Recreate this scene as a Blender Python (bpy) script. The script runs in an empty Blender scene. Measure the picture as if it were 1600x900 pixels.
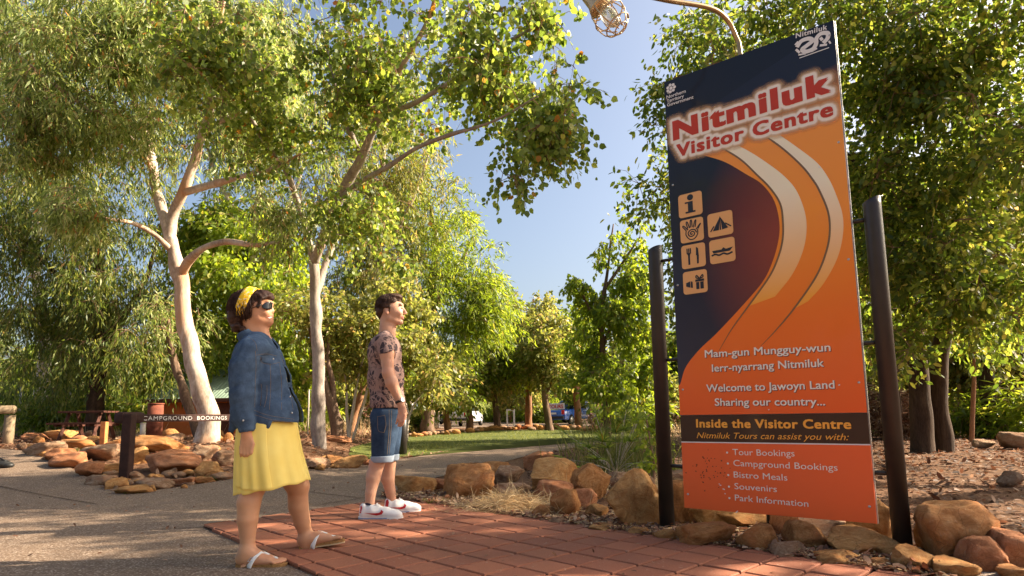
import bpy, bmesh, math, random
import numpy as np
from mathutils import Vector, Matrix, noise
R = math.radians
random.seed(7); RNG = np.random.default_rng(7)
SC = bpy.context.scene
COL = SC.collection

# ---------------- camera, sky, sun, exposure ----------------
CAM_H, PITCH, ROLL, FPX, PY0 = 0.82, R(7.14), R(0.8), 950.0, 533.0
_F = np.array([0, math.cos(PITCH), math.sin(PITCH)])
_U0 = np.array([0, -math.sin(PITCH), math.cos(PITCH)]); _R0 = np.array([1., 0, 0])
_U = _U0 * math.cos(ROLL) + _R0 * math.sin(ROLL)
_R = _R0 * math.cos(ROLL) - _U0 * math.sin(ROLL)
cd = bpy.data.cameras.new('camera'); cam = bpy.data.objects.new('camera', cd); COL.objects.link(cam)
cd.sensor_width = 36; cd.lens = 36 * FPX / 1600; cd.shift_y = (PY0 - 450) / 1600; cd.clip_end = 2000; cd.clip_start = 0.05
m = Matrix(((_R[0], _U[0], -_F[0], 0), (_R[1], _U[1], -_F[1], 0), (_R[2], _U[2], -_F[2], CAM_H), (0, 0, 0, 1)))
cam.matrix_world = m
SC.camera = cam
SUN_EL, SUN_AZ = R(33), R(80)      # azimuth clockwise from the view direction (+Y) towards +X
w = bpy.data.worlds.new('World'); SC.world = w; w.use_nodes = True
nt = w.node_tree; bgn = nt.nodes['Background']
sky = nt.nodes.new('ShaderNodeTexSky'); sky.sky_type = 'NISHITA'; sky.sun_disc = False
sky.sun_elevation = SUN_EL; sky.sun_rotation = SUN_AZ
sky.air_density = 1.0; sky.dust_density = 5.0; sky.ozone_density = .6
nt.links.new(sky.outputs[0], bgn.inputs[0]); bgn.inputs[1].default_value = 0.078
sd = bpy.data.lights.new('sun', 'SUN'); sd.energy = 5.0; sd.angle = R(0.5); sd.color = (1.0, 0.86, 0.66)
sun = bpy.data.objects.new('sun', sd); COL.objects.link(sun)
SUNV = Vector((math.sin(SUN_AZ) * math.cos(SUN_EL), math.cos(SUN_AZ) * math.cos(SUN_EL), math.sin(SUN_EL)))
sun.rotation_euler = SUNV.to_track_quat('Z', 'Y').to_euler(); sun.location = SUNV * 60
SC.view_settings.view_transform = 'Standard'; SC.view_settings.look = 'None'
SC.view_settings.exposure = 1.68; SC.view_settings.gamma = 1
SC.cycles.max_bounces = 6; SC.cycles.diffuse_bounces = 3; SC.cycles.glossy_bounces = 3
SC.cycles.transmission_bounces = 4; SC.cycles.transparent_max_bounces = 6

# ---------------- placement helpers ----------------
def sstep(a, b, x):
    t = np.clip((np.asarray(x, float) - a) / (b - a), 0, 1); return t * t * (3 - 2 * t)
def zg(x, y):
    """terrain height"""
    z = 0.008 * np.clip(np.asarray(y, float) - 5, 0, 200)
    edge = -2.3 - 0.09 * (np.asarray(y, float) - 6)
    left = sstep(0, 1.6, edge - x) * sstep(6.9, 11.5, y)
    z = z + 0.32 * left
    right = sstep(0, 2.0, np.asarray(x, float) - 1.3 - .25 * np.abs(np.asarray(y, float) - 5.5)) * sstep(4.6, 7.0, y) * (1 - sstep(12, 18, y))
    return z + 0.12 * right
def ray(px, py):
    d = _F + _R * (px - 800) / FPX + _U * (PY0 - py) / FPX
    return d
def P(px, py, Y):
    d = ray(px, py); t = Y / d[1]
    return Vector((d[0] * t, Y, CAM_H + d[2] * t))
def G(px, py, dz=0.0):
    d = ray(px, py); lo, hi = 1.0, 1.0
    t = 1.5
    while t < 400:
        p = d * t
        if CAM_H + p[2] < zg(p[0], p[1]) + dz: break
        t *= 1.02
    lo, hi = t / 1.02, t
    for _ in range(30):
        mid = (lo + hi) / 2; p = d * mid
        if CAM_H + p[2] < zg(p[0], p[1]) + dz: hi = mid
        else: lo = mid
    p = d * hi
    return Vector((p[0], p[1], CAM_H + p[2]))
def proj(p):
    v = np.array([p[0], p[1], p[2] - CAM_H]); k = FPX / (v @ _F)
    return 800 + (v @ _R) * k, PY0 - (v @ _U) * k

def tag(o, label=None, cat=None, group=None, kind=None):
    if label: o['label'] = label
    if cat: o['category'] = cat
    if group: o['group'] = group
    if kind: o['kind'] = kind
    return o
def empty(name, loc=(0, 0, 0), rz=0.0):
    o = bpy.data.objects.new(name, None); COL.objects.link(o)
    o.location = loc; o.rotation_euler = (0, 0, rz); o.empty_display_size = .2
    return o
def link(name, me, mat=None, parent=None):
    o = bpy.data.objects.new(name, me); COL.objects.link(o)
    if mat is not None and len(me.materials) == 0: me.materials.append(mat)
    if parent is not None:
        o.parent = parent
    return o
def obj(name, bm, mat=None, parent=None, smooth=False):
    me = bpy.data.meshes.new(name); bm.to_mesh(me); bm.free()
    if smooth:
        me.polygons.foreach_set('use_smooth', [True] * len(me.polygons))
    return link(name, me, mat, parent)
def tomesh(name, V, F, mat=None, parent=None, smooth=False):
    me = bpy.data.meshes.new(name); me.from_pydata([tuple(v) for v in V], [], [tuple(f) for f in F]); me.update()
    if smooth: me.polygons.foreach_set('use_smooth', [True] * len(me.polygons))
    return link(name, me, mat, parent)
def npmesh(name, V, F, mat=None, parent=None, smooth=False):
    """V (n,3) array, F (m,k) array all faces k-gons"""
    V = np.asarray(V, np.float32); F = np.asarray(F, np.int32)
    me = bpy.data.meshes.new(name); me.vertices.add(len(V)); me.vertices.foreach_set('co', V.ravel())
    k = F.shape[1]; me.loops.add(F.size); me.loops.foreach_set('vertex_index', F.ravel())
    me.polygons.add(len(F)); me.polygons.foreach_set('loop_start', np.arange(0, F.size, k, dtype=np.int32))
    if smooth: me.polygons.foreach_set('use_smooth', np.ones(len(F), bool))
    me.update(calc_edges=True)
    return link(name, me, mat, parent)
def copy_tree(o, parent=None):
    c = o.copy(); COL.objects.link(c)
    if parent is not None: c.parent = parent
    for ch in list(o.children): copy_tree(ch, c)
    return c

# bmesh shape adders
def add_box(bm, c, s, rot=None, bev=0.0):
    r = bmesh.ops.create_cube(bm, size=1.0); vs = r['verts']
    M = Matrix.Translation(Vector(c)) @ (rot.to_4x4() if rot is not None else Matrix.Identity(4)) @ Matrix.Diagonal((s[0], s[1], s[2], 1))
    bmesh.ops.transform(bm, matrix=M, verts=vs)
    if bev > 0:
        es = list({e for v in vs for e in v.link_edges})
        bmesh.ops.bevel(bm, geom=es, offset=bev, segments=2, affect='EDGES', profile=.6)
def tube(pts, rads, n=10, caps=True, rough=0.0, seed=0, wob=3.0):
    """returns V,F quads+tris of a tube along pts"""
    pts = [Vector(p) for p in pts]; V = []; F = []
    T = []
    for i in range(len(pts)):
        a = pts[max(i - 1, 0)]; b = pts[min(i + 1, len(pts) - 1)]
        T.append((b - a).normalized())
    ref = Vector((0, 0, 1)) if abs(T[0].z) < .9 else Vector((1, 0, 0))
    u = T[0].cross(ref).normalized()
    for i, p in enumerate(pts):
        u = (u - T[i] * u.dot(T[i])).normalized(); v = T[i].cross(u)
        for k in range(n):
            a = 2 * math.pi * k / n; r = rads[i]
            d = u * math.cos(a) + v * math.sin(a)
            if rough: r *= 1 + rough * noise.noise((p + d * rads[i]) * wob + Vector((seed * 7.1, 0, 0)))
            V.append(p + d * r)
    for i in range(len(pts) - 1):
        for k in range(n):
            a = i * n + k; b = i * n + (k + 1) % n
            F.append((a, b, b + n, a + n))
    if caps:
        F.append(tuple(reversed(range(n)))); F.append(tuple(range((len(pts) - 1) * n, len(pts) * n)))
    return V, F
class MB:
    def __init__(s): s.V = []; s.F = []
    def add(s, VF):
        o = len(s.V); s.V += list(VF[0]); s.F += [tuple(i + o for i in f) for f in VF[1]]; return s
    def tube(s, pts, rads, n=8, **k):
        if not hasattr(rads, '__len__'): rads = [rads] * len(pts)
        return s.add(tube(pts, rads, n, **k))
    def box(s, c, sz, rot=None, bev=0.0):
        bm = bmesh.new(); add_box(bm, c, sz, rot, bev); bm.verts.index_update()
        s.add(([v.co.copy() for v in bm.verts], [[v.index for v in f.verts] for f in bm.faces])); bm.free(); return s
    def sphere(s, c, r, n=12, m=8):
        V = []; F = []; c = Vector(c); r = Vector(r if hasattr(r, '__len__') else (r, r, r))
        for i in range(1, m):
            for k in range(n):
                a = math.pi * i / m; b = 2 * math.pi * k / n
                V.append(c + Vector((r.x * math.sin(a) * math.cos(b), r.y * math.sin(a) * math.sin(b), r.z * math.cos(a))))
        V.append(c + Vector((0, 0, r.z))); V.append(c - Vector((0, 0, r.z))); t = len(V) - 2
        for i in range(m - 2):
            for k in range(n): F.append((i * n + k, (i + 1) * n + k, (i + 1) * n + (k + 1) % n, i * n + (k + 1) % n))
        for k in range(n): F.append((t, k, (k + 1) % n)); F.append((t + 1, (m - 2) * n + (k + 1) % n, (m - 2) * n + k))
        return s.add((V, F))
    def build(s, name, mat, parent=None, smooth=False): return tomesh(name, s.V, s.F, mat, parent, smooth)
def spline(pts, n=6):
    """Catmull-Rom through pts"""
    pts = [Vector(p) for p in pts]; Q = [pts[0] * 2 - pts[1]] + pts + [pts[-1] * 2 - pts[-2]]; out = []
    for i in range(1, len(Q) - 2):
        for k in range(n):
            t = k / n; a, b, c, d = Q[i - 1], Q[i], Q[i + 1], Q[i + 2]
            out.append(.5 * ((2 * b) + (c - a) * t + (2 * a - 5 * b + 4 * c - d) * t * t + (3 * b - a - 3 * c + d) * t ** 3))
    out.append(pts[-1]); return out
def lerpl(v, n):
    out = []
    for i in range(n):
        t = i / (n - 1) * (len(v) - 1); k = min(int(t), len(v) - 2); out.append(v[k] + (v[k + 1] - v[k]) * (t - k))
    return out

# ---------------- materials ----------------
def srgb(*c):
    return tuple(((x / 255) / 12.92 if x / 255 < .04045 else ((x / 255 + .055) / 1.055) ** 2.4) for x in c)
class NM:
    def __init__(s, name, rough=.7, spec=.3):
        s.m = bpy.data.materials.new(name); s.m.use_nodes = True; s.t = s.m.node_tree; s.n = s.t.nodes
        s.b = s.n['Principled BSDF']; s.out = s.n['Material Output']
        s.b.inputs['Roughness'].default_value = rough; s.b.inputs['Specular IOR Level'].default_value = spec
        s.tc = s.n.new('ShaderNodeTexCoord')
    def L(s, a, b): s.t.links.new(a, b)
    def noise(s, scale, detail=4, rough=.6, vec=None, dist=0.0, stretch=None):
        x = s.n.new('ShaderNodeTexNoise'); x.inputs['Scale'].default_value = scale; x.inputs['Detail'].default_value = detail
        x.inputs['Roughness'].default_value = rough; x.inputs['Distortion'].default_value = dist
        v = vec or s.tc.outputs['Object']
        if stretch:
            mp = s.n.new('ShaderNodeMapping'); mp.inputs['Scale'].default_value = stretch; s.L(v, mp.inputs[0]); v = mp.outputs[0]
        s.L(v, x.inputs['Vector']); return x.outputs['Fac']
    def vor(s, scale, feature='F1', out='Distance', vec=None):
        x = s.n.new('ShaderNodeTexVoronoi'); x.inputs['Scale'].default_value = scale; x.feature = feature
        s.L(vec or s.tc.outputs['Object'], x.inputs['Vector']); return x.outputs[out]
    def ramp(s, fac, stops, interp='LINEAR'):
        r = s.n.new('ShaderNodeValToRGB'); r.color_ramp.interpolation = interp; s.L(fac, r.inputs[0]); e = r.color_ramp.elements
        while len(e) < len(stops): e.new(.5)
        for i, (p, c) in enumerate(stops):
            e[i].position = p; e[i].color = (*c, 1) if len(c) == 3 else c
        return r.outputs[0]
    def mix(s, fac, a, b, mode='MIX'):
        x = s.n.new('ShaderNodeMix'); x.data_type = 'RGBA'; x.blend_type = mode
        for sock, v in ((x.inputs[0], fac), (x.inputs[6], a), (x.inputs[7], b)):
            if isinstance(v, (int, float)): sock.default_value = v
            elif isinstance(v, tuple): sock.default_value = (*v[:3], 1)
            else: s.L(v, sock)
        return x.outputs[2]
    def math(s, op, a, b=0.0, c=0.0):
        x = s.n.new('ShaderNodeMath'); x.operation = op
        for sock, v in zip(x.inputs, (a, b, c)):
            if isinstance(v, (int, float)): sock.default_value = v
            else: s.L(v, sock)
        return x.outputs[0]
    def col(s, c):
        if isinstance(c, tuple): s.b.inputs['Base Color'].default_value = (*c[:3], 1)
        else: s.L(c, s.b.inputs['Base Color'])
        return s
    def bump(s, h, strength=.4, dist=.01):
        x = s.n.new('ShaderNodeBump'); x.inputs['Strength'].default_value = strength; x.inputs['Distance'].default_value = dist
        s.L(h, x.inputs['Height']); s.L(x.outputs[0], s.b.inputs['Normal']); return s
def plain(name, c, rough=.6, spec=.3, var=.25, scale=8, bump=0.0, bscale=60, metal=0.0, stretch=None):
    a = NM(name, rough, spec); f = a.noise(scale, 5, stretch=stretch)
    a.col(a.ramp(f, [(.3, tuple(x * (1 - var) for x in c)), (.7, tuple(min(1, x * (1 + var)) for x in c))]))
    a.b.inputs['Metallic'].default_value = metal
    if bump: a.bump(a.noise(bscale, 4), bump, .005)
    return a.m
M = {}
# ---------------- ground materials ----------------
a = NM('leaf_mulch', .95, .1)
n1 = a.noise(1.3, 4); n2 = a.noise(34, 5, .75); n3 = a.noise(140, 3)
c = a.ramp(n2, [(.3, (.05, .022, .012)), (.48, (.14, .07, .038)), (.62, (.27, .155, .09)), (.75, (.42, .28, .18))])
c = a.mix(a.ramp(n1, [(.35, (0, 0, 0)), (.7, (1, 1, 1))]), c, a.mix(n3, (.07, .035, .02), (.3, .17, .1)))
a.col(c).bump(n2, .8, .03); M['mulch'] = a.m
a = NM('exposed_aggregate', .85, .25)
v = a.vor(95, out='Color'); d = a.vor(95); big = a.noise(.5, 5, .6); fine = a.noise(210, 2)
sep = a.n.new('ShaderNodeSeparateColor'); a.L(v, sep.inputs[0])
c = a.ramp(sep.outputs[0], [(0, (.07, .05, .036)), (.3, (.17, .12, .085)), (.6, (.28, .2, .145)), (.85, (.4, .31, .23)), (1, (.6, .5, .4))])
c = a.mix(a.ramp(d, [(.35, (0, 0, 0)), (.75, (1, 1, 1))]), c, (.11, .07, .045))
c = a.mix(.3, c, a.ramp(big, [(.3, (.12, .075, .05)), (.7, (.32, .21, .135))]))
a.col(c).bump(d, .35, .004); M['aggregate'] = a.m
a = NM('clay_paver', .8, .25)
oi = a.n.new('ShaderNodeObjectInfo'); ge = a.n.new('ShaderNodeNewGeometry'); wp = ge.outputs['Position']; f = a.noise(5, 6, .7, wp); g = a.noise(130, 3, .6, wp); st = a.noise(1.3, 5, .65, wp)
c = a.ramp(oi.outputs['Random'], [(0, (.23, .07, .036)), (.35, (.3, .092, .045)), (.7, (.35, .112, .055)), (1, (.38, .13, .06))])
c = a.mix(a.ramp(f, [(.3, (0, 0, 0)), (.75, (.6, .6, .6))]), c, (.26, .1, .06))
c = a.mix(a.ramp(g, [(.35, (0, 0, 0)), (.85, (.5, .5, .5))]), c, (.52, .25, .15))
c = a.mix(a.ramp(st, [(.45, (0, 0, 0)), (.7, (.55, .55, .55))]), c, (.17, .085, .055)); sp_ = a.noise(38, 2, .5, wp); c = a.mix(a.ramp(sp_, [(.7, (0, 0, 0)), (.74, (.5, .5, .5))]), c, (.5, .38, .28))
a.col(c).bump(a.math('ADD', g, f), .5, .004); M['paver'] = a.m
M['joint'] = plain('paver_joint_sand', (.03, .017, .011), .95, .1, .4, 40)
a = NM('lawn_soil', .95, .1)
f = a.noise(.9, 5); g = a.noise(25, 4)
a.col(a.mix(g, a.ramp(f, [(.3, (.07, .1, .02)), (.6, (.14, .17, .035)), (.8, (.26, .23, .09))]), (.08, .08, .03))).bump(g, .5, .03); M['lawn'] = a.m
a = NM('gritty_soil', .95, .1)
f = a.noise(60, 4, .7); g = a.noise(3, 4)
a.col(a.ramp(f, [(.35, (.16, .115, .085)), (.55, (.32, .25, .2)), (.75, (.55, .47, .4))])).bump(f, .6, .01); M['grit'] = a.m

# ---------------- ground, path, pavers, lawn ----------------
def grid_sheet(name, xs, ys, mat, dz=0.0):
    X, Y = np.meshgrid(xs, ys); Z = zg(X, Y) + dz
    V = np.stack([X, Y, Z], -1).reshape(-1, 3); nx = len(xs)
    i = np.arange(len(ys) - 1)[:, None] * nx + np.arange(nx - 1)[None]
    F = np.stack([i, i + 1, i + 1 + nx, i + nx], -1).reshape(-1, 4)
    return npmesh(name, V, F, mat, smooth=True)
xs = np.unique(np.concatenate([np.linspace(-260, -24, 14), np.linspace(-24, 24, 97), np.linspace(24, 260, 14)]))
ys = np.unique(np.concatenate([np.linspace(-120, -6, 10), np.linspace(-6, 40, 93), np.linspace(40, 400, 20)]))
tag(grid_sheet('ground', xs, ys, M['mulch']), kind='structure')

def sheet(name, pts, mat, dz, step=1.0, parent=None):
    """flat polygon (world xy) draped over the terrain"""
    bm = bmesh.new(); vs = [bm.verts.new((p[0], p[1], 0)) for p in pts]; bm.faces.new(vs)
    bmesh.ops.triangulate(bm, faces=bm.faces[:], quad_method='BEAUTY', ngon_method='EAR_CLIP')
    x0 = min(p[0] for p in pts); x1 = max(p[0] for p in pts); y0 = min(p[1] for p in pts); y1 = max(p[1] for p in pts)
    k = math.ceil(x0 / step) * step
    while k < x1:
        if -24 < k < 24: bmesh.ops.bisect_plane(bm, geom=bm.verts[:] + bm.edges[:] + bm.faces[:], plane_co=(k, 0, 0), plane_no=(1, 0, 0))
        k += step
    k = math.ceil(y0 / step) * step
    while k < y1:
        if k < 40: bmesh.ops.bisect_plane(bm, geom=bm.verts[:] + bm.edges[:] + bm.faces[:], plane_co=(0, k, 0), plane_no=(0, 1, 0))
        k += step
    for v in bm.verts: v.co.z = float(zg(v.co.x, v.co.y)) + dz
    bmesh.ops.recalc_face_normals(bm, faces=bm.faces[:])
    for f in bm.faces:
        if f.normal.z < 0: f.normal_flip()
    return obj(name, bm, mat, parent)
def gp(px, py): p = G(px, py); return (p.x, p.y)
path_px = [(-260, 690), (40, 706), (110, 732), (196, 774), (270, 764), (350, 752), (470, 737), (560, 726), (640, 716), (740, 702), (880, 687), (960, 684)]
path_px2 = [(960, 690), (900, 700), (820, 714), (740, 736), (660, 752), (618, 768), (618, 781)]
PATH = [gp(*p) for p in path_px] + [gp(*p) for p in path_px2]
c0 = Vector(gp(316, 827)); e1 = Vector(gp(480, 900)); e2 = Vector(gp(590, 786))
r0 = Vector(gp(622, 781)); r1 = Vector(gp(1410, 902)); rd = (r1 - r0).normalized(); r2 = r0 + rd * 9
PATH += [tuple(r2), (6.5, -6), (12, -30), (-22, -30), (-22, 12)]
tag(sheet('path', PATH, M['aggregate'], .014, .5), kind='structure')
# paved area: joint sand sheet + one object per paver
u = Vector((math.cos(R(-45.5)), math.sin(R(-45.5)))); v = Vector((-u.y, u.x));  v = v if v.dot(e2 - c0) > 0 else -v
print('paver angle', math.degrees(math.acos(u.dot((e2 - c0).normalized()))), 'c0', c0, 'r0', r0, 'r1', r1)
TILE = .228
def clip(poly, p, n):
    out = []
    for i in range(len(poly)):
        a, b = poly[i], poly[(i + 1) % len(poly)]; da, db = (a - p).dot(n), (b - p).dot(n)
        if da >= 0: out.append(a)
        if (da >= 0) != (db >= 0): out.append(a + (b - a) * (da / (da - db)))
    return out
backd = (e2 - c0).normalized(); backn = Vector((-backd.y, backd.x)); backn = backn if backn.dot(e1 - c0) > 0 else -backn
rn = Vector((-rd.y, rd.x)); rn = rn if rn.dot(c0 - r0) > 0 else -rn
un = Vector((-(e1 - c0).y, (e1 - c0).x)).normalized(); un = un if un.dot(e2 - c0) > 0 else -un
def inside_clip(poly): return clip(clip(clip(poly, c0, backn), r0, rn), c0, un)
base = inside_clip([c0 + u * a + v * b for a, b in ((-3, -.2), (9, -.2), (9, 12), (-3, 12))])
pav = tag(sheet('paved_area', [tuple(p) for p in base], M['joint'], .022, .5), kind='structure')
full_me = None; cnt = 0; far_mb = MB()
def tile_mesh(poly, cx, cy):
    g = .009; n = len(poly); c = sum(poly, Vector((0, 0))) / n; V = []; F = []
    ins = [p + (c - p).normalized() * g * 1.4 for p in poly]; ins2 = [p + (c - p).normalized() * (g * 1.4 + .006) for p in poly]
    for ring, z in ((ins, -.03), (ins, .004), (ins2, .01)):
        V += [(p.x - cx, p.y - cy, z) for p in ring]
    for k in range(2):
        for i in range(n): F.append((k * n + i, k * n + (i + 1) % n, (k + 1) * n + (i + 1) % n, (k + 1) * n + i))
    F.append(tuple(range(2 * n, 3 * n)))
    return V, F
tiles = []
for i in range(-16, 36):
    for j in range(-8, 46):
        sq = [c0 + u * (TILE * (i + a)) + v * (TILE * (j + b)) for a, b in ((0, 0), (1, 0), (1, 1), (0, 1))]
        cc = sum(sq, Vector((0, 0))) / 4
        if cc.y < 1.6: continue
        p = inside_clip(sq)
        if len(p) < 3: continue
        ar = abs(sum(p[k].x * p[(k + 1) % len(p)].y - p[(k + 1) % len(p)].x * p[k].y for k in range(len(p)))) / 2
        if ar < .002: continue
        q = proj((cc.x, cc.y, 0)); vis = -40 < q[0] < 1640 and q[1] < 925
        tiles.append((not vis, cc.y, p, ar, cc))
tiles.sort(key=lambda t: (t[0], t[1]))
for hid, _, p, ar, cc in tiles:
    fullt = ar > TILE * TILE * .995
    if not hid and cnt < 295:
        if fullt:
            if full_me is None:
                V, F = tile_mesh(p, cc.x, cc.y); o = tomesh('paver', V, F, M['paver'], pav); full_me = o.data
            else: o = link('paver', full_me, None, pav)
        else:
            V, F = tile_mesh(p, cc.x, cc.y); o = tomesh('paver', V, F, M['paver'], pav)
        o.location = (cc.x, cc.y, .022 + .005 + random.uniform(-.002, .002))
        o.rotation_euler = (random.uniform(-.004, .004), random.uniform(-.004, .004), 0); cnt += 1
    else:
        V, F = tile_mesh(p, 0, 0); far_mb.add(([Vector(x) + Vector((0, 0, .028)) for x in V], F))
if far_mb.V: tag(far_mb.build('further_pavers', M['paver'], pav), kind='stuff')
print('pavers', cnt, 'rest', len(tiles) - cnt)

LAWN = [gp(*p) for p in [(545, 712), (590, 719), (640, 714), (740, 700), (880, 685), (1040, 681), (1040, 672), (900, 671.5), (760, 673), (640, 681), (590, 690), (548, 700)]]
tag(sheet('lawn', LAWN, M['lawn'], .02, 1.0), kind='structure')
car_park = [(-14, 35.5), (2, 35), (20, 36), (24, 60), (-14, 60)]
tag(sheet('car_park', car_park, M['aggregate'], .02, 2.0), kind='structure')
# gritty strip between pavers and rocks
strip = [tuple(r0 + rd * t + (-rn) * o_) for t, o_ in ((-.25, -.0), (.6, -.015), (1.8, -.02), (3, -.01), (4.4, -.03), (5.2, -.0), (5.2, .6), (3.8, .55), (2, .5), (.5, .45), (-.25, .5))]
tag(sheet('grit_verge', strip, M['grit'], .03, .5), kind='structure')

# scattered dead leaves, sticks and grit on the soil and the paving
def scatter_leaves(name, regions, mat, size, tmpl, parent=None, tilt=.5):
    Ps = []
    for fn, n in regions:
        for _ in range(n):
            p = fn()
            if p is not None: Ps.append(p)
    return Ps
def poly_contains(poly, x, y):
    c = False; n = len(poly)
    for i in range(n):
        x1, y1 = poly[i][0], poly[i][1]; x2, y2 = poly[(i + 1) % n][0], poly[(i + 1) % n][1]
        if (y1 > y) != (y2 > y) and x < (x2 - x1) * (y - y1) / (y2 - y1) + x1: c = not c
    return c

for a_, b_ in (((250, 831), (314, 827)), ((484, 771), (565, 781)), ((500, 791), (572, 780)), ((0, 762), (150, 790))):
    p, q = Vector(gp(*a_)), Vector(gp(*b_)); n = Vector((-(q - p).y, (q - p).x)).normalized() * .006
    pp = bpy.data.objects['path']; o = sheet('expansion_joint', [tuple(p + n), tuple(p - n), tuple(q - n), tuple(q + n)], M['joint'], .018, 5.0, pp)
# ---------------- foliage ----------------
def leaf_mat(name, stops, trans=.5, rough=.45, tcol=None):
    m = bpy.data.materials.new(name); m.use_nodes = True; t = m.node_tree; n = t.nodes; n.clear()
    out = n.new('ShaderNodeOutputMaterial'); geo = n.new('ShaderNodeNewGeometry'); rp = n.new('ShaderNodeValToRGB')
    e = rp.color_ramp.elements
    while len(e) < len(stops): e.new(.5)
    for i, (p, c) in enumerate(stops): e[i].position = p; e[i].color = (*c, 1)
    t.links.new(geo.outputs['Random Per Island'], rp.inputs[0])
    pb = n.new('ShaderNodeBsdfPrincipled'); pb.inputs['Roughness'].default_value = rough; pb.inputs['Specular IOR Level'].default_value = .45
    t.links.new(rp.outputs[0], pb.inputs['Base Color'])
    tr = n.new('ShaderNodeBsdfTranslucent'); hs = n.new('ShaderNodeHueSaturation'); hs.inputs['Hue'].default_value = .485
    hs.inputs['Saturation'].default_value = 1.1; hs.inputs['Value'].default_value = 2.2
    t.links.new(rp.outputs[0], hs.inputs['Color']); t.links.new(hs.outputs[0], tr.inputs[0])
    mx = n.new('ShaderNodeMixShader'); mx.inputs[0].default_value = trans
    t.links.new(pb.outputs[0], mx.inputs[1]); t.links.new(tr.outputs[0], mx.inputs[2]); t.links.new(mx.outputs[0], out.inputs[0])
    return m
M['leaf_gum'] = leaf_mat('gum_leaf', [(0, (.08, .125, .03)), (.35, (.155, .21, .05)), (.7, (.26, .31, .09)), (.94, (.43, .45, .21)), (1, (.4, .18, .05))])
M['leaf_round'] = leaf_mat('round_leaf', [(0, (.07, .115, .02)), (.45, (.14, .2, .04)), (.8, (.23, .29, .06)), (.97, (.34, .36, .08)), (1, (.42, .18, .04))])
M['leaf_dark'] = leaf_mat('weeping_leaf', [(0, (.045, .075, .015)), (.5, (.11, .155, .03)), (.9, (.24, .26, .06)), (1, (.34, .31, .08))])
M['leaf_bright'] = leaf_mat('bright_leaf', [(0, (.09, .14, .02)), (.5, (.16, .22, .03)), (.9, (.24, .3, .045)), (1, (.33, .3, .06))], .55)
M['leaf_yellow'] = leaf_mat('olive_leaf', [(0, (.09, .115, .025)), (.5, (.18, .2, .045)), (.9, (.29, .28, .08)), (1, (.38, .26, .1))], .5)
M['leaf_broad'] = leaf_mat('broad_leaf', [(0, (.045, .08, .014)), (.4, (.095, .145, .025)), (.75, (.17, .22, .04)), (1, (.38, .36, .08))], .55)
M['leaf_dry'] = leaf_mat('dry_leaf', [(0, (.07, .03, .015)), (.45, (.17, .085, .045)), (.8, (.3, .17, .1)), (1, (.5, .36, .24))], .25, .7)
M['litter_shade_tint'] = leaf_mat('shade_tinted_litter_leaf', [(0, (.04, .018, .009)), (.5, (.1, .05, .026)), (.85, (.19, .1, .055)), (1, (.36, .24, .15))], .2, .75)  # dry leaf colours darkened: shade on the right-hand bed put into the colour
M['straw'] = leaf_mat('straw', [(0, (.3, .2, .1)), (.6, (.5, .38, .2)), (1, (.66, .54, .33))], .3, .6)
M['grass'] = leaf_mat('grass_blade', [(0, (.07, .095, .02)), (.6, (.13, .15, .03)), (1, (.27, .25, .09))], .45, .5)
def bark(name, stops, scale, stretch=(1, 1, .25), bump=.5, rough=.8, patches=None):
    a = NM(name, rough, .2); f = a.noise(scale, 6, .65, stretch=stretch, dist=.6); g = a.noise(scale * 9, 4, .6, stretch=stretch)
    c = a.ramp(f, stops); c = a.mix(.38, c, a.ramp(g, [(.3, stops[0][1]), (.7, stops[-1][1])]))
    if patches:
        pth = a.noise(patches[1], 3, .5, stretch=(1, 1, .5)); c = a.mix(a.ramp(pth, [(patches[2], (0, 0, 0)), (patches[2] + .13, (.85, .85, .85))]), c, patches[0])
    a.col(c).bump(f, bump, .03); M[name] = a.m
bark('bark_white', [(.32, (.17, .1, .065)), (.42, (.4, .28, .2)), (.55, (.6, .48, .38)), (.7, (.72, .62, .52))], 2.6, (1, 1, .4), .7, .8, ((.55, .29, .15), 1.1, .52))
bark('bark_grey', [(.32, (.12, .085, .065)), (.45, (.3, .24, .2)), (.7, (.5, .43, .37))], 3.2, (1, 1, .35), .6, .8, ((.5, .19, .07), 1.1, .58))
bark('bark_rough', [(.3, (.05, .03, .02)), (.5, (.14, .085, .055)), (.7, (.3, .2, .14))], 7, (1, 1, .2), .9, .95)
bark('bark_orange', [(.3, (.14, .06, .03)), (.5, (.3, .14, .07)), (.7, (.42, .24, .14))], 6, (1, 1, .25), .8, .95)
bark('bark_dark', [(.3, (.02, .012, .008)), (.5, (.05, .03, .019)), (.7, (.11, .07, .045))], 8, (1, 1, .2), .9, .95)
bark('bark_twig', [(.3, (.16, .09, .05)), (.7, (.36, .22, .14))], 9, (1, 1, .3), .3, .9)
bark('bark_pale', [(.3, (.4, .32, .25)), (.7, (.7, .6, .5))], 5, (1, 1, .3), .3, .8)

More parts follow.
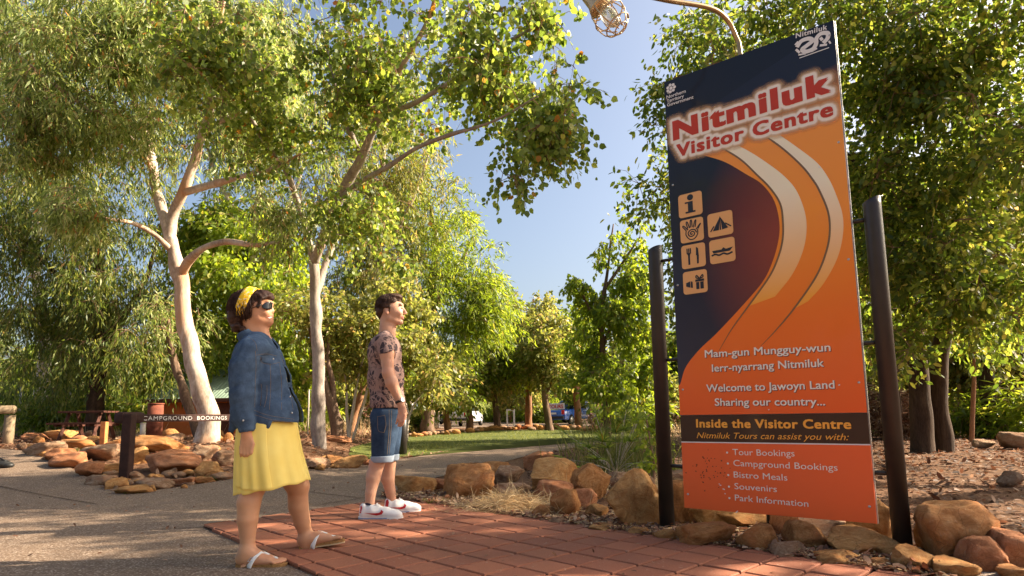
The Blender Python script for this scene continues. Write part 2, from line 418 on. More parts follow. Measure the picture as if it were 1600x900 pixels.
LT_NARROW = (np.array([[0, 0, 0], [.38, .1, .03], [1, 0, -.1], [.38, -.1, .03]]), np.array([[0, 1, 2, 3]]))
LT_OVAL = (np.array([[0, 0, 0], [.3, .22, .05], [.7, .2, .03], [1, 0, -.05], [.7, -.2, .03], [.3, -.22, .05]]), np.array([[0, 1, 2, 3, 4, 5]]))
LT_ROUND = (np.array([[0, 0, 0], [.12, .34, .06], [.55, .42, .03], [1, 0, -.1], [.55, -.42, .03], [.12, -.34, .06]]), np.array([[0, 1, 2, 3, 4, 5]]))
LT_BLADE = (np.array([[0, .04, 0], [.5, .03, .0], [1, 0, -.06], [.5, -.03, .0], [0, -.04, 0]]), np.array([[0, 1, 2, 3, 4]]))
def leaves(name, pos, dirs, size, tmpl, mat, parent=None, updir=None, spin=1.0, seed=1):
    """one small face per leaf; pos,dirs (n,3)"""
    rg = np.random.default_rng(seed); n = len(pos); pos = np.asarray(pos); d = np.asarray(dirs, float)
    d /= np.linalg.norm(d, axis=1, keepdims=True) + 1e-9
    r = rg.normal(size=(n, 3)) * spin + (np.array(updir) if updir is not None else 0)
    s = np.cross(d, r); s /= np.linalg.norm(s, axis=1, keepdims=True) + 1e-9
    u = np.cross(s, d); sz = size * rg.uniform(.6, 1.25, n)
    T, F = tmpl
    V = pos[:, None] + sz[:, None, None] * (T[None, :, 0:1] * d[:, None] + T[None, :, 1:2] * s[:, None] + T[None, :, 2:3] * u[:, None])
    k = len(T); FF = F[None] + (np.arange(n) * k)[:, None, None]
    o = npmesh(name, V.reshape(-1, 3), FF.reshape(-1, F.shape[1]), mat, parent)
    return o
def clumps_in(ells, n, seed, rng=(.35, .7), shell=.55):
    """sub-clump centres inside big ellipsoids [(centre, radii, weight)], pushed to the shell"""
    rg = np.random.default_rng(seed); w = np.array([e[2] if len(e) > 2 else e[1][0] * e[1][1] * e[1][2] for e in ells], float); w /= w.sum(); out = []
    for k in range(n):
        e = ells[rg.choice(len(ells), p=w)]; d = rg.normal(size=3); d /= np.linalg.norm(d)
        r = shell + (1 - shell) * rg.random() if rg.random() < .75 else rg.random()
        out.append((np.array(e[0]) + d * r * np.array(e[1]), rg.uniform(*rng)))
    return out
def make_tree(name, label, stems, ells, nclump, lpc, kind, size, lmat, bmat, seed, cat='tree', group=None, crng=(.35, .7), droop=.5,
              twig=True, base=None, stem_sides=12, rough=.3, extra=None, shell=.55, hang=0.0, flat=.7):
    """stems: [(points, radii, part name)], world space"""
    rg = np.random.default_rng(seed)
    b = Vector(base if base is not None else stems[0][0][0]); root = empty(name, b)
    sk = []
    for si, st in enumerate(stems):
        pts = spline(st[0], 8); pts = [p + Vector((noise.noise(p * 1.7), noise.noise(p * 1.7 + Vector((9, 0, 0))), 0)) * st[1][0] * .18 for p in pts]; rad = lerpl(st[1], len(pts)); nm = st[2] if len(st) > 2 else ('trunk' if si == 0 else 'limb')
        V, F = tube([p - b for p in pts], rad, stem_sides if rad[0] > .08 else 7, rough=rough, seed=seed + si, wob=2.2)
        tomesh(nm, V, F, bmat, root, True)
        for p, r in zip(pts, rad): sk.append((p.x, p.y, p.z, r, si))
    sk = np.array(sk); cl = clumps_in(ells, nclump, seed, crng, shell) if ells else []
    if extra: cl += [(np.array(c), r) for c, r in extra]
    if nclump > 20:
        for st in stems[1:]:
            if len(st) < 3: cl += [(np.array(st[0][-1]), crng[0] * 1.1), (np.array(st[0][-1]) * .5 + np.array(st[0][-2]) * .5 + rg.normal(size=3) * .15, crng[0] * .9)]
    tw = MB(); Ps = []; Ds = []
    zmin_s = sk[:, 2].min(); NP = sk[sk[:, 2] > zmin_s + .3 * (sk[:, 2].max() - zmin_s)][:, :4].copy()
    if len(NP) == 0: NP = sk[:, :4].copy()
    left = list(cl); order = []
    if twig:
        C_ = np.array([c for c, r in left]) if left else np.zeros((0, 3)); best = np.full(len(left), 1e9); bi = np.zeros(len(left), int); done = np.zeros(len(left), bool)
        def upd(k0):
            for q in range(k0, len(NP)):
                dv = C_ - NP[q, :3]; dd = np.sqrt((dv ** 2).sum(1)) + np.maximum(-dv[:, 2], 0) * .6; m_ = dd < best; best[m_] = dd[m_]; bi[m_] = q
        upd(0)
        for _ in range(len(left)):
            k = int(np.argmin(np.where(done, 1e9, best))); done[k] = True; q = NP[bi[k]]; a = Vector(q[:3]); e = Vector(C_[k]); L = (e - a).length
            if L > .08:
                mid = a.lerp(e, .5) + Vector(rg.normal(size=3) * L * .13) + Vector((0, 0, L * .07)); pts = spline([a, mid, e], 3)
                r0 = min(q[3] * .62, .008 + .013 * L); rr_ = lerpl([r0, r0 * .7, max(r0 * .45, .004)], len(pts)); tw.tube([p - b for p in pts], rr_, 5, caps=False)
                k0 = len(NP); NP = np.concatenate([NP, np.array([[p.x, p.y, p.z, r_] for p, r_ in list(zip(pts, rr_))[2::2]])]); upd(k0)
    for c, r in cl:
        n = max(4, int(lpc * rg.uniform(.55, 1.35) * (r / np.mean(crng)) ** 2)); nt = max(3, n // 9)
        # twigs radiate from the clump centre, leaves sit along them
        td = rg.normal(size=(nt, 3)); td[:, 2] = td[:, 2] * flat - hang; td /= np.linalg.norm(td, axis=1, keepdims=True)
        ti = rg.integers(0, nt, n); s = rg.uniform(.15, 1, n) ** .75 * r
        p = c[None] + td[ti] * s[:, None] + rg.normal(size=(n, 3)) * r * .09
        p[:, 2] -= droop * (s / r) ** 2 * r * .8
        d = td[ti] * .6 + rg.normal(size=(n, 3)) * .55; d[:, 2] -= droop * 1.3
        Ps.append(p); Ds.append(d)
        if twig and r > .3:
            for k in range(min(nt, 5)):
                e = c + td[k] * r * .9; e[2] -= droop * .6 * r; mm = c + td[k] * r * .5; mm[2] -= droop * .1 * r
                tw.tube([Vector(c) - b, Vector(mm) - b, Vector(e) - b], [.006, .004, .002], 4, caps=False)
    if Ps:
        P_ = np.concatenate(Ps) - np.array(b); D_ = np.concatenate(Ds)
        tmpl = {'narrow': LT_NARROW, 'round': LT_ROUND, 'oval': LT_OVAL}[kind]
        tag(leaves('foliage', P_, D_, size, tmpl, lmat, root, seed=seed), kind='stuff')
    if tw.V: tag(tw.build('twigs', M['bark_twig'], root, True), kind='stuff')
    tag(root, label, cat, group)
    return root
# ---------------- rocks ----------------
def rock_mat(name, cols, lich=.35):
    a = NM(name, .9, .15); oi = a.n.new('ShaderNodeObjectInfo')
    off = a.n.new('ShaderNodeVectorMath'); off.operation = 'ADD'; sc = a.n.new('ShaderNodeVectorMath'); sc.operation = 'SCALE'
    cmb = a.n.new('ShaderNodeCombineXYZ'); a.L(oi.outputs['Random'], cmb.inputs[0]); a.L(oi.outputs['Random'], cmb.inputs[1])
    a.L(cmb.outputs[0], sc.inputs[0]); sc.inputs['Scale'].default_value = 37; a.L(a.tc.outputs['Object'], off.inputs[0]); a.L(sc.outputs[0], off.inputs[1]); v = off.outputs[0]
    f = a.noise(3.2, 9, .74, v, dist=1.6); g = a.noise(20, 6, .75, v); h = a.noise(2.2, 3, .5, v); k = a.noise(120, 3, .6, v)
    c = a.ramp(f, [(.28, cols[0]), (.45, cols[1]), (.6, cols[2]), (.75, cols[3])])
    c = a.mix(a.ramp(h, [(.5, (0, 0, 0)), (.68, (.7, .7, .7))]), c, cols[4])
    c = a.mix(a.ramp(g, [(.55, (0, 0, 0)), (.75, (lich, lich, lich))]), c, (.55, .42, .3))
    c = a.mix(a.ramp(g, [(.25, (.6, .6, .6)), (.38, (0, 0, 0))]), c, (.1, .055, .03))
    pt = a.noise(1.1, 4, .6, v, dist=.5); c = a.mix(a.ramp(pt, [(.3, (.75, .75, .75)), (.5, (0, 0, 0))]), c, tuple(x * .4 for x in cols[1])); cr = a.vor(3.2, 'DISTANCE_TO_EDGE', vec=v); c = a.mix(a.ramp(cr, [(.0, (.45, .45, .45)), (.015, (0, 0, 0))]), c, (.06, .03, .015))
    a.col(c).bump(a.math('ADD', a.math('MULTIPLY', g, .7), a.math('MULTIPLY', k, .3)), .9, .035); M[name] = a.m
rock_mat('sandstone', [(.2, .08, .028), (.42, .18, .06), (.56, .28, .11), (.72, .46, .25), (.52, .19, .065)])
rock_mat('sandstone_yellow', [(.28, .11, .035), (.5, .235, .08), (.64, .36, .14), (.78, .53, .3), (.52, .2, .06)])
rock_mat('sandstone_red', [(.23, .085, .035), (.45, .175, .075), (.56, .26, .13), (.7, .44, .28), (.6, .25, .12)])
rock_mat('sandstone_grey', [(.16, .085, .05), (.33, .19, .11), (.46, .31, .2), (.6, .46, .33), (.4, .19, .1)])
def rock_data(seed, sub=4, cuts=12, rough=.07):
    rg = random.Random(seed); bm = bmesh.new(); bmesh.ops.create_icosphere(bm, subdivisions=sub, radius=1)
    pl = []
    for k in range(cuts):
        n = Vector((rg.gauss(0, 1), rg.gauss(0, 1), rg.gauss(0, .8))).normalized(); pl.append((n, rg.uniform(.5, .86)))
    pl.append((Vector((0, 0, 1)), rg.uniform(.7, .9)))
    o = Vector((rg.random() * 50, rg.random() * 50, rg.random() * 50))
    for v in bm.verts:
        d = v.co.normalized(); r = 1.0
        for n, h in pl:
            t = d.dot(n)
            if t > .05:
                rr = h / t
                if rr < r + .03: # smooth min
                    q = max(.03 - abs(r - rr), 0) / .03; r = min(r, rr) - q * q * .03 * .25
        r *= 1 + .1 * noise.noise(d * 1.6 + o) + rough * noise.noise(d * 5 + o) + rough * .4 * noise.noise(d * 14 + o)
        v.co = d * r
    me = bpy.data.meshes.new('rock'); bm.to_mesh(me); bm.free()
    co = np.empty(len(me.vertices) * 3, np.float32); me.vertices.foreach_get('co', co); co = co.reshape(-1, 3)
    lo, hi = co.min(0), co.max(0); co = (co - (lo + hi) / 2) / (hi - lo); me.vertices.foreach_set('co', co.ravel())
    me.polygons.foreach_set('use_smooth', [True] * len(me.polygons)); me.update(); me.set_sharp_from_angle(angle=R(55)); return me
ROCK_N = [0]
def rock(px, base, w, h, mat, label, group=None, seed=None, yaw=None, tilt=0.0, cuts=9, sub=4, dep=.85, sink=.14, me=None):
    ROCK_N[0] += 1; seed = seed if seed is not None else ROCK_N[0] * 13 + 5
    g = G(px, base); s = g.y / FPX; W = w * s; H = h * s * 1.03; D = W * dep
    if me is None: me = rock_data(seed, sub, cuts)
    o = bpy.data.objects.new('rock', me); COL.objects.link(o)
    if len(me.materials) == 0: me.materials.append(M[mat])
    yw = (random.Random(seed).uniform(-.35, .35)) if yaw is None else yaw
    o.scale = (W, D, H * (1 + sink)); o.rotation_euler = (random.Random(seed + 1).uniform(-.06, .06), tilt, yw)
    gy = g.y + D * .38; gx = g.x * (gy / g.y)
    o.location = (gx, gy, g.z + H * (1 + sink) / 2 - H * sink)
    tag(o, label, 'rock', group); return o
S, Yl, Rd, Gy = 'sandstone', 'sandstone_yellow', 'sandstone_red', 'sandstone_grey'
GR = 'sandstone rocks bordering the paved area'
RR = [
 (650, 775, 68, 27, Yl, 'low olive-tan rock behind the white sneakers, leftmost of the right-hand rock border'),
 (694, 772, 40, 20, Rd, 'small pinkish rock wedged left of the big angular brown rock'),
 (733, 784, 82, 50, S, 'big angular brown rock left of the heap of dry straw'),
 (678, 788, 40, 9, Gy, 'thin flat grey rock at the paver edge right of the sneakers'),
 (722, 795, 46, 9, Gy, 'long flat pale rock in front of the big angular brown rock'),
 (793, 760, 52, 27, Gy, 'rounded brown rock behind the dry straw heap'),
 (768, 750, 60, 24, S, 'brown rock at the rear left of the straw, beside the dirt road'),
 (842, 736, 48, 26, Rd, 'pointed reddish rock behind the others below the palm fronds'),
 (800, 782, 62, 22, Gy, 'long grey-brown rock directly behind the dry straw'),
 (872, 768, 92, 44, Yl, 'wide peaked ochre rock below the palm plant'),
 (864, 788, 64, 31, Rd, 'flat-topped pinkish rock right of the straw heap'),
 (925, 782, 62, 48, S, 'upright rounded brown rock between the peaked ochre rock and the biggest boulder'),
 (974, 768, 60, 26, Gy, 'grey slab lying behind the biggest boulder'),
 (884, 812, 46, 40, S, 'round ball-like brown rock standing right of the straw'),
 (914, 803, 40, 33, Rd, 'pinkish rock leaning against the round ball-like rock'),
 (932, 815, 36, 22, Yl, 'small yellow rock in front of the pinkish leaning rock'),
 (990, 829, 86, 80, Yl, 'biggest golden boulder left of the left sign post'),
 (850, 812, 40, 18, S, 'small brown rock half buried in the dry straw'),
 (868, 824, 34, 13, Gy, 'flat pale rock at the paver edge right of the straw'),
 (903, 824, 34, 11, Rd, 'small flat reddish rock in front of the yellow rock'),
 (945, 836, 54, 12, Yl, 'low long rock at the paver edge below the biggest boulder'),
 (1000, 843, 34, 14, Yl, 'low pebble-like rock right below the biggest boulder'),
 (1041, 850, 40, 18, Yl, 'small loaf-shaped rock at the foot of the left sign post'),
 (1063, 826, 66, 62, S, 'tall brown rock behind the left sign post'),
 (1015, 790, 30, 40, Gy, 'grey rock half hidden between the biggest boulder and the left post'),
 (1105, 829, 66, 38, Yl, 'golden rock under the lower left corner of the sign board'),
 (1108, 860, 96, 32, S, 'long rounded brown rock at the paver edge under the left part of the sign'),
 (1160, 833, 82, 34, Yl, 'wide yellow rock just below the bottom edge of the sign'),
 (1183, 868, 62, 40, S, 'squat round rock in front of the short middle post'),
 (1228, 850, 44, 48, Rd, 'upright reddish rock right of the short middle post'),
 (1262, 866, 70, 44, S, 'egg-shaped orange rock with a pale top under the sign'),
 (1288, 846, 104, 34, Gy, 'flat shaded slab under the right half of the sign'),
 (1236, 880, 60, 26, Gy, 'low grey rock at the paver edge in front of the egg-shaped rock'),
 (1345, 877, 112, 40, Yl, 'long pale pointed rock left of the right sign post'),
 (1312, 891, 72, 20, Yl, 'low flat rock at the paver edge in front of the long pale rock'),
 (1366, 852, 72, 58, Yl, 'square upright slab behind the lower right corner of the sign'),
 (1386, 880, 50, 22, Yl, 'rock tucked against the left side of the right sign post'),
 (1375, 896, 40, 18, S, 'small brown rock near the paver edge left of the yellow oval rock'),
 (1431, 901, 66, 37, Yl, 'smooth yellow oval rock at the foot of the right sign post'),
 (1490, 888, 132, 82, S, 'huge orange boulder right of the right sign post'),
 (1541, 903, 74, 50, Rd, 'slanted pinkish rock leaning on the huge orange boulder'),
 (1588, 898, 76, 56, Rd, 'reddish rock at the right edge of the photo'),
 (1492, 912, 88, 26, Yl, 'low flat ochre rock in front of the huge orange boulder'),
 (1588, 915, 60, 22, S, 'low rock in the bottom right corner'),
 (1592, 703, 52, 24, Gy, 'grey boulder in the shade under the trees at the far right'),
 (1537, 701, 30, 13, Gy, 'low grey rock near the thin trunks at the far right'),
 (1578, 762, 34, 22, Gy, 'tan rock lying alone on the leaf litter at the right edge'),
 (1060, 762, 50, 24, Gy, 'grey rock behind the left sign post by the leafy sapling'),
 (1128, 800, 40, 24, S, 'brown rock in the shade directly behind the sign board'),
]
for r in RR:
    big = r[2] > 75
    rock(r[0], r[1], r[2] * 1.04, r[3] * 1.1, r[4], r[5], group=GR, sub=4, cuts=14 if big else 11)
GL = 'rocks heaped along the left garden bed'
LL = [
 (268, 742, 104, 44, Rd, 'large flat-sided brown rock right of the campground sign post'),
 (243, 708, 92, 32, S, 'long low boulder in the back row behind the campground sign post'),
 (214, 726, 36, 34, Yl, 'sunlit orange rock beside the campground sign post'),
 (330, 747, 46, 30, Yl, 'tan rock left of the woman in the denim jacket'),
 (316, 722, 60, 30, Gy, 'grey rounded rock behind the large flat-sided brown rock'),
 (352, 728, 46, 28, Gy, 'grey rock just left of the yellow dress'),
 (72, 712, 60, 24, Gy, 'grey rock at the far left end of the rock bed'),
 (92, 722, 46, 26, Rd, 'orange rock second from the left end of the bed'),
 (112, 732, 76, 30, Rd, 'broad brown rock in the front row of the left bed'),
 (160, 722, 76, 30, Gy, 'broad flat grey rock left of the campground sign post'),
 (118, 704, 60, 20, S, 'low brown rock in the back row left of the short orange post'),
 (140, 746, 44, 28, Rd, 'dark reddish rock at the path edge below the broad brown rock'),
 (170, 742, 56, 22, Yl, 'yellowish flat rock left of the foot of the campground sign'),
 (155, 760, 48, 20, Gy, 'low grey rock at the path edge in the left bed'),
 (182, 766, 42, 22, Yl, 'ochre rock at the foot of the campground sign post'),
 (208, 774, 60, 16, Yl, 'flat ochre rock at the front tip of the left bed'),
 (240, 768, 54, 24, Gy, 'grey rounded rock at the front tip of the left bed'),
 (284, 760, 46, 14, Rd, 'small reddish rock at the path edge right of the front tip'),
 (318, 756, 40, 12, S, 'thin brown rock at the path edge near the woman'),
 (345, 752, 40, 16, Gy, 'low rock at the path edge close behind the yellow dress'),
 (190, 700, 44, 18, S, 'small brown rock behind the campground sign post'),
 (58, 690, 40, 16, Rd, 'small sunlit rock near the log rail at the left'),
 (98, 688, 50, 20, Yl, 'tan rock in front of the picnic table'),
 (140, 696, 40, 14, S, 'low brown rock beside the short orange post'),
 (210, 752, 30, 18, Gy, 'small pale rock between the sign foot and the large brown rock'),
 (546, 733, 66, 22, Yl, 'long tan rock at the road edge between the woman and the man'),
 (520, 729, 36, 20, S, 'orange rock at the road edge right of the woman'),
 (490, 733, 50, 22, Gy, 'brown-grey rock beside the right edge of the yellow dress'),
 (575, 728, 26, 12, Rd, 'small rock at the road edge just left of the man'),
 (530, 692, 46, 12, Rd, 'low pink rock at the lawn corner behind the trunk of the slender gum'),
]
for r in LL: rock(r[0], r[1], r[2] * .94, r[3] * .8, r[4], r[5], group=GL, sub=4, cuts=12, tilt=random.Random(r[0]).uniform(-.15, .15))
# small stones: a few shared meshes, individuals
small = [rock_data(900 + k, 2, 6, .08) for k in range(6)]
for k, me in enumerate(small): me.materials.append(M[[S, Yl, Rd, Gy, Gy, Yl][k]])
rg = random.Random(5)
CN = ['brown', 'yellow', 'reddish', 'grey', 'pale grey', 'ochre']
def small_rock(x, y, w, h, what, where, group, k, ci):
    rock(x, y, w, h, S, (('tiny ' if w < 12 else 'small ') + CN[ci] + ' ' + what + ' ' + where), group, me=small[ci], seed=k)
for k in range(90):   # along the path edge of the left bed
    t = rg.random(); pa = [(50, 712), (110, 734), (196, 776), (350, 754), (560, 732)]; t *= 4; i = min(int(t), 3)
    x = pa[i][0] + (pa[i + 1][0] - pa[i][0]) * (t - i); y = pa[i][1] + (pa[i + 1][1] - pa[i][1]) * (t - i)
    if 360 < x < 480: continue
    wh = 'left of the campground sign post' if x < 150 else ('at the foot of the campground sign' if x < 240 else ('between the campground sign and the woman' if x < 400 else 'at the road edge between the two people'))
    small_rock(x + rg.uniform(-6, 12), y - rg.uniform(-2, 22), rg.uniform(8, 24), rg.uniform(5, 12), 'stone', wh, 'small stones filling the left bed', k, rg.randrange(6))
for k in range(60):   # verge stones under the right border
    t = rg.random(); x = 640 + t * 800; y = 787 + (x - 640) * .148 - rg.uniform(0, 12)
    wh = 'at the paver edge left of the straw heap' if x < 740 else ('by the straw heap' if x < 880 else ('below the biggest golden boulder' if x < 1040 else ('below the left half of the sign' if x < 1200 else ('below the right half of the sign' if x < 1360 else 'near the right sign post'))))
    small_rock(x, y, rg.uniform(8, 20) * (1 + t * .3), rg.uniform(6, 12), 'stone chip', wh, 'small chips along the paver edge', k, rg.randrange(6))
for k in range(46):   # far edging of the lawn
    t = k / 45; x = 640 + t * 330; y = 684 - 12 * min(1, t * 2.2) + rg.uniform(-1.2, 1.2) + (2 if t > .8 else 0)
    wh = 'just right of the man' if x < 700 else ('below the white hatchback' if x < 760 else ('near the white gate frame' if x < 830 else ('below the blue pickup' if x < 910 else 'right of the blue pickup')))
    small_rock(x, y, rg.uniform(9, 17), rg.uniform(5, 9), 'edging stone along the far lawn edge', wh, 'edging stones on the far side of the lawn', k, rg.choice([1, 3, 4, 2]))
for k in range(26):   # rubble on the left mound behind the bed
    x = rg.uniform(20, 360); y = rg.uniform(682, 712)
    wh = 'near the log rail' if x < 90 else ('by the picnic table' if x < 180 else ('behind the campground sign post' if x < 260 else 'at the foot of the white gum'))
    small_rock(x, y, rg.uniform(12, 34), rg.uniform(7, 15), 'rubble rock on the left mound', wh, 'rubble on the left mound', k, rg.randrange(6))
# ---------------- visitor centre sign ----------------
M['sign_steel'] = plain('dark_painted_steel', (.022, .016, .013), .42, .5, .35, 6, .12, 50)
M['galv'] = plain('board_edge_metal', (.55, .53, .5), .35, .5, .1, 8, metal=.6)
post_l = G(1043, 832); EX = Vector((.788, -.615, 0)).normalized(); EN = Vector((-EX.y, EX.x, 0)) * -1   # EN faces the camera side
if EN.y > 0: EN = -EN
def on_plane(px, py, off=0.0):
    d = Vector(ray(px, py)); o = Vector((0, 0, CAM_H)); q = post_l + EN * off
    t = (q - o).dot(EN) / d.dot(EN); return o + d * t
BOFF = .05
ORG = Vector(((post_l + EN * BOFF).x, (post_l + EN * BOFF).y, 0))
def L2(px, py):
    p = on_plane(px, py, BOFF) - ORG; return (p.dot(EX), p.z)
TL, TR, BR, BL = L2(1040, 130), L2(1305, 28), L2(1367, 816), L2(1067, 795)
print('panel corners', TL, TR, BR, BL)
SL, SR_ = (TL[0] + BL[0]) / 2, (TR[0] + BR[0]) / 2; ZT, ZB = (TL[1] + TR[1]) / 2, (BL[1] + BR[1]) / 2
# local frame of the sign: empty at ground with x along the board, -y towards the viewer
SROT = Matrix((( EX.x, -EN.x, 0), (EX.y, -EN.y, 0), (0, 0, 1)))
sign = empty('visitor_centre_sign', ORG); sign.rotation_euler = SROT.to_euler()
tag(sign, 'tall glossy orange and navy visitor centre sign board between two dark steel posts', 'sign')
# corner-to-corner bilinear map so printed work sits inside the board exactly
def LB(px, py):
    """photo pixel -> board coordinates (metres), squared up to the board rectangle"""
    s, z = L2(px, py)
    # invert bilinear of measured corners by a few Newton steps
    a, b = .5, .5
    for _ in range(12):
        x = (BL[0] * (1 - a) + BR[0] * a) * (1 - b) + (TL[0] * (1 - a) + TR[0] * a) * b
        y = (BL[1] * (1 - a) + BR[1] * a) * (1 - b) + (TL[1] * (1 - a) + TR[1] * a) * b
        dxa = (BR[0] - BL[0]) * (1 - b) + (TR[0] - TL[0]) * b; dxb = (TL[0] * (1 - a) + TR[0] * a) - (BL[0] * (1 - a) + BR[0] * a)
        dya = (BR[1] - BL[1]) * (1 - b) + (TR[1] - TL[1]) * b; dyb = (TL[1] * (1 - a) + TR[1] * a) - (BL[1] * (1 - a) + BR[1] * a)
        det = dxa * dyb - dxb * dya; ex, ey = s - x, z - y
        a += (ex * dyb - ey * dxb) / det; b += (dxa * ey - dya * ex) / det
    return (SL + (SR_ - SL) * a, ZB + (ZT - ZB) * b)
W_, H_ = SR_ - SL, ZT - ZB
print('board', W_, H_)
def mk_print(name, c, rough=.22):
    a = NM(name, .4, .3); a.col(c); a.b.inputs['Coat Weight'].default_value = .12; a.b.inputs['Coat Roughness'].default_value = .06; M[name] = a.m
mk_print('print_cream', (.88, .82, .72)); mk_print('print_white', (.8, .77, .73)); mk_print('print_red', (.52, .045, .015)); mk_print('print_tan', (.8, .42, .16))
mk_print('print_dark', (.02, .022, .035)); mk_print('print_shadow', (.12, .05, .04)); mk_print('print_brownline', (.2, .12, .06)); mk_print('print_brownstrip', (.05, .022, .012)); mk_print('print_lower', (.86, .14, .035))
mk_print('print_yellow', (.92, .42, .06))
def grad_mat(name, fn):
    a = NM(name, .4, .3); sp = a.n.new('ShaderNodeSeparateXYZ'); a.L(a.tc.outputs['Object'], sp.inputs[0]); a.col(fn(a, sp.outputs[0], sp.outputs[2]))
    a.b.inputs['Coat Weight'].default_value = .2; a.b.inputs['Coat Roughness'].default_value = .06; M[name] = a.m; return a.m
def zt(a, z, z0, z1): # 0..1 over z
    mr = a.n.new('ShaderNodeMapRange'); mr.inputs['From Min'].default_value = z0; mr.inputs['From Max'].default_value = z1; a.L(z, mr.inputs[0]); return mr.outputs[0]
def zz(py, px=1200): return LB(px, py)[1]
def navy(a, x, z):
    base = a.ramp(zt(a, z, ZB, ZT), [(0, (.035, .038, .06)), (.35, (.028, .022, .045)), (.75, (.008, .009, .02)), (1, (.005, .006, .014))])
    cx, cz = LB(1235, 380); dx = a.math('SUBTRACT', x, cx); dz = a.math('SUBTRACT', z, cz)
    d = a.math('SQRT', a.math('ADD', a.math('MULTIPLY', dx, dx), a.math('MULTIPLY', a.math('MULTIPLY', dz, dz), .45)))
    return a.mix(a.ramp(d, [(.1, (1, 1, 1)), (.62, (0, 0, 0))]), base, (.26, .045, .03))  # red glow by the swoosh: print, with some lens flare and reflection put in
def swoosh(a, x, z):
    z0 = LB(1200, 650)[1]; z1 = LB(1200, 140)[1]
    org = a.ramp(zt(a, z, z0, z1), [(0, (.86, .13, .022)), (.3, (.88, .19, .02)), (.6, (.92, .31, .03)), (1, (.88, .34, .06))])
    sx, sz = LB(1110, 225); ex_, ez_ = LB(1300, 140); k = (ez_ - sz) / (ex_ - sx)
    ln = a.math('SUBTRACT', a.math('SUBTRACT', z, sz), a.math('MULTIPLY', a.math('SUBTRACT', x, sx), k))
    f = zt(a, ln, -.12 * H_ / 3, .16 * H_ / 3)
    return a.mix(a.ramp(f, [(.0, (0, 0, 0)), (1, (1, 1, 1))]), org, (.01, .012, .028))
def band(a, x, z):
    z0 = LB(1200, 470)[1]; z1 = LB(1200, 300)[1]
    return a.mix(a.ramp(zt(a, z, z0, z1), [(0, (0, 0, 0)), (.5, (.45, .45, .45)), (1, (1, 1, 1))]), (.94, .4, .05), (.92, .84, .62))
grad_mat('print_navy', navy); grad_mat('print_swoosh', swoosh); grad_mat('print_band', band)
# boards
z_s1 = (LB(1066, 650)[1] + LB(1357, 643)[1]) / 2; z_s2 = (LB(1066, 691)[1] + LB(1363, 693)[1]) / 2
for nm, za, zb in (('upper_board', z_s1, ZT), ('strip_board', z_s2 + .002, z_s1 - .002), ('lower_board', ZB, z_s2 - .006)):
    bm = bmesh.new(); add_box(bm, ((SL + SR_) / 2, .008, (za + zb) / 2), (W_, .016, zb - za), bev=.0015)
    obj(nm, bm, {'upper_board': M['print_navy'], 'strip_board': M['print_brownstrip'], 'lower_board': M['print_lower']}[nm], sign)
bm = bmesh.new(); add_box(bm, ((SL + SR_) / 2, .024, (ZT + ZB) / 2), (W_ + .012, .012, H_ + .004), bev=.001); obj('edge_trim', bm, M['galv'], sign)
bm = bmesh.new()
for fz in (.12, .5, .88):
    add_box(bm, ((SL + SR_) / 2, .05, ZB + H_ * fz), (W_ * .96, .036, .05))
obj('back_frame', bm, M['sign_steel'], sign)
LAY = [0]
def sheet_poly(pts, mat, layer, name='printed_shape'):
    """flat printed area; pts in board coords"""
    bm = bmesh.new(); vs = [bm.verts.new((p[0], -.0012 * layer, p[1])) for p in pts]; f = bm.faces.new(vs); f.normal_update()
    bmesh.ops.triangulate(bm, faces=[f], ngon_method='EAR_CLIP')
    return obj(name, bm, M[mat], sign)
def cur(pts, n=8): return [(q.x, q.z) for q in spline([Vector((p[0], 0, p[1])) for p in [LB(*p) for p in pts]], n)]
edge = [(1096, 242), (1133, 253), (1167, 272), (1191, 287), (1210, 312), (1218, 344), (1217, 373), (1207, 409), (1191, 441), (1159, 479), (1120, 521), (1092, 548), (1071, 575), (1062, 602)]
lc = cur(edge); sw = lc + [(SL + .001, lc[-1][1] - .01), (SL + .001, z_s1 + .001), (SR_ - .001, z_s1 + .001), (SR_ - .001, ZT - .03), (lc[0][0] + .1, ZT - .3)]
sheet_poly(sw, 'print_swoosh', 1)
b1l = [(1120, 226), (1157, 248), (1183, 272), (1204, 293), (1220, 318), (1224, 347), (1223, 376), (1215, 405), (1201, 434), (1169, 479), (1143, 515), (1123, 549)]
b1r = [(1142, 222), (1168, 234), (1197, 252), (1226, 274), (1246, 298), (1259, 334), (1260, 367), (1252, 399), (1236, 431), (1211, 463)]
b2l = [(1190, 207), (1223, 230), (1253, 257), (1270, 278), (1281, 296), (1294, 328), (1297, 357), (1292, 389), (1275, 431), (1240, 482), (1210, 518), (1188, 541)]
b2r = [(1212, 205), (1243, 226), (1277, 252), (1295, 276), (1307, 302), (1317, 334), (1317, 367), (1307, 405), (1285, 444), (1262, 470)]
for l, r in ((b1l[:10], b1r), (b2l[:10], b2r)):
    A, B = cur(l), cur(r); sheet_poly(A + B[::-1], 'print_band', 2)
for l in (b1l, b2l):
    A = cur(l, 8); n = len(A); bm = bmesh.new(); prev = None
    for i, (x, z) in enumerate(A):
        a_ = A[max(i - 1, 0)]; b_ = A[min(i + 1, n - 1)]; t = Vector((b_[0] - a_[0], b_[1] - a_[1])).normalized(); wd = .0055 * min(1, 4 * (1 - i / n) + .15) * min(1, i / 5 + .1)
        q = (bm.verts.new((x - t.y * wd, -.0036, z + t.x * wd)), bm.verts.new((x + t.y * wd, -.0036, z - t.x * wd)))
        if prev: bm.faces.new((prev[0], prev[1], q[1], q[0]))
        prev = q
    obj('printed_line', bm, M['print_brownline'], sign)
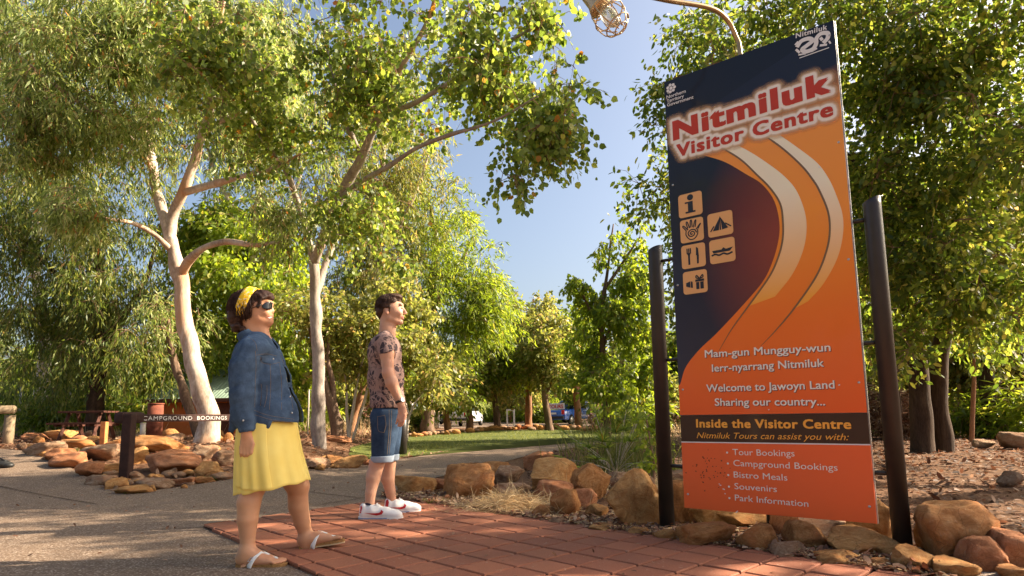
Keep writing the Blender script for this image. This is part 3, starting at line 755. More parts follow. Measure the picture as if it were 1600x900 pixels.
sheet_poly([(SL, z_s2 - .006), (SR_, z_s2 - .006), (SR_, z_s2 + .001), (SL, z_s2 + .001)], 'print_white', 1, 'white_line')

def text_mesh(body, off=0.0, shear=0.0, space=1.0, res=3):
    cu = bpy.data.curves.new('lettering', 'FONT'); cu.body = body; cu.offset = off; cu.shear = shear; cu.space_character = space
    cu.resolution_u = res; cu.size = 1.0; cu.fill_mode = 'FRONT'
    o = bpy.data.objects.new('lettering', cu); COL.objects.link(o)
    dg = bpy.context.evaluated_depsgraph_get(); dg.update(); me = bpy.data.meshes.new_from_object(o.evaluated_get(dg))
    bpy.data.objects.remove(o); bpy.data.curves.remove(cu); return me
def lettering(body, p0, p1, cap, mat, layer, off=0.0, shear=0.0, parent=None, conv=LB, fixed=None, grow=None, name='lettering', space=1.0, jitter=0.0):
    """p0, p1 baseline ends in photo pixels; cap = capital height in pixels at p0"""
    me0 = text_mesh(body, 0.012, shear, space); co = np.array([v.co for v in me0.vertices]); x0, x1 = co[:, 0].min(), co[:, 0].max(); bpy.data.meshes.remove(me0)
    base_ = text_mesh(body, 0 if off <= .03 else .005, shear, space); co1 = np.array([v.co for v in base_.vertices]); F1 = [list(p.vertices) for p in base_.polygons]; bpy.data.meshes.remove(base_)
    sh = [(0, 0)] if off <= .01 else [(dx * off * .75, dz * off * .5) for dx, dz in ((0, 0), (-1, -1), (1, -1), (-1, 1), (1, 1))]
    co = np.concatenate([co1 + np.array([dx, dz, 0]) for dx, dz in sh]); F_ = [[i + k * len(co1) for i in f_] for k in range(len(sh)) for f_ in F1]; kk = np.repeat(np.arange(len(sh)), len(co1))
    me = bpy.data.meshes.new(name); me.from_pydata([tuple(c_) for c_ in co], [], F_); me.update()
    a, b = conv(*p0), conv(*p1); c = conv(p0[0], p0[1] - cap); wid = math.hypot(b[0] - a[0], b[1] - a[1]); capm = abs(c[1] - a[1])
    sx = wid / (x1 - x0); sz = capm / .73; ang = math.atan2(b[1] - a[1], b[0] - a[0]) if fixed is None else fixed
    X = (co[:, 0] - x0) * sx; Z = co[:, 1] * sz; ca, sa = math.cos(ang), math.sin(ang)
    N = np.stack([a[0] + X * ca - Z * sa, -.0012 * layer - kk * .00012, a[1] + X * sa + Z * ca], 1)
    me.vertices.foreach_set('co', N.astype(np.float32).ravel()); me.update()
    if len(me.polygons) and me.polygons[0].normal.y > 0: me.flip_normals()
    me.materials.clear(); me.materials.append(M[mat]); me.name = name
    return tag(link(name, me, None, parent if parent is not None else sign), kind='stuff')
# title: a printed halo (cream outline fading to a tan glow) under the red letters
tob = []
for body, p0, p1, cap, hs in (('Nitmiluk', (1056, 220), (1299, 141), 30, .058), ('Visitor Centre', (1060, 247), (1303, 178), 20, .045)):
    tob.append(lettering(body, p0, p1, cap, 'print_red', 6, off=hs, space=1.12))
pts_ = []
for o in tob:
    me = o.data; co = np.array([v.co for v in me.vertices]); ed = np.array([e.vertices[:] for e in me.edges])
    for t in (0, .25, .5, .75): pts_.append(co[ed[:, 0]] * (1 - t) + co[ed[:, 1]] * t)
pts_ = np.concatenate(pts_)[:, [0, 2]]; lo_, hi_ = pts_.min(0) - .07, pts_.max(0) + .07; lo_[0] = max(lo_[0], SL + .002); hi_[0] = min(hi_[0], SR_ - .002)
gx_, gz_ = np.arange(lo_[0], hi_[0], .0055), np.arange(lo_[1], hi_[1], .0055); GX, GZ = np.meshgrid(gx_, gz_); dd = np.full(GX.size, 9.); gq = np.stack([GX.ravel(), GZ.ravel()], 1)
for k in range(0, len(pts_), 400): dd = np.minimum(dd, np.sqrt(((gq[:, None] - pts_[None, k:k + 400]) ** 2).sum(-1)).min(1))
i_ = np.arange(len(gz_) - 1)[:, None] * len(gx_) + np.arange(len(gx_) - 1)[None]; FQ = np.stack([i_, i_ + 1, i_ + 1 + len(gx_), i_ + len(gx_)], -1).reshape(-1, 4)
FQ = FQ[dd[FQ].min(1) < .062]
ho = npmesh('letter_halo', np.stack([gq[:, 0], np.full(len(gq), -.0012 * 4.2), gq[:, 1]], 1), FQ, None, sign)
at = ho.data.attributes.new('halo', 'FLOAT', 'POINT'); at.data.foreach_set('value', dd.astype(np.float32))
a = NM('print_halo', .3, .4); an = a.n.new('ShaderNodeAttribute'); an.attribute_name = 'halo'; an.attribute_type = 'GEOMETRY'
a.col(a.ramp(an.outputs['Fac'], [(.0, (.88, .82, .72)), (.016, (.88, .8, .68)), (.028, (.75, .5, .28)), (.06, (.55, .28, .12))]))
a.L(a.ramp(an.outputs['Fac'], [(.0, (1, 1, 1)), (.018, (1, 1, 1)), (.028, (.6, .6, .6)), (.06, (0, 0, 0))]), a.b.inputs['Alpha']); ho.data.materials.append(a.m)
for body, p0, p1, cap in (('Mam-gun Mungguy-wun', (1101, 560), (1297, 547), 12), ('Ierr-nyarrang Nitmiluk', (1112, 582), (1287, 571.5), 12),
                          ('Welcome to Jawoyn Land', (1103, 613.5), (1303, 605.5), 12), ('Sharing our country...', (1116, 635), (1288, 632), 12)):
    lettering(body, (p0[0] + .9, p0[1] + .9), (p1[0] + .9, p1[1] + .9), cap, 'print_shadow', 3, off=.022)
    lettering(body, p0, p1, cap, 'print_cream', 4, off=.02)
lettering('Inside the Visitor Centre', (1087, 669), (1328, 668), 13, 'print_yellow', 3, off=.04, space=1.08)
lettering('Nitmiluk Tours can assist you with:', (1087, 686), (1325, 686), 9.5, 'print_yellow', 3, off=.004, shear=.3)
for body, p0, p1, cap in (('Tour Bookings', (1143, 711.5), (1240, 712.5), 10), ('Campground Bookings', (1144, 728.5), (1307, 734), 10), ('Bistro Meals', (1144.5, 746.5), (1228.5, 750.5), 10),
                          ('Souvenirs', (1145.5, 764.6), (1212, 768.6), 10), ('Park Information', (1146, 782.5), (1261, 791), 10)):
    lettering(body, p0, p1, cap, 'print_cream', 3, off=.008)
    c = LB(p0[0] - 8.5, p0[1] - 3.6); sheet_poly([(c[0] + .007 * math.cos(t), c[1] + .007 * math.sin(t)) for t in np.linspace(0, 2 * math.pi, 11)[:-1]], 'print_cream', 3, 'bullet')
for body, p0, p1 in (('Northern', (1044, 156), (1074, 145.4)), ('Territory', (1044.3, 162.3), (1071, 153)), ('Government', (1044.8, 168.2), (1086, 154.6))):
    lettering(body, p0, p1, 5.4, 'print_white', 3, off=.02)
lettering('Nitmiluk', (1246, 58), (1295, 43), 8, 'print_white', 3, off=.03, space=1.1)
def disc(cx, cz, r, mat, lay, n=14, name='printed_mark', sz=1.0): return sheet_poly([(cx + r * math.cos(t), cz + r * sz * math.sin(t)) for t in np.linspace(0, 2 * math.pi, n + 1)[:-1]], mat, lay, name)
def stroke(pts, wd, mat, lay, name='printed_mark', taper=False):
    P2 = [Vector((p[0], 0, p[1])) for p in pts]; n = len(P2); bm = bmesh.new(); prev = None
    for i in range(n):
        t = (P2[min(i + 1, n - 1)] - P2[max(i - 1, 0)]).normalized(); w2 = wd / 2 * (1 if not taper else (1 - .75 * i / (n - 1)))
        q = (bm.verts.new((P2[i].x - t.z * w2, -.0012 * lay, P2[i].z + t.x * w2)), bm.verts.new((P2[i].x + t.z * w2, -.0012 * lay, P2[i].z - t.x * w2)))
        if prev: bm.faces.new((prev[0], prev[1], q[1], q[0]))
        prev = q
    return obj(name, bm, M[mat], sign)
# flower emblem
cx, cz = LB(1051, 139); rr = .040
disc(cx, cz, rr * .33, 'print_white', 3)
for k in range(7):
    t = k * 2 * math.pi / 7; disc(cx + rr * .68 * math.cos(t), cz + rr * .68 * math.sin(t), rr * .29, 'print_white', 3)
# serpent emblem
x0, z0 = LB(1246, 88); x1, z1 = LB(1299, 50); ww, hh = x1 - x0, z1 - z0 + .03
def E(u_, v_): return (x0 + ww * u_, z0 + hh * v_ - .0)
def sp2(pts, n=6): return [(q.x, q.z) for q in spline([Vector((p[0], 0, p[1])) for p in pts], n)]
stroke(sp2([E(.05, .62), E(.2, .9), E(.42, .88), E(.5, .66), E(.34, .5), E(.2, .36), E(.3, .14), E(.5, .16), E(.6, .4), E(.62, .72), E(.76, .92), E(.94, .8), E(.93, .5), E(.8, .3)]), ww * .13, 'print_white', 3)
for a_, b_, w2 in (((.02, .5), (.12, .2), .07), ((.08, .1), (.3, .02), .05), ((.7, .22), (.9, .12), .07), ((.72, .55), (.8, .62), .12), ((.0, .8), (.1, .95), .05), ((.45, .02), (.62, .1), .05), ((.96, .3), (1, .1), .05)):
    stroke([E(*a_), E(*b_)], ww * w2, 'print_white', 3)
stroke([E(.1, -.12), E(.95, -.1)], .006, 'print_white', 3)
# pictogram tiles
def corners(p): xs_ = [LB(1030 + x / 3.103, 270 + y / 3.103) for x, y in p]; return (sum(q[0] for q in xs_) / 4, sum(q[1] for q in xs_) / 4, (xs_[1][0] + xs_[2][0] - xs_[0][0] - xs_[3][0]) / 2, (xs_[0][1] + xs_[1][1] - xs_[2][1] - xs_[3][1]) / 2)
def rrect(cx, cz, w2, h2, r, n=4):
    out = []
    for sx, sz_, a0 in ((1, 1, 0), (-1, 1, 90), (-1, -1, 180), (1, -1, 270)):
        for k in range(n + 1):
            t = R(a0 + 90 * k / n); out.append((cx + sx * (w2 / 2 - r) + r * math.cos(t), cz + sz_ * (h2 / 2 - r) + r * math.sin(t)))
    return out
ICON = {'i': [(95, 112), (210, 92), (215, 208), (100, 222)], 'hand': [(103, 235), (216, 218), (220, 333), (108, 345)], 'fork': [(108, 358), (224, 343), (229, 458), (113, 471)],
        'gift': [(115, 487), (232, 471), (237, 582), (120, 596)], 'tent': [(236, 202), (357, 184), (363, 300), (241, 316)], 'boat': [(244, 330), (368, 313), (372, 430), (249, 446)]}
for nm, cn in ICON.items():
    cx, cz, w2, h2 = corners(cn); sheet_poly(rrect(cx, cz, w2, h2, w2 * .12), 'print_tan', 3, 'pictogram_tile')
    T = lambda u_, v_: (cx + u_ * w2 / 2, cz + v_ * h2 / 2)
    D = lambda pts: sheet_poly([T(*p) for p in pts], 'print_dark', 4, 'pictogram')
    St = lambda pts, wd=.08, s=True: stroke(sp2([T(*p) for p in pts], 4) if s else [T(*p) for p in pts], w2 * wd, 'print_dark', 4, 'pictogram')
    if nm == 'i':
        q = T(.02, .62); disc(q[0], q[1], w2 * .13, 'print_dark', 4); D([(-.22, .28), (.22, .28), (.22, -.55), (.42, -.55), (.42, -.7), (-.42, -.7), (-.42, -.55), (-.2, -.55), (-.2, .14), (-.45, .14), (-.45, .28)])
    elif nm == 'tent':
        D([(0, .6), (-.62, -.5), (-.12, -.5)]); D([(0.02, .6), (.14, -.5), (.62, -.42)]); St([(-.8, -.52), (-.5, -.1)], .05, False); St([(.85, -.35), (.4, -.0)], .05, False); D([(-.03, .62), (.03, .62), (.06, -.5), (-.06, -.5)])
    elif nm == 'boat':
        D([(-.8, .1), (-.7, -.12), (.6, -.12), (.85, .18), (.3, .1), (.1, .26), (-.05, .1)]); St([(-.85, -.3), (-.55, -.22), (-.25, -.34), (.1, -.24), (.4, -.36), (.8, -.24)], .07)
    elif nm == 'fork':
        for dx in (-.5, -.36, -.22): St([(dx, .7), (dx, .25)], .05, False)
        D([(-.54, .3), (-.18, .3), (-.28, .1), (-.28, -.7), (-.44, -.7), (-.44, .1)]); D([(.25, .72), (.42, .6), (.46, -.1), (.42, -.7), (.28, -.7), (.28, 0), (.22, 0)])
    elif nm == 'gift':
        D([(.02, .2), (.75, .2), (.75, .0), (.02, .0)]); D([(.08, -.04), (.34, -.04), (.34, -.66), (.08, -.66)]); D([(.42, -.04), (.7, -.04), (.7, -.66), (.42, -.66)])
        St([(.38, .24), (.15, .55), (.1, .35), (.38, .24)], .05); St([(.38, .24), (.62, .55), (.66, .35), (.38, .24)], .05); D([(-.75, -.0), (-.4, .12), (-.4, -.45), (-.75, -.3)]); D([(-.36, .12), (-.2, .05), (-.2, -.5), (-.36, -.45)])
    else:
        for x0_, z0_, x1_, z1_ in ((-.42, .05, -.72, .42), (-.28, .2, -.4, .7), (-.05, .25, -.04, .8), (.2, .2, .34, .72), (.42, .0, .72, .36)):
            St([(x0_ - .06, z0_), (x1_ - .05, z1_), (x1_ + .05, z1_ + .05), (x0_ + .1, z0_ + .02)], .045)
        St([(.0 + .42 * (1 - k / 14) * math.cos(k * .95), -.28 + .38 * (1 - k / 14) * math.sin(k * .95)) for k in range(14)], .05)
        St([(-.48, .05), (-.5, -.35), (-.2, -.75), (.2, -.75), (.48, -.4), (.5, .0)], .045)
rgs = random.Random(12)
for fz in (.03, .26, .5, .74, .97):
    for sx_ in (SL + .03, SR_ - .03):
        MB().tube([(sx_, 0, ZB + H_ * fz), (sx_, -.004, ZB + H_ * fz)], [.008, .007], 10).build('screw', M['galv'], sign, True)
mb = MB()
for px, py, l in ((1124, 759, .02), (1129, 765, .03), (1131, 772, .015), (1149, 800, .04), (1122, 757, .01), (1310, 600, .02), (1200, 640, .015), (1281, 260, .02)):
    c = LB(px, py); mb.box((c[0], -.0055, c[1]), (l * .5, .001, .006), Matrix.Rotation(rgs.uniform(-1, 1), 3, 'Y'))
tag(mb.build('scuff_marks', M['print_white'], sign), kind='stuff')
mb = MB()
for k in range(46):
    c = LB(rgs.gauss(1105, 14), rgs.gauss(735, 14)); mb.box((c[0], -.002, c[1]), (rgs.uniform(.003, .008), .001, rgs.uniform(.003, .008)))
tag(mb.build('rust_spots', M['print_brownstrip'], sign), kind='stuff')
# posts and brackets (parts of the sign)
inv = (Matrix.Translation(ORG) @ SROT.to_4x4()).inverted()
def post(pbase, ptop, r, zb=-.1, slant=.02):
    b = inv @ pbase; zt_ = ptop; n = 20; V, F = tube([(b.x, b.y, zb), (b.x, b.y, zt_ - .03), (b.x, b.y, zt_)], [r, r, r], n, caps=True)
    for k in range(2 * n, 3 * n): V[k].z += (V[k].x - b.x) * .35
    return tomesh('post', V, F, M['sign_steel'], sign, False)
dl = Vector(ray(1412, 868)); q0 = post_l; tt = (q0 - Vector((0, 0, CAM_H))).dot(EN) / dl.dot(EN); pr = Vector((0, 0, CAM_H)) + dl * tt
post_r = Vector((pr.x, pr.y, 0)); print('posts', post_l, post_r)
rl = 11.5 * post_l.y / FPX * .98; rr_ = 13.2 * post_r.y / FPX
topl = on_plane(1027, 388).z; topr = on_plane(1377, 310).z
for pb, tp, r in ((post_l, topl, rl), (post_r, topr, rr_)):
    o = post(pb, tp, r); o.data.polygons.foreach_set('use_smooth', [len(p.vertices) == 4 for p in o.data.polygons])
bl, br = inv @ post_l, inv @ post_r
for py in (405, 562, 728): z = on_plane(1050, py).z; MB().tube([(bl.x, bl.y, z), (SL + .06, .045, z)], .012, 8).build('bracket_bar', M['sign_steel'], sign, True)
for py in (343, 536, 738): z = on_plane(1355, py).z; MB().tube([(SR_ - .06, .045, z), (br.x, br.y, z)], .013, 8).build('bracket_bar', M['sign_steel'], sign, True)
# ---------------- gooseneck lamp behind the sign ----------------
M['bronze'] = plain('bronze_pipe', (.36, .25, .13), .36, .5, .2, 5, metal=.7)
M['lamp_steel'] = plain('lamp_aluminium', (.5, .36, .2), .35, .5, .2, 9, metal=.6)
a = NM('lamp_glass', .1, .5); a.col((.8, .78, .7)); a.b.inputs['Transmission Weight'].default_value = .75; M['lamp_glass'] = a.m
pb = G(1205, 842); lamp = empty('gooseneck_lamp', pb); YL = pb.y
tag(lamp, 'bronze gooseneck lamp with wire cage rising from behind the tall visitor centre sign', 'lamp')
top = P(1157, 88, YL)
col_pts = [Vector((0, 0, -.1)), Vector((0, 0, 1.2)), top - pb - Vector((0, 0, .7))]
MB().tube(col_pts, .022, 12).build('pole', M['sign_steel'], lamp, True)
neck = spline([top - Vector((0, 0, .7)), top, P(1150, 58, YL), P(1135, 30, YL - .05), P(1108, 12, YL - .14), P(1040, 0, YL - .3), P(985, -14, YL - .42), P(935, -38, YL - .5), P(912, -44, YL - .52), P(905, -28, YL - .52), P(916, -12, YL - .52)], 6)
MB().tube([p - pb for p in neck], .017, 10).build('gooseneck_pipe', M['bronze'], lamp, True)
YH = YL - .52; A0 = P(916, -12, YH); A1 = P(966, 40, YH - .06); ax = (A1 - A0).normalized(); px_m = YH / FPX
s1 = ax.cross(Vector((0, 1, 0))).normalized(); s2 = ax.cross(s1)
def ring(c, r, tr, mat_mb, n=20, rot=0):
    pts = [c + (s1 * math.cos(t) + s2 * math.sin(t)) * r for t in np.linspace(0, 2 * math.pi, n + 1)]; mat_mb.tube(pts, tr, 6)
hd = MB(); LA = (A1 - A0).length
hd.tube([A0 - pb + ax * LA * t for t in (-.1, 0, .05, .3, .42, .46, .5)], [.02, .028, .05, .058, .075, .078, .03], 20); hd.build('lamp_socket', M['lamp_steel'], lamp, True)
cg = MB()
for t, r in ((.5, .082), (.72, .105), (.98, .085), (1.08, .045)): ring(A0 - pb + ax * LA * t, r, .0045, cg)
for k in range(8):
    t = k * math.pi / 4; d = s1 * math.cos(t) + s2 * math.sin(t)
    cg.tube([A0 - pb + ax * LA * u_ + d * r for u_, r in ((.46, .078), (.6, .096), (.75, .106), (.9, .098), (1.04, .062), (1.1, .03))], .004, 5)
cg.build('wire_cage', M['lamp_steel'], lamp, True)
gl = MB().sphere((0, 0, 0), (.05, .05, .085), 14, 10); rotm = ax.to_track_quat('Z', 'Y').to_matrix()
gl.V = [rotm @ Vector(v_) + (A0 - pb) + ax * LA * .74 for v_ in gl.V]; gl.build('glass_bulb', M['lamp_glass'], lamp, True)
# ---------------- smooth solid modelling (distance fields -> one continuous mesh) ----------------
from mathutils.bvhtree import BVHTree
class Field:
    def __init__(s, lo, hi, h):
        s.h = h; s.lo = np.array(lo, float); n = np.ceil((np.array(hi) - s.lo) / h).astype(int) + 1; s.n = n
        s.ax = [s.lo[i] + h * np.arange(n[i]) for i in range(3)]; s.D = np.full(n, .3, np.float32)
    def _win(s, lo, hi):
        a = [int(np.clip(np.floor((lo[i] - s.lo[i]) / s.h), 0, s.n[i])) for i in range(3)]
        b = [int(np.clip(np.ceil((hi[i] - s.lo[i]) / s.h) + 1, 0, s.n[i])) for i in range(3)]
        sl = tuple(slice(a[i], b[i]) for i in range(3))
        g = np.meshgrid(*[s.ax[i][sl[i]] for i in range(3)], indexing='ij', sparse=True); return sl, g
    def _comb(s, sl, d, k, mode):
        A = s.D[sl]; d = d.astype(np.float32)
        if mode == 'add':
            h = np.maximum(k - np.abs(A - d), 0) / k; s.D[sl] = np.minimum(A, d) - h * h * k * .25
        else:
            d = -d; h = np.maximum(k - np.abs(A - d), 0) / k; s.D[sl] = np.maximum(A, d) + h * h * k * .25
    def cone(s, a, b, ra, rb, k=.02, mode='add', fy=1.0):
        a = np.array(a, float); b = np.array(b, float); pad = max(ra, rb) / min(fy, 1) + k + 4 * s.h
        sl, g = s._win(np.minimum(a, b) - pad, np.maximum(a, b) + pad); ba = b - a; L2_ = max((ba ** 2).sum(), 1e-9)
        t = np.clip(((g[0] - a[0]) * ba[0] + (g[1] - a[1]) * ba[1] + (g[2] - a[2]) * ba[2]) / L2_, 0, 1)
        dx = g[0] - a[0] - t * ba[0]; dy = (g[1] - a[1] - t * ba[1]) * fy; dz = g[2] - a[2] - t * ba[2]
        s._comb(sl, np.sqrt(dx * dx + dy * dy + dz * dz) - (ra + (rb - ra) * t), k, mode); return s
    def ell(s, c, r, k=.02, mode='add', rot=0.0):
        c = np.array(c, float); r = np.array(r if hasattr(r, '__len__') else (r, r, r), float); pad = r.max() + k + 4 * s.h
        sl, g = s._win(c - pad, c + pad); x, y, z = g[0] - c[0], g[1] - c[1], g[2] - c[2]
        if rot: ca, sa = math.cos(rot), math.sin(rot); x, z = x * ca + z * sa, -x * sa + z * ca   # tilt in the x-z plane
        q = np.sqrt((x / r[0]) ** 2 + (y / r[1]) ** 2 + (z / r[2]) ** 2); q2 = np.sqrt((x / r[0] ** 2) ** 2 + (y / r[1] ** 2) ** 2 + (z / r[2] ** 2) ** 2)
        s._comb(sl, q * (q - 1) / (q2 + 1e-9), k, mode); return s
    def plane(s, p, n, k=.006):
        """remove everything on the side n points to"""
        n = np.array(n, float); n /= np.linalg.norm(n); g = np.meshgrid(*s.ax, indexing='ij', sparse=True)
        d = ((g[0] - p[0]) * n[0] + (g[1] - p[1]) * n[1] + (g[2] - p[2]) * n[2]).astype(np.float32); s.D = np.maximum(s.D, d); return s
    def where(s, fn):
        g = np.meshgrid(*s.ax, indexing='ij', sparse=True); s.D = np.maximum(s.D, fn(*g).astype(np.float32)); return s
    def shell(s, th): s.D = np.maximum(s.D, -(s.D + th)); return s
    def warp_noise(s, amp, scale, seed=0):
        rg = np.random.default_rng(seed); g = np.meshgrid(*s.ax, indexing='ij', sparse=True); acc = 0
        for _ in range(9):
            w_ = rg.normal(size=3) * scale; acc = acc + np.sin(g[0] * w_[0] + g[1] * w_[1] + g[2] * w_[2] + rg.uniform(0, 6))
        s.D = s.D + (acc * amp / 3).astype(np.float32); return s
    def copy(s):
        o = Field.__new__(Field); o.h, o.lo, o.n, o.ax, o.D = s.h, s.lo, s.n, s.ax, s.D.copy(); return o
    def mesh(s):
        D = s.D; ins = D < 0; n = D.shape
        c = [ins[i:n[0] - 1 + i, j:n[1] - 1 + j, k:n[2] - 1 + k] for i in (0, 1) for j in (0, 1) for k in (0, 1)]
        cnt = sum(x.astype(np.int8) for x in c); act = (cnt > 0) & (cnt < 8); idx = np.argwhere(act); vid = np.full(act.shape, -1, np.int64); vid[act] = np.arange(len(idx))
        acc = np.zeros((len(idx), 3)); w_ = np.zeros(len(idx)); I, J_, K = idx.T
        for axis in range(3):
            for u_ in (0, 1):
                for v_ in (0, 1):
                    o = [0, 0, 0]; oth = [q for q in range(3) if q != axis]; o[oth[0]] = u_; o[oth[1]] = v_; o2 = list(o); o2[axis] = 1
                    a = D[I + o[0], J_ + o[1], K + o[2]]; b = D[I + o2[0], J_ + o2[1], K + o2[2]]; m_ = (a < 0) != (b < 0)
                    t = np.where(m_, a / np.where(m_, a - b, 1), 0); p = np.zeros((len(idx), 3)) + np.array(o); p[:, axis] = t
                    acc += p * m_[:, None]; w_ += m_
        V = s.lo + (idx + acc / w_[:, None]) * s.h; Fs = []
        for axis in range(3):
            sl = [slice(None)] * 3; sl[axis] = slice(0, -1); sh = [slice(None)] * 3; sh[axis] = slice(1, None); oth = [q for q in range(3) if q != axis]
            A = ins[tuple(sl)]; B = ins[tuple(sh)]; E_ = np.argwhere(A != B)
            ok = (E_[:, oth[0]] > 0) & (E_[:, oth[1]] > 0) & (E_[:, oth[0]] < n[oth[0]] - 1) & (E_[:, oth[1]] < n[oth[1]] - 1); E_ = E_[ok]
            q = []
            for u_, v_ in ((0, 0), (1, 0), (1, 1), (0, 1)):
                e = E_.copy(); e[:, oth[0]] -= u_; e[:, oth[1]] -= v_; q.append(vid[e[:, 0], e[:, 1], e[:, 2]])
            q = np.stack(q, 1); fl = A[tuple(E_.T)]
            if axis == 1: fl = ~fl
            q[~fl] = q[~fl][:, ::-1]; Fs.append(q)
        F = np.concatenate(Fs); F = F[(F >= 0).all(1)]; return V, F
    def build(s, name, mat, parent, smooth_it=1):
        V, F = s.mesh()
        for _ in range(smooth_it):
            acc = np.zeros_like(V); ct = np.zeros(len(V))
            for k in range(4): np.add.at(acc, F[:, k], V[F[:, (k + 1) % 4]] + V[F[:, (k + 3) % 4]]); np.add.at(ct, F[:, k], 2)
            V = V * .45 + (acc / np.maximum(ct, 1)[:, None]) * .55
        b = np.array(parent.location); return npmesh(name, V - b, F, mat, parent, True)
def bvh_of(o):
    me = o.data; off = o.parent.location if o.parent else Vector(); return BVHTree.FromPolygons([v.co + off for v in me.vertices], [list(p.vertices) for p in me.polygons])
def hit(bvh, px, py, off=.002):
    d = Vector(ray(px, py)).normalized(); h = bvh.ray_cast(Vector((0, 0, CAM_H)), d)
    return None if h[0] is None else h[0] - d * off
def seam(bvhs, pts, r, n=8):
    """a stitched line lying on a surface"""
    q = spline([Vector((p[0], p[1], 0)) for p in pts], n); out = []
    for p in q:
        h = hit(bvhs, p.x, p.y, .0005)
        if h is not None: out.append(h)
    return out
def patch(bvh, poly, off, name, mat, parent, grid=10):
    """small thin shape lying on a surface, outline given in photo pixels"""
    xs_ = [p[0] for p in poly]; ys_ = [p[1] for p in poly]; x0, x1, y0, y1 = min(xs_), max(xs_), min(ys_), max(ys_); bm = bmesh.new()
    vs = [bm.verts.new((p[0], p[1], 0)) for p in poly]; bm.faces.new(vs); bmesh.ops.triangulate(bm, faces=bm.faces[:], ngon_method='EAR_CLIP')
    for k in range(1, grid):
        for co, no in (((x0 + (x1 - x0) * k / grid, 0, 0), (1, 0, 0)), ((0, y0 + (y1 - y0) * k / grid, 0), (0, 1, 0))):
            bmesh.ops.bisect_plane(bm, geom=bm.verts[:] + bm.edges[:] + bm.faces[:], plane_co=co, plane_no=no)
    bad = []
    for v in bm.verts:
        h = hit(bvh, v.co.x, v.co.y, off)
        if h is None: bad.append(v)
        else: v.co = h - Vector(parent.location)
    bmesh.ops.delete(bm, geom=bad, context='VERTS')
    return obj(name, bm, M[mat], parent, True)
# ---------------- people materials ----------------
def skin(name, c, red=(.5, .16, .1)):
    a = NM(name, .48, .35); f = a.noise(14, 4); g = a.noise(4, 3)
    c1 = a.ramp(f, [(.3, tuple(x * .88 for x in c)), (.7, c)]); a.col(a.mix(a.ramp(g, [(.4, (0, 0, 0)), (.75, (.35, .35, .35))]), c1, red))
    a.b.inputs['Subsurface Weight'].default_value = .12; a.b.inputs['Subsurface Radius'].default_value = (.02, .008, .004); a.b.inputs['Subsurface Scale'].default_value = .5
    a.bump(a.noise(180, 3), .2, .002); M[name] = a.m
skin('skin_woman', (.6, .31, .17)); skin('skin_man', (.62, .34, .22))
def denim(name, dark, light, wear=.55):
    a = NM(name, .88, .15); f = a.noise(4, 7, .75); w1 = a.noise(420, 2, .5, stretch=(1, 1, .12)); w2 = a.noise(24, 4, .6)
    c = a.ramp(f, [(.32, dark), (.7, light)]); c = a.mix(a.ramp(w2, [(wear, (0, 0, 0)), (wear + .25, (.28, .28, .28))]), c, tuple(min(1, x * 2.0) for x in light))
    c = a.mix(a.math('MULTIPLY', w1, .35), c, tuple(x * .5 for x in dark)); a.col(c).bump(a.math('ADD', w1, a.math('MULTIPLY', w2, 2)), .3, .003); M[name] = a.m
denim('denim_jacket', (.026, .047, .088), (.085, .135, .215), .5); denim('denim_shorts', (.018, .035, .07), (.055, .09, .15), .55); denim('denim_cuff', (.28, .34, .42), (.42, .48, .56))
a = NM('yellow_fabric', .85, .15); f = a.noise(5, 4); g = a.noise(380, 2)
a.col(a.ramp(f, [(.3, (.86, .63, .14)), (.7, (.92, .74, .22))])).bump(g, .2, .001); M['dress'] = a.m
a = NM('headband_fabric', .8, .2); f = a.noise(70, 3, .6); v = a.vor(160)
a.col(a.mix(a.ramp(f, [(.56, (0, 0, 0)), (.6, (1, 1, 1))]), (.82, .5, .02), (.78, .7, .45))).bump(f, .2, .002); M['headband'] = a.m
a = NM('printed_tshirt', .9, .12); f = a.noise(8, 2.2, .5, dist=2.8); v = a.vor(16, 'DISTANCE_TO_EDGE'); f2 = a.noise(30, 3, .6, dist=1.5); z_ = a.noise(3.5, 2)
msk = a.math('MULTIPLY', a.ramp(f, [(.5, (0, 0, 0)), (.54, (1, 1, 1))]), a.ramp(v, [(.035, (0, 0, 0)), (.06, (1, 1, 1))]))
msk2 = a.ramp(f2, [(.56, (0, 0, 0)), (.6, (.7, .7, .7))])
c = a.mix(msk, a.mix(a.noise(3, 3), (.29, .18, .15), (.38, .25, .21)), (.055, .04, .045)); c = a.mix(a.math('MULTIPLY', msk2, a.ramp(z_, [(.45, (0, 0, 0)), (.55, (1, 1, 1))])), c, (.1, .07, .072))
a.col(c).bump(a.noise(300, 2), .15, .001); M['tshirt'] = a.m
def hairm(name, c):
    a = NM(name, .6, .25); w1 = a.noise(60, 4, .7, stretch=(1, 1, .2)); a.col(a.ramp(w1, [(.3, tuple(x * .4 for x in c)), (.7, c)])).bump(w1, .8, .006); M[name] = a.m
hairm('hair_dark', (.07, .032, .02)); hairm('hair_brown', (.085, .042, .024))
M['stitch'] = plain('tan_stitching', (.22, .16, .1), .8, .1, .15)
M['black_gloss'] = plain('black_glasses', (.008, .008, .009), .12, .6, .2)
M['white_leather'] = plain('white_leather', (.78, .76, .73), .42, .4, .04, 20, .1)
M['cork'] = plain('cork_footbed', (.33, .17, .06), .85, .2, .35, 90, .3, 200)
M['sole_tan'] = plain('pale_sole', (.58, .43, .25), .7, .3, .1)
M['metal_bright'] = plain('buckle_metal', (.6, .6, .6), .3, .5, .05, metal=.9)
M['red_leather'] = plain('red_trim', (.5, .015, .02), .4, .4, .1)
M['blue_rubber'] = plain('blue_sole_stripe', (.05, .14, .38), .5, .3, .05)
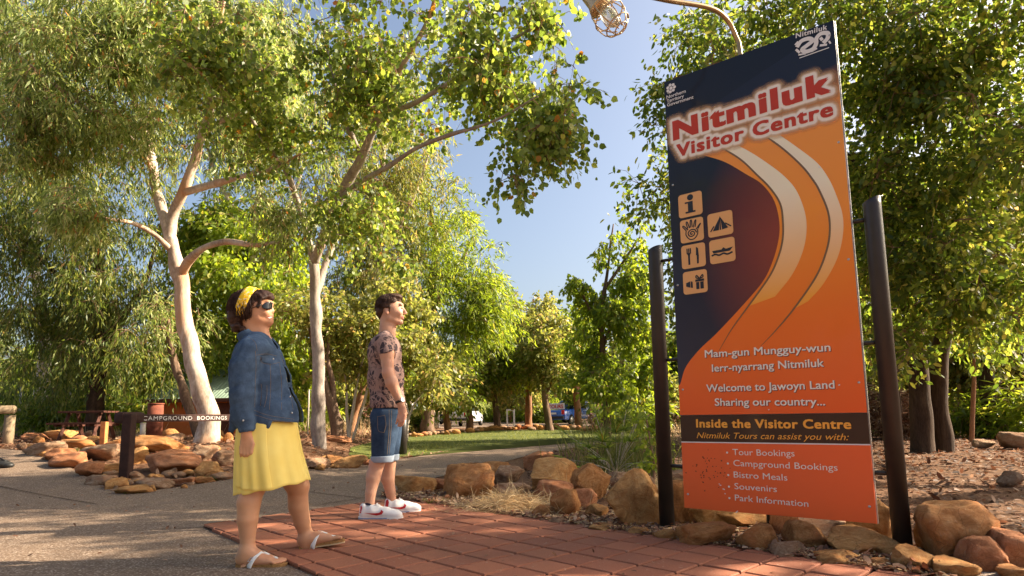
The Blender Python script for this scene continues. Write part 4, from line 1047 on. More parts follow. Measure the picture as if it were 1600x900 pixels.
M['sock'] = plain('dark_sock', (.02, .02, .035), .9, .1, .2)
M['lip'] = plain('lips', (.52, .17, .13), .4, .4, .1); M['teeth'] = plain('teeth', (.8, .76, .68), .3, .5, .03)
M['eye_dark'] = plain('eye', (.03, .02, .015), .15, .6, .1); M['watch_black'] = plain('watch_band', (.02, .018, .016), .5, .4, .2)
def strands(name, C, Rr, n, mat, parent, fn, seed=1, r=.0016, jit=.004):
    """hair strands flowing over an ellipsoid; fn(rng) -> (azimuth, start elevation, end elevation, lift)"""
    rg = random.Random(seed); mb = MB(); b = Vector(parent.location)
    for _ in range(n):
        q = fn(rg)
        if q is None: continue
        az, e0, e1_, lift = q; pts = []; da = rg.uniform(-.25, .25)
        for k in range(6):
            t = k / 5; e = e0 + (e1_ - e0) * t; z = az + da * t
            d = Vector((math.cos(e) * math.cos(z) * Rr[0], math.cos(e) * math.sin(z) * Rr[1], math.sin(e) * Rr[2])) * (1 + lift * (.3 + t))
            pts.append(C + d + Vector([rg.gauss(0, jit) * t for _ in range(3)]) - b)
        mb.tube(pts, [r * 1.2, r * 1.3, r * 1.2, r, r * .8, r * .3], 3, caps=False)
    return tag(mb.build(name, mat, parent, True), kind='stuff')

# ================= woman =================
YW = 3.70; SW = YW / FPX
Wp = lambda px, py, dy=0.0: P(px, py, YW + dy)
wr = empty('person', Vector((Wp(415, 880).x, YW, 0.0)))
tag(wr, 'woman with yellow headband, sunglasses, denim jacket and yellow dress standing on the pavers looking right', 'person')
lo = (Wp(340, 700).x - .05, YW - .42, -.01); hi = (Wp(560, 700, .5).x + .02, YW + .5, Wp(400, 440).z + .03)
f = Field(lo, hi, .0052)
# head
f.ell(Wp(396, 479), (28 * SW, .076, 26.5 * SW), .01); f.ell(Wp(407, 489), (19 * SW, .062, 20 * SW), .03, rot=.2)
f.cone(Wp(404, 499, -.035), Wp(418, 503, -.012), .026, .02, .03); f.cone(Wp(404, 499, .035), Wp(418, 503, .012), .026, .02, .03); f.ell(Wp(421, 503), (.021, .022, .018), .02)
f.ell(Wp(418, 496), (.028, .03, .02), .02); f.ell(Wp(422, 473), (.016, .045, .012), .02)
for sg in (-1, 1): f.ell(Wp(415, 489, sg * .036), (.024, .02, .02), .02); f.ell(Wp(421, 480, sg * .026), (.012, .014, .011), .014, 'sub')
f.cone(Wp(421.5, 477), Wp(426.5, 486), .007, .0105, .012); f.ell(Wp(424, 487, -.008), .008, .01); f.ell(Wp(424, 487, .008), .008, .01)
f.ell(Wp(424.5, 493.5), (.008, .02, .006), .008); f.ell(Wp(424, 498), (.008, .018, .006), .008)
f.cone(Wp(393, 498), Wp(399, 532), .056, .058, .03); f.cone(Wp(408, 506), Wp(410, 530), .035, .05, .03)
# trunk, limbs
f.ell(Wp(408, 562), (.095, .14, .12), .05); f.ell(Wp(414, 605), (.115, .14, .16), .06); f.ell(Wp(414, 665), (.12, .145, .13), .06)
for sg in (-1, 1): f.ell(Wp(397, 548, sg * .12), (.05, .06, .045), .04)
def limb(fl, pts, k=.02):
    for (a, ra), (b, rb) in zip(pts[:-1], pts[1:]): fl.cone(a, b, ra, rb, k)
limb(f, [(Wp(408, 690, -.08), .085), (Wp(401, 735, -.1), .073), (Wp(397, 762, -.12), .063)], .02)
limb(f, [(Wp(397, 758, -.13), .063), (Wp(389, 785, -.15), .064), (Wp(387, 812, -.16), .056), (Wp(387, 846, -.165), .039), (Wp(385, 864, -.17), .036)], .008); f.ell(Wp(402, 757, -.125), (.05, .05, .05), .03)
limb(f, [(Wp(425, 690, .08), .085), (Wp(447, 735, .1), .073), (Wp(463, 760, .13), .063)], .02)
limb(f, [(Wp(465, 760, .14), .062), (Wp(466, 790, .16), .06), (Wp(472, 815, .18), .049), (Wp(479, 840, .2), .036), (Wp(480, 852, .2), .036)], .008)
f.ell(Wp(471, 758, .135), (.045, .05, .05), .03)
def foot(fl, heel, toe, ankle, w=.036, up=Vector((0, 0, 1)), side=1):
    """heel and toe at sole level, bare foot resting on a 2.5 cm footbed; side=+1 big toe on the +y side"""
    ax_ = (toe - heel); L = ax_.length; ax_ /= L; sd_ = up.cross(ax_).normalized(); H = lambda t, l, h: heel + ax_ * (L * t) + sd_ * l + up * h
    fl.cone(H(.1, 0, .055), ankle, .034, .038, .03); fl.ell(H(.12, 0, .05), (.036, .03, .034), .03)
    fl.cone(H(.2, 0, .06), H(.62, .004 * side, .045), .038, .026, .03); fl.cone(H(.2, -.008 * side, .045), H(.66, -.02 * side, .036), .03, .018, .02); fl.cone(H(.3, .012 * side, .052), H(.7, .018 * side, .04), .03, .021, .02)
    fl.cone(ankle, H(.45, .004 * side, .062), .036, .026, .03)
    for k, (l, e, r) in enumerate(((.027, .97, .0125), (.011, .95, .0095), (-.003, .915, .009), (-.016, .875, .0085), (-.029, .83, .0085))):
        a_, b_, c_ = H(.68, l * side * .85, .037), H(e - .1, l * side, .038), H(e - .03, l * side * 1.02, .03 + .004 * (k == 0)); fl.cone(a_, b_, r * 1.1, r, .008); fl.cone(b_, c_, r, r * .95, .004)
hn, tn = Wp(371, 888, -.17), Wp(448, 890, -.17); hn.z = tn.z = 0.004
tn = hn + (tn - hn).normalized() * .27
foot(f, hn, tn, Wp(386, 862, -.17), side=1)
hf_ = G(469, 866); hf_.z = .022 + .006; tf = P(538, 847, hf_.y + .04)
upf = Vector((-(tf - hf_).z, 0, (tf - hf_).x)).normalized(); foot(f, hf_, tf, Wp(480, 850, .2), up=upf, side=-1)
# near arm and hand (relaxed fist), far arm
limb(f, [(Wp(388, 548, -.16), .055), (Wp(380, 612, -.2), .046), (Wp(385, 668, -.2), .03), (Wp(385, 678, -.2), .029)], .02)
f.ell(Wp(385, 691, -.2), (.037, .018, .044), .02)
for k in range(4):
    x = 376.5 + k * 5.2; l = (0, 2, 2, 0)[k]
    a_, b_, c_, d_ = Wp(x, 698, -.205), Wp(x + .4, 708 + l, -.207), Wp(x + 1.2, 713 + l, -.188), Wp(x + 1, 706 + l, -.172); f.cone(a_, b_, .0105, .0105, .006); f.cone(b_, c_, .0105, .0098, .004); f.cone(c_, d_, .0095, .0085, .004)
f.cone(Wp(392, 684, -.196), Wp(395.5, 694, -.2), .012, .0115, .012); f.cone(Wp(395.5, 694, -.2), Wp(393.5, 706, -.207), .0115, .009, .005)
limb(f, [(Wp(408, 548, .16), .055), (Wp(402, 612, .2), .046), (Wp(412, 668, .2), .03), (Wp(413, 678, .2), .028)], .02); f.ell(Wp(414, 692, .2), (.035, .02, .042), .015)
for k in range(4): f.cone(Wp(407 + k * 4.6, 700, .2), Wp(408 + k * 4.6, 716 + (0, 2, 1, -2)[k], .195), .0095, .008, .006)
f.cone(Wp(420, 686, .19), Wp(424, 703, .18), .011, .009, .01)
body = f.build('body', M['skin_woman'], wr)
# dress bodice + skirt
d = Field(Wp(330, 760) - Vector((0, .35, 0)), Wp(480, 500) + Vector((.1, .35, 0)), .008)
d.ell(Wp(406, 567), (.108, .145, .13), .05); d.ell(Wp(412, 603), (.135, .15, .17), .06); d.ell(Wp(417, 648), (.14, .15, .12), .05); d.plane(Wp(410, 538), (-.25, 0, 1)); d.plane(Wp(410, 662), (0, 0, -1))
d.build('bodice', M['dress'], wr)
rows = [(648, 418, 41, .165), (664, 418, 44, .18), (690, 419, 47, .195), (715, 421, 49.5, .205), (738, 424, 52.5, .215), (760, 427, 55, .222)]
def skirt_part(a0, a1, lift, hem_fn, amp, name):
    V = []; F = []; NA, NR = 96, 26
    for i in range(NR + 1):
        t = i / NR; q = t * (len(rows) - 1); k = min(int(q), len(rows) - 2); u_ = q - k; r = [rows[k][j] * (1 - u_) + rows[k + 1][j] * u_ for j in range(4)]
        for j in range(NA + 1):
            th = a0 + (a1 - a0) * j / NA; fold = amp * t ** 1.3 * (.45 * math.sin(9 * th + 1.2 * math.sin(2 * th)) + .4 * math.sin(19 * th + .8 + math.sin(3 * th)) + .3 * math.sin(5 * th + 2))
            py = r[0] + hem_fn(th) * t; c = Wp(r[1], py); rad = 1 + fold + lift
            V.append(Vector((c.x + math.cos(th) * r[2] * SW * rad * .97, c.y + math.sin(th) * r[3] * rad, c.z)) - wr.location)
    for i in range(NR):
        for j in range(NA): a_ = i * (NA + 1) + j; F.append((a_, a_ + 1, a_ + NA + 2, a_ + NA + 1))
    o = tomesh(name, V, F, M['dress'], wr, True); md = o.modifiers.new('thickness', 'SOLIDIFY'); md.thickness = .003; return o
skirt_part(0, 2 * math.pi, 0, lambda th: -9 * math.cos(th) - 2 * math.sin(th) + 1.2 * math.sin(9 * th), .042, 'skirt')
skirt_part(-2.35, -1.2, .035, lambda th: -3 + 3 * math.sin(3 * th), .07, 'skirt_overlay')
# jacket
j = Field(Wp(345, 690) - Vector((.02, .36, 0)), Wp(490, 505, .3) + Vector((.05, .1, 0)), .005)
j.ell(Wp(403, 558), (35 * SW, .165, 38 * SW), .04); j.ell(Wp(411, 600), (42 * SW, .175, 50 * SW), .05); j.ell(Wp(424, 656), (47 * SW, .185, 56 * SW), .05)
for sg in (-1, 1):
    j.cone(Wp(400, 531, sg * .05), Wp(392, 545, sg * .145), .05, .064, .03); j.cone(Wp(391, 550, sg * .16), Wp(380, 575, sg * .19), .074, .078, .03)
    j.cone(Wp(380, 575, sg * .19), Wp(379, 615, sg * .205), .076, .073, .01); j.cone(Wp(379, 615, sg * .205), Wp(379 if sg < 0 else 384, 652, sg * .2), .073, .062, .01)
    j.cone(Wp(384, 655 if sg < 0 else 645, sg * .205), Wp(386, 668 if sg < 0 else 652, sg * .2), .05, .047, .01)
j.cone(Wp(368, 655, -.2), Wp(362, 672, -.205), .03, .018, .02)
j.ell(Wp(400, 545, -.12), (.08, .07, .06), .04); j.ell(Wp(400, 545, .12), (.08, .07, .06), .04); j.warp_noise(.0022, 30, 3); j.warp_noise(.0016, 75, 4)
inner = j.copy(); j.shell(.011)
j.cone(Wp(396, 505), Wp(402, 536), .062, .07, .01, 'sub')
def hemcut(x, y, z):
    # body part of the jacket ends above the sleeves
    p0, p1 = Wp(390, 654), Wp(474, 661); k = (p1.z - p0.z) / (p1.x - p0.x); body_d = (p0.z + (x - p0.x) * k) - z
    near = np.abs(y - YW) - .165; return np.minimum(body_d, -near + 0 * x + 0 * z)
slx = Wp(379, 650, -.2).x, Wp(382, 650, .2).x
j.where(lambda x, y, z: np.where(np.sqrt((x - np.where(y < YW, slx[0], slx[1])) ** 2 + (np.abs(y - YW) - .205) ** 2) > .073, hemcut(x, y, z), -1.))
j.plane(Wp(380, 676, -.2), (.12, 0, -1))
# front opening
pts_o = [(520, 418), (549, 437), (590, 449), (630, 457), (665, 461)]
zs_ = np.array([Wp(420, p[0]).z for p in pts_o])[::-1]; xs_o = np.array([Wp(p[1], p[0]).x for p in pts_o])[::-1]
def opening(x, y, z):
    xo = np.interp(np.broadcast_to(z, (1, 1, z.shape[2])).ravel(), zs_, xs_o)[None, None, :]; return np.minimum(x - xo, .05 - np.abs(y - YW - .02))
j.where(opening)
jk = j.build('denim_jacket', M['denim_jacket'], wr)
jb = bvh_of(jk)
# collar
cf = Field(Wp(360, 560) - Vector((0, .2, 0)), Wp(450, 500) + Vector((0, .2, 0)), .004)
cf.cone(Wp(390, 524), Wp(402, 537), .07, .08, .01, fy=.9); cf.cone(Wp(402, 533, -.05), Wp(430, 550, -.06), .03, .017, .02); cf.cone(Wp(402, 533, .05), Wp(430, 550, .06), .03, .017, .02)
cf.shell(.009); up_ = Vector((-.42, 0, 1)).normalized()
cf.plane(Wp(390, 518), tuple(up_)); cf.plane(Wp(396, 536), (.45, 0, -1)); cf.cone(Wp(396, 490), Wp(400, 540), .058, .066, .006, 'sub'); cf.build('collar', M['denim_jacket'], wr)
# seams, pocket flap, buttons, cuff
sm = MB(); b_ = Vector(wr.location)
for pts in ([(400, 555), (416, 553), (432, 556)], [(407, 557), (409, 566), (422, 569), (438, 566)], [(422, 569), (423, 600), (421, 640)], [(437, 568), (440, 600), (440, 640)], [(408, 600), (409, 612), (407, 634)], [(417, 602), (417, 618), (413, 636)],
            [(397, 641), (420, 649), (459, 655)], [(398, 648), (425, 656), (460, 660)], [(399, 548), (400, 570), (399, 600), (398, 636)], [(384, 524), (398, 534), (402, 548)], [(438, 552), (450, 592), (458, 640)]):
    q = seam(jb, pts, .001)
    seg = []
    for a_ in q:
        if seg and (a_ - seg[-1]).length > .05:
            if len(seg) > 2: sm.tube([p - b_ for p in seg], .001, 4, caps=False)
            seg = []
        seg.append(a_)
    if len(seg) > 2: sm.tube([p - b_ for p in seg], .001, 4, caps=False)
tag(sm.build('stitching', M['stitch'], wr), kind='stuff')
patch(jb, [(408, 556), (434, 558), (438, 564), (425, 569), (410, 565)], .004, 'pocket_flap', 'denim_jacket', wr, 4)
patch(jb, [(410, 600), (415, 600), (413, 634), (408, 633)], .003, 'welt_pocket', 'denim_jacket', wr, 4)
for p in ((427, 561), (453, 620), (456, 645)):
    h = hit(jb, *p, .003)
    if h is not None: MB().sphere(h - b_, .006, 8, 6).build('button', M['metal_bright'], wr, True)
h = hit(jb, 380, 657, .002)
if h is not None: MB().sphere(h - b_, .006, 8, 6).build('button', M['metal_bright'], wr, True)
MB().tube([Wp(386, 656, -.205) - b_, Wp(386, 671, -.203) - b_], [.0475, .0455], 20, caps=False).build('cuff', M['denim_jacket'], wr, True)
# hair, headband, glasses, mouth
hC = Wp(389, 479); hR = Vector((30.5 * SW, .094, 29 * SW))
hf = Field(Wp(345, 540) - Vector((0, .15, 0)), Wp(440, 440) + Vector((0, .15, 0)), .004)
hf.ell(hC, hR, .01); hf.ell(Wp(372, 495), (15 * SW, .078, 19 * SW), .02); hf.ell(Wp(375, 511), (11.5 * SW, .07, 8 * SW), .012); hf.cone(Wp(370, 514, -.02), Wp(363, 517, -.03), .022, .008, .01); hf.cone(Wp(380, 514, -.05), Wp(386, 519, -.055), .02, .007, .01)
hf.ell(Wp(420, 493), (24 * SW, .2, 25 * SW), .01, 'sub'); hf.plane(Wp(412, 480), (1, 0, -.25))
hf.ell(Wp(413, 463), (15 * SW, .068, 9.5 * SW), .02, rot=-.25)
for sg in (-1, 1): hf.cone(Wp(409, 466, sg * .07), Wp(402, 480, sg * .074), .014, .008, .015)
hf.warp_noise(.003, 120, 5); hf.build('hair', M['hair_dark'], wr)
def wfn(rg):
    az = rg.uniform(-math.pi, math.pi); fr = abs(az)
    if fr < 1.15: return (az, rg.uniform(.9, 1.35), rg.uniform(.22, .42), .03)
    return (az, rg.uniform(.5, 1.4), rg.uniform(-1.15, -.7), rg.uniform(0, .09))
strands('hair_strands', hC, hR, 620, M['hair_dark'], wr, wfn, 4, .002, .007)
V = []; F = []; upd = (Wp(398, 450) - Wp(378, 503)).normalized(); fw = Vector((upd.z, 0, -upd.x)); NB = 48; NWd = 6
bc = Wp(388.5, 477); rr3 = Vector((31.5 * SW, .101, 29.5 * SW))
for i in range(NB):
    t = 2 * math.pi * i / NB
    for k in range(NWd + 1):
        wv = (k / NWd - .5); wid = .6 if math.cos(t) > -.5 else .44
        d_ = upd * math.cos(t) + Vector((0, 1, 0)) * math.sin(t) + fw * (wv * wid + .1 * abs(math.sin(t)) - .06); q = math.sqrt((d_.x / rr3.x) ** 2 + (d_.y / rr3.y) ** 2 + (d_.z / rr3.z) ** 2)
        V.append(bc + d_ / q * (1 + .02 * math.sin(wv * 14 + t * 3)) - b_)
for i in range(NB):
    for k in range(NWd): a_ = i * (NWd + 1) + k; c_ = ((i + 1) % NB) * (NWd + 1) + k; F.append((a_, a_ + 1, c_ + 1, c_))
o = tomesh('headband', V, F, M['headband'], wr, True); md = o.modifiers.new('thickness', 'SOLIDIFY'); md.thickness = .004; md.offset = 0
sg_ = MB()
for sg in (-1, 1):
    V = []; F = []; nu, nv = 10, 6
    for a_ in range(nu + 1):
        u_ = a_ / nu; th = R(12 + 62 * u_); cx_ = 402.5 + 23 * math.cos(th) ; yy = sg * .074 * math.sin(th)
        for k in range(nv + 1):
            v_ = k / nv * 2 - 1; e = (1 - abs(2 * u_ - .9) ** 3 * .6); V.append(Wp(cx_, 477 + v_ * 6 * e + u_ * 1.0 + .8 * abs(2 * u_ - 1), yy) - b_)
    for a_ in range(nu):
        for k in range(nv): q = a_ * (nv + 1) + k; F.append((q, q + 1, q + nv + 2, q + nv + 1))
    o = tomesh('sunglass_lens', V, F, M['black_gloss'], wr, True); md = o.modifiers.new('thickness', 'SOLIDIFY'); md.thickness = .003
    sg_.tube([Wp(409, 476, sg * .068) - b_, Wp(403, 478, sg * .079) - b_, Wp(395, 481, sg * .083) - b_], [.0035, .003, .0025], 6)
sg_.tube([Wp(424.6, 474, -.016) - b_, Wp(426, 473.5, 0) - b_, Wp(424.6, 474, .016) - b_], .003, 6); sg_.build('sunglass_frame', M['black_gloss'], wr, True)
bb = bvh_of(body)
patch(bb, [(416, 494.5), (420, 495), (425, 493), (425.6, 494.2), (421, 499), (418, 498)], .0012, 'lips', 'lip', wr, 4)
patch(bb, [(418, 495.6), (421, 496), (425, 494.6), (424.6, 496), (421, 497.8)], .002, 'teeth', 'teeth', wr, 3)
# sandals
def sandal(heel, toe, up, side, buckle):
    root_off = b_; ax_ = (toe - heel); L = ax_.length; ax_ /= L; sd_ = up.cross(ax_).normalized(); H = lambda t, l, h: heel + ax_ * (L * t) + sd_ * l + up * h - root_off
    outl = [(-.03, 0), (-.01, -.022), (.08, -.032), (.3, -.031), (.5, -.034), (.7, -.042), (.85, -.04), (.97, -.022), (1.02, .004), (1.0, .028), (.88, .038), (.7, .04), (.5, .031), (.3, .027), (.08, .03), (-.01, .02)]
    oc = [(v_.x, v_.y) for v_ in spline([Vector((a_, l * side, 0)) for a_, l in outl + outl[:1]], 3)][:-1]
    for nm, z0_, z1_, sc_, mt in (('sandal_sole', 0, .007, 1.03, 'sole_tan'), ('sandal_footbed', .007, .024, 1.0, 'cork')):
        n = len(oc); V = [H(a_, l * sc_, z) for z in (z0_, z1_) for a_, l in oc]; F = [(i, (i + 1) % n, n + (i + 1) % n, n + i) for i in range(n)] + [tuple(range(n))[::-1], tuple(range(n, 2 * n))]
        tomesh(nm, V, F, M[mt], wr)
    def ribbon(pts, wds, nm='sandal_strap'):
        P_ = spline(pts, 4); wd = [q_ * 1.45 for q_ in lerpl(wds, len(P_))]; V = []; F = []
        for i, p in enumerate(P_):
            t = (P_[min(i + 1, len(P_) - 1)] - P_[max(i - 1, 0)]).normalized(); c_ = H(.42, 0, .02); nrm = (p - c_).normalized(); w_ = t.cross(nrm).normalized()
            V += [p + w_ * wd[i], p - w_ * wd[i]]
        for i in range(len(P_) - 1): F.append((2 * i, 2 * i + 1, 2 * i + 3, 2 * i + 2))
        o = tomesh(nm, V, F, M['white_leather'], wr, True); md = o.modifiers.new('thickness', 'SOLIDIFY'); md.thickness = .005; md.offset = 1
    for sg in (-1, 1):
        ribbon([H(.26, sg * .036, .006), H(.3, sg * .044, .03), H(.38, sg * .04, .066), H(.47, sg * .016 + .003, .089), H(.53, .002, .086)], [.019, .018, .014, .011, .009])
    ribbon([H(.5, .002, .089), H(.6, .006 * side, .078), H(.7, .012 * side, .063), H(.8, .018 * side, .05), H(.86, .018 * side, .04)], [.011, .0075, .0065, .009, .004])
    q = H(.36, -.046, .055); mb = MB(); t1 = (H(.42, -.02, .08) - H(.3, -.044, .03)).normalized(); t2 = ax_
    for a_ in ((1, 1), (1, -1), (-1, -1), (-1, 1)):
        pass
    if buckle:
        c4 = [q + t1 * (.012 * a_) + t2 * (.015 * b2) for a_, b2 in ((1, 1), (1, -1), (-1, -1), (-1, 1), (1, 1))]; mb.tube(c4, .0022, 5); mb.build('buckle', M['metal_bright'], wr, True)
sandal(hn, tn, Vector((0, 0, 1)), 1, True); sandal(hf_, tf, upf, -1, False)

# ================= man =================
YM = 5.15; SM = YM / FPX
Mp = lambda px, py, dy=0.0: P(px, py, YM + dy)
mr = empty('person', Vector((Mp(605, 800).x, YM, 0.0))); b_ = Vector(mr.location)
tag(mr, 'man in patterned mauve t-shirt, denim shorts and white sneakers looking up at the sign', 'person')
f = Field((Mp(550, 700).x - .03, YM - .42, -.01), (Mp(665, 700, .3).x + .04, YM + .45, Mp(600, 455).z + .03), .0055)
f.ell(Mp(609.5, 481), (19.5 * SM, .075, 19 * SM), .01); f.ell(Mp(616.5, 489), (13.2 * SM, .06, 16 * SM), .03, rot=.2)
for sg in (-1, 1):
    f.cone(Mp(608, 497, sg * .045), Mp(624, 504, sg * .014), .022, .016, .025); f.ell(Mp(624, 489, sg * .034), (.022, .018, .02), .02); f.ell(Mp(630, 482.3, sg * .027), (.013, .015, .009), .012, 'sub')
f.ell(Mp(626, 503.5), (.022, .024, .018), .02); f.ell(Mp(625.5, 496), (.026, .03, .02), .02); f.ell(Mp(627.5, 476.5), (.016, .05, .011), .018)
f.cone(Mp(629.3, 480.5), Mp(634.4, 489.3), .008, .0115, .012); f.ell(Mp(632, 490.5, -.009), .009, .01); f.ell(Mp(632, 490.5, .009), .009, .01)
f.ell(Mp(630.8, 494.6), (.008, .021, .0055), .008); f.ell(Mp(630.2, 498), (.008, .02, .006), .008)
for sg in (-1, 1):
    f.ell(Mp(604, 486.5, sg * .079), (.017, .008, .031), .008, rot=.2); f.ell(Mp(605, 486, sg * .09), (.009, .008, .018), .006, 'sub')
f.cone(Mp(604, 495), Mp(603, 522), .053, .06, .03); f.cone(Mp(613, 503), Mp(609, 522), .035, .05, .03)
f.ell(Mp(602, 550), (.095, .145, .13), .05); f.ell(Mp(603, 590), (.09, .13, .17), .05); f.ell(Mp(605, 640), (.1, .135, .12), .05)
limb(f, [(Mp(600, 537, -.18), .06), (Mp(604.5, 552, -.205), .056), (Mp(606.5, 583, -.22), .046)], .025)
limb(f, [(Mp(606.5, 583, -.22), .048), (Mp(612, 598, -.215), .05), (Mp(624.5, 626, -.2), .031), (Mp(626, 632, -.2), .03)], .02)
f.ell(Mp(628, 642, -.2), (.034, .02, .05), .02, rot=-.1)
for k in range(4):
    x = 623 + k * 3.1; l = (-2.5, 1, 2, .5)[k]; a_, b2, c_ = Mp(x, 648, -.205), Mp(x - 1.5, 657 + l, -.212), Mp(x - 4, 664.5 + l, -.2)
    f.cone(a_, b2, .011, .0098, .006); f.cone(b2, c_, .0095, .0078, .004)
f.cone(Mp(631.5, 636, -.195), Mp(634.5, 646, -.19), .013, .011, .012); f.cone(Mp(634.5, 646, -.19), Mp(633, 655, -.19), .011, .0085, .005)
limb(f, [(Mp(606, 537, .18), .06), (Mp(610, 583, .22), .046), (Mp(622, 628, .19), .03)], .025); f.ell(Mp(624, 640, .18), (.032, .02, .05), .02)
for k in range(4): f.cone(Mp(619 + k * 3, 648, .18), Mp(617 + k * 3, 662 + (-2, 1, 2, 0)[k], .175), .0105, .0085, .006)
limb(f, [(Mp(603, 660, -.08), .08), (Mp(597, 700, -.09), .066), (Mp(589, 724, -.1), .062), (Mp(583.5, 748, -.12), .054), (Mp(579, 770, -.14), .042), (Mp(577.5, 792, -.15), .036)], .01)
limb(f, [(Mp(608, 660, .08), .08), (Mp(607, 700, .08), .066), (Mp(608, 724, .09), .056), (Mp(606, 748, .1), .055), (Mp(610, 768, .12), .043), (Mp(613, 788, .14), .036)], .01)
f.ell(Mp(580, 745, -.12), (.035, .04, .06), .03); f.ell(Mp(603, 742, .1), (.035, .04, .06), .03)
mbody = f.build('body', M['skin_man'], mr)
# t-shirt
t = Field((Mp(560, 600).x, YM - .36, Mp(600, 652).z), (Mp(650, 600).x, YM + .36, Mp(600, 508).z), .0055)
t.ell(Mp(601, 552), (26.5 * SM, .168, 33 * SM), .05); t.ell(Mp(603, 590), (28.5 * SM, .158, 42 * SM), .04); t.ell(Mp(605.5, 628), (27 * SM, .165, 30 * SM), .04)
for sg in (-1, 1): t.cone(Mp(603, 524, sg * .06), Mp(599, 533, sg * .15), .045, .064, .03); t.cone(Mp(599, 535, sg * .165), Mp(606, 553, sg * .205), .07, .069, .03)
t.warp_noise(.0018, 28, 8); t.shell(.009)
t.cone(Mp(604, 500), Mp(604, 524), .058, .066, .01, 'sub')
p_h = Mp(604, 638); t.where(lambda x, y, z: np.where(np.abs(y - YM) < .6, p_h.z - z, -1.) + 0 * x)
ks = Mp(606, 549, -.2); t.where(lambda x, y, z: np.where((np.abs(y - YM) > .178) & (z < Mp(600, 520).z), (ks.z + (x - ks.x) * .28 - (np.abs(y - YM) - .2) * .3) - z, -1.))
ts = t.build('tshirt', M['tshirt'], mr)
# shorts
s_ = Field((Mp(565, 690).x, YM - .3, Mp(600, 730).z), (Mp(640, 690).x, YM + .35, Mp(600, 628).z), .0055)
s_.ell(Mp(604, 652), (24.5 * SM, .185, 24 * SM), .04); s_.cone(Mp(602, 665, -.085), Mp(597.5, 716, -.095), .115, .088, .03); s_.cone(Mp(607, 665, .085), Mp(607.5, 716, .09), .115, .082, .03)
s_.warp_noise(.002, 30, 2); full = s_.copy(); s_.shell(.01); s_.plane(Mp(598, 718), (.02, 0, -1)); sh = s_.build('shorts', M['denim_shorts'], mr)
full.D -= .006; full.shell(.012); full.plane(Mp(598, 721), (.02, 0, -1)); full.plane(Mp(598, 711), (-.02, 0, 1)); full.build('shorts_cuff', M['denim_cuff'], mr)
sb = bvh_of(sh); sm = MB()
for pts in ([(608, 640), (608, 670), (605, 710)], [(590, 650), (591, 672), (600, 676)], [(601, 648), (603, 664), (600, 676)], [(590, 651), (601, 649)], [(612, 640), (611, 670), (608, 710)]):
    q = seam(sb, pts, .001)
    if len(q) > 2: sm.tube([p - b_ for p in q], .0014, 4, caps=False)
tag(sm.build('stitching', M['stitch'], mr), kind='stuff')
# hair
hC = Mp(607.5, 478); hR = Vector((21 * SM, .086, 19.5 * SM))
hf = Field(Mp(575, 520) - Vector((0, .14, 0)), Mp(645, 448) + Vector((0, .14, 0)), .004)
hf.ell(hC, hR, .01); hf.ell(Mp(596, 488), (8 * SM, .07, 11 * SM), .02); hf.ell(Mp(616, 465), (13.5 * SM, .066, 6 * SM), .02, rot=.05)
hf.ell(Mp(623, 487), (17 * SM, .2, 14.5 * SM), .008, 'sub'); hf.ell(Mp(605, 491), (5 * SM, .2, 8 * SM), .006, 'sub'); hf.plane(Mp(600, 500), (0, 0, -1))
hf.cone(Mp(609, 478, -.075), Mp(608.5, 487, -.072), .012, .006, .008); hf.warp_noise(.0025, 100, 3); hf.build('hair', M['hair_brown'], mr)
def mfn(rg):
    az = rg.uniform(-math.pi, math.pi)
    if abs(az) < 1.0: return (az + rg.uniform(-.2, .2), rg.uniform(.7, 1.3), rg.uniform(.45, .62), rg.uniform(.03, .12))
    if abs(az) < 2.0: return (az, rg.uniform(.6, 1.3), rg.uniform(.05, .3), .03)
    return (az, rg.uniform(.5, 1.3), rg.uniform(-.6, -.2), .02)
strands('hair_strands', hC, hR, 380, M['hair_brown'], mr, mfn, 6, .0018, .005)
bb = bvh_of(mbody)
patch(bb, [(622, 477.6), (628, 475.8), (631, 476.8), (628, 477.4), (623, 479)], .002, 'eyebrow', 'hair_brown', mr, 3)
patch(bb, [(625.5, 481.6), (628, 480.6), (629.8, 481.8), (628, 482.8)], .001, 'eye', 'eye_dark', mr, 3)
patch(bb, [(626.5, 494.6), (630, 493.8), (632, 495), (631, 497.6), (628, 497)], .001, 'lips', 'lip', mr, 3)
# watch
wc = Mp(624.3, 627, -.2); axw = (Mp(628, 636, -.2) - Mp(620, 616, -.205)).normalized()
mb = MB(); mb.tube([wc - axw * .011 - b_, wc - axw * .01 - b_, wc + axw * .01 - b_, wc + axw * .011 - b_], [.031, .0365, .0365, .031], 18); mb.build('watch', M['watch_black'], mr, True)
fc = Mp(629, 625.5, -.225); q = (fc - wc); q = (q - axw * q.dot(axw)).normalized(); MB().tube([wc + q * .034 - b_, wc + q * .043 - b_, wc + q * .0435 - b_], [.019, .019, .014], 16).build('watch_face', M['metal_bright'], mr, True)
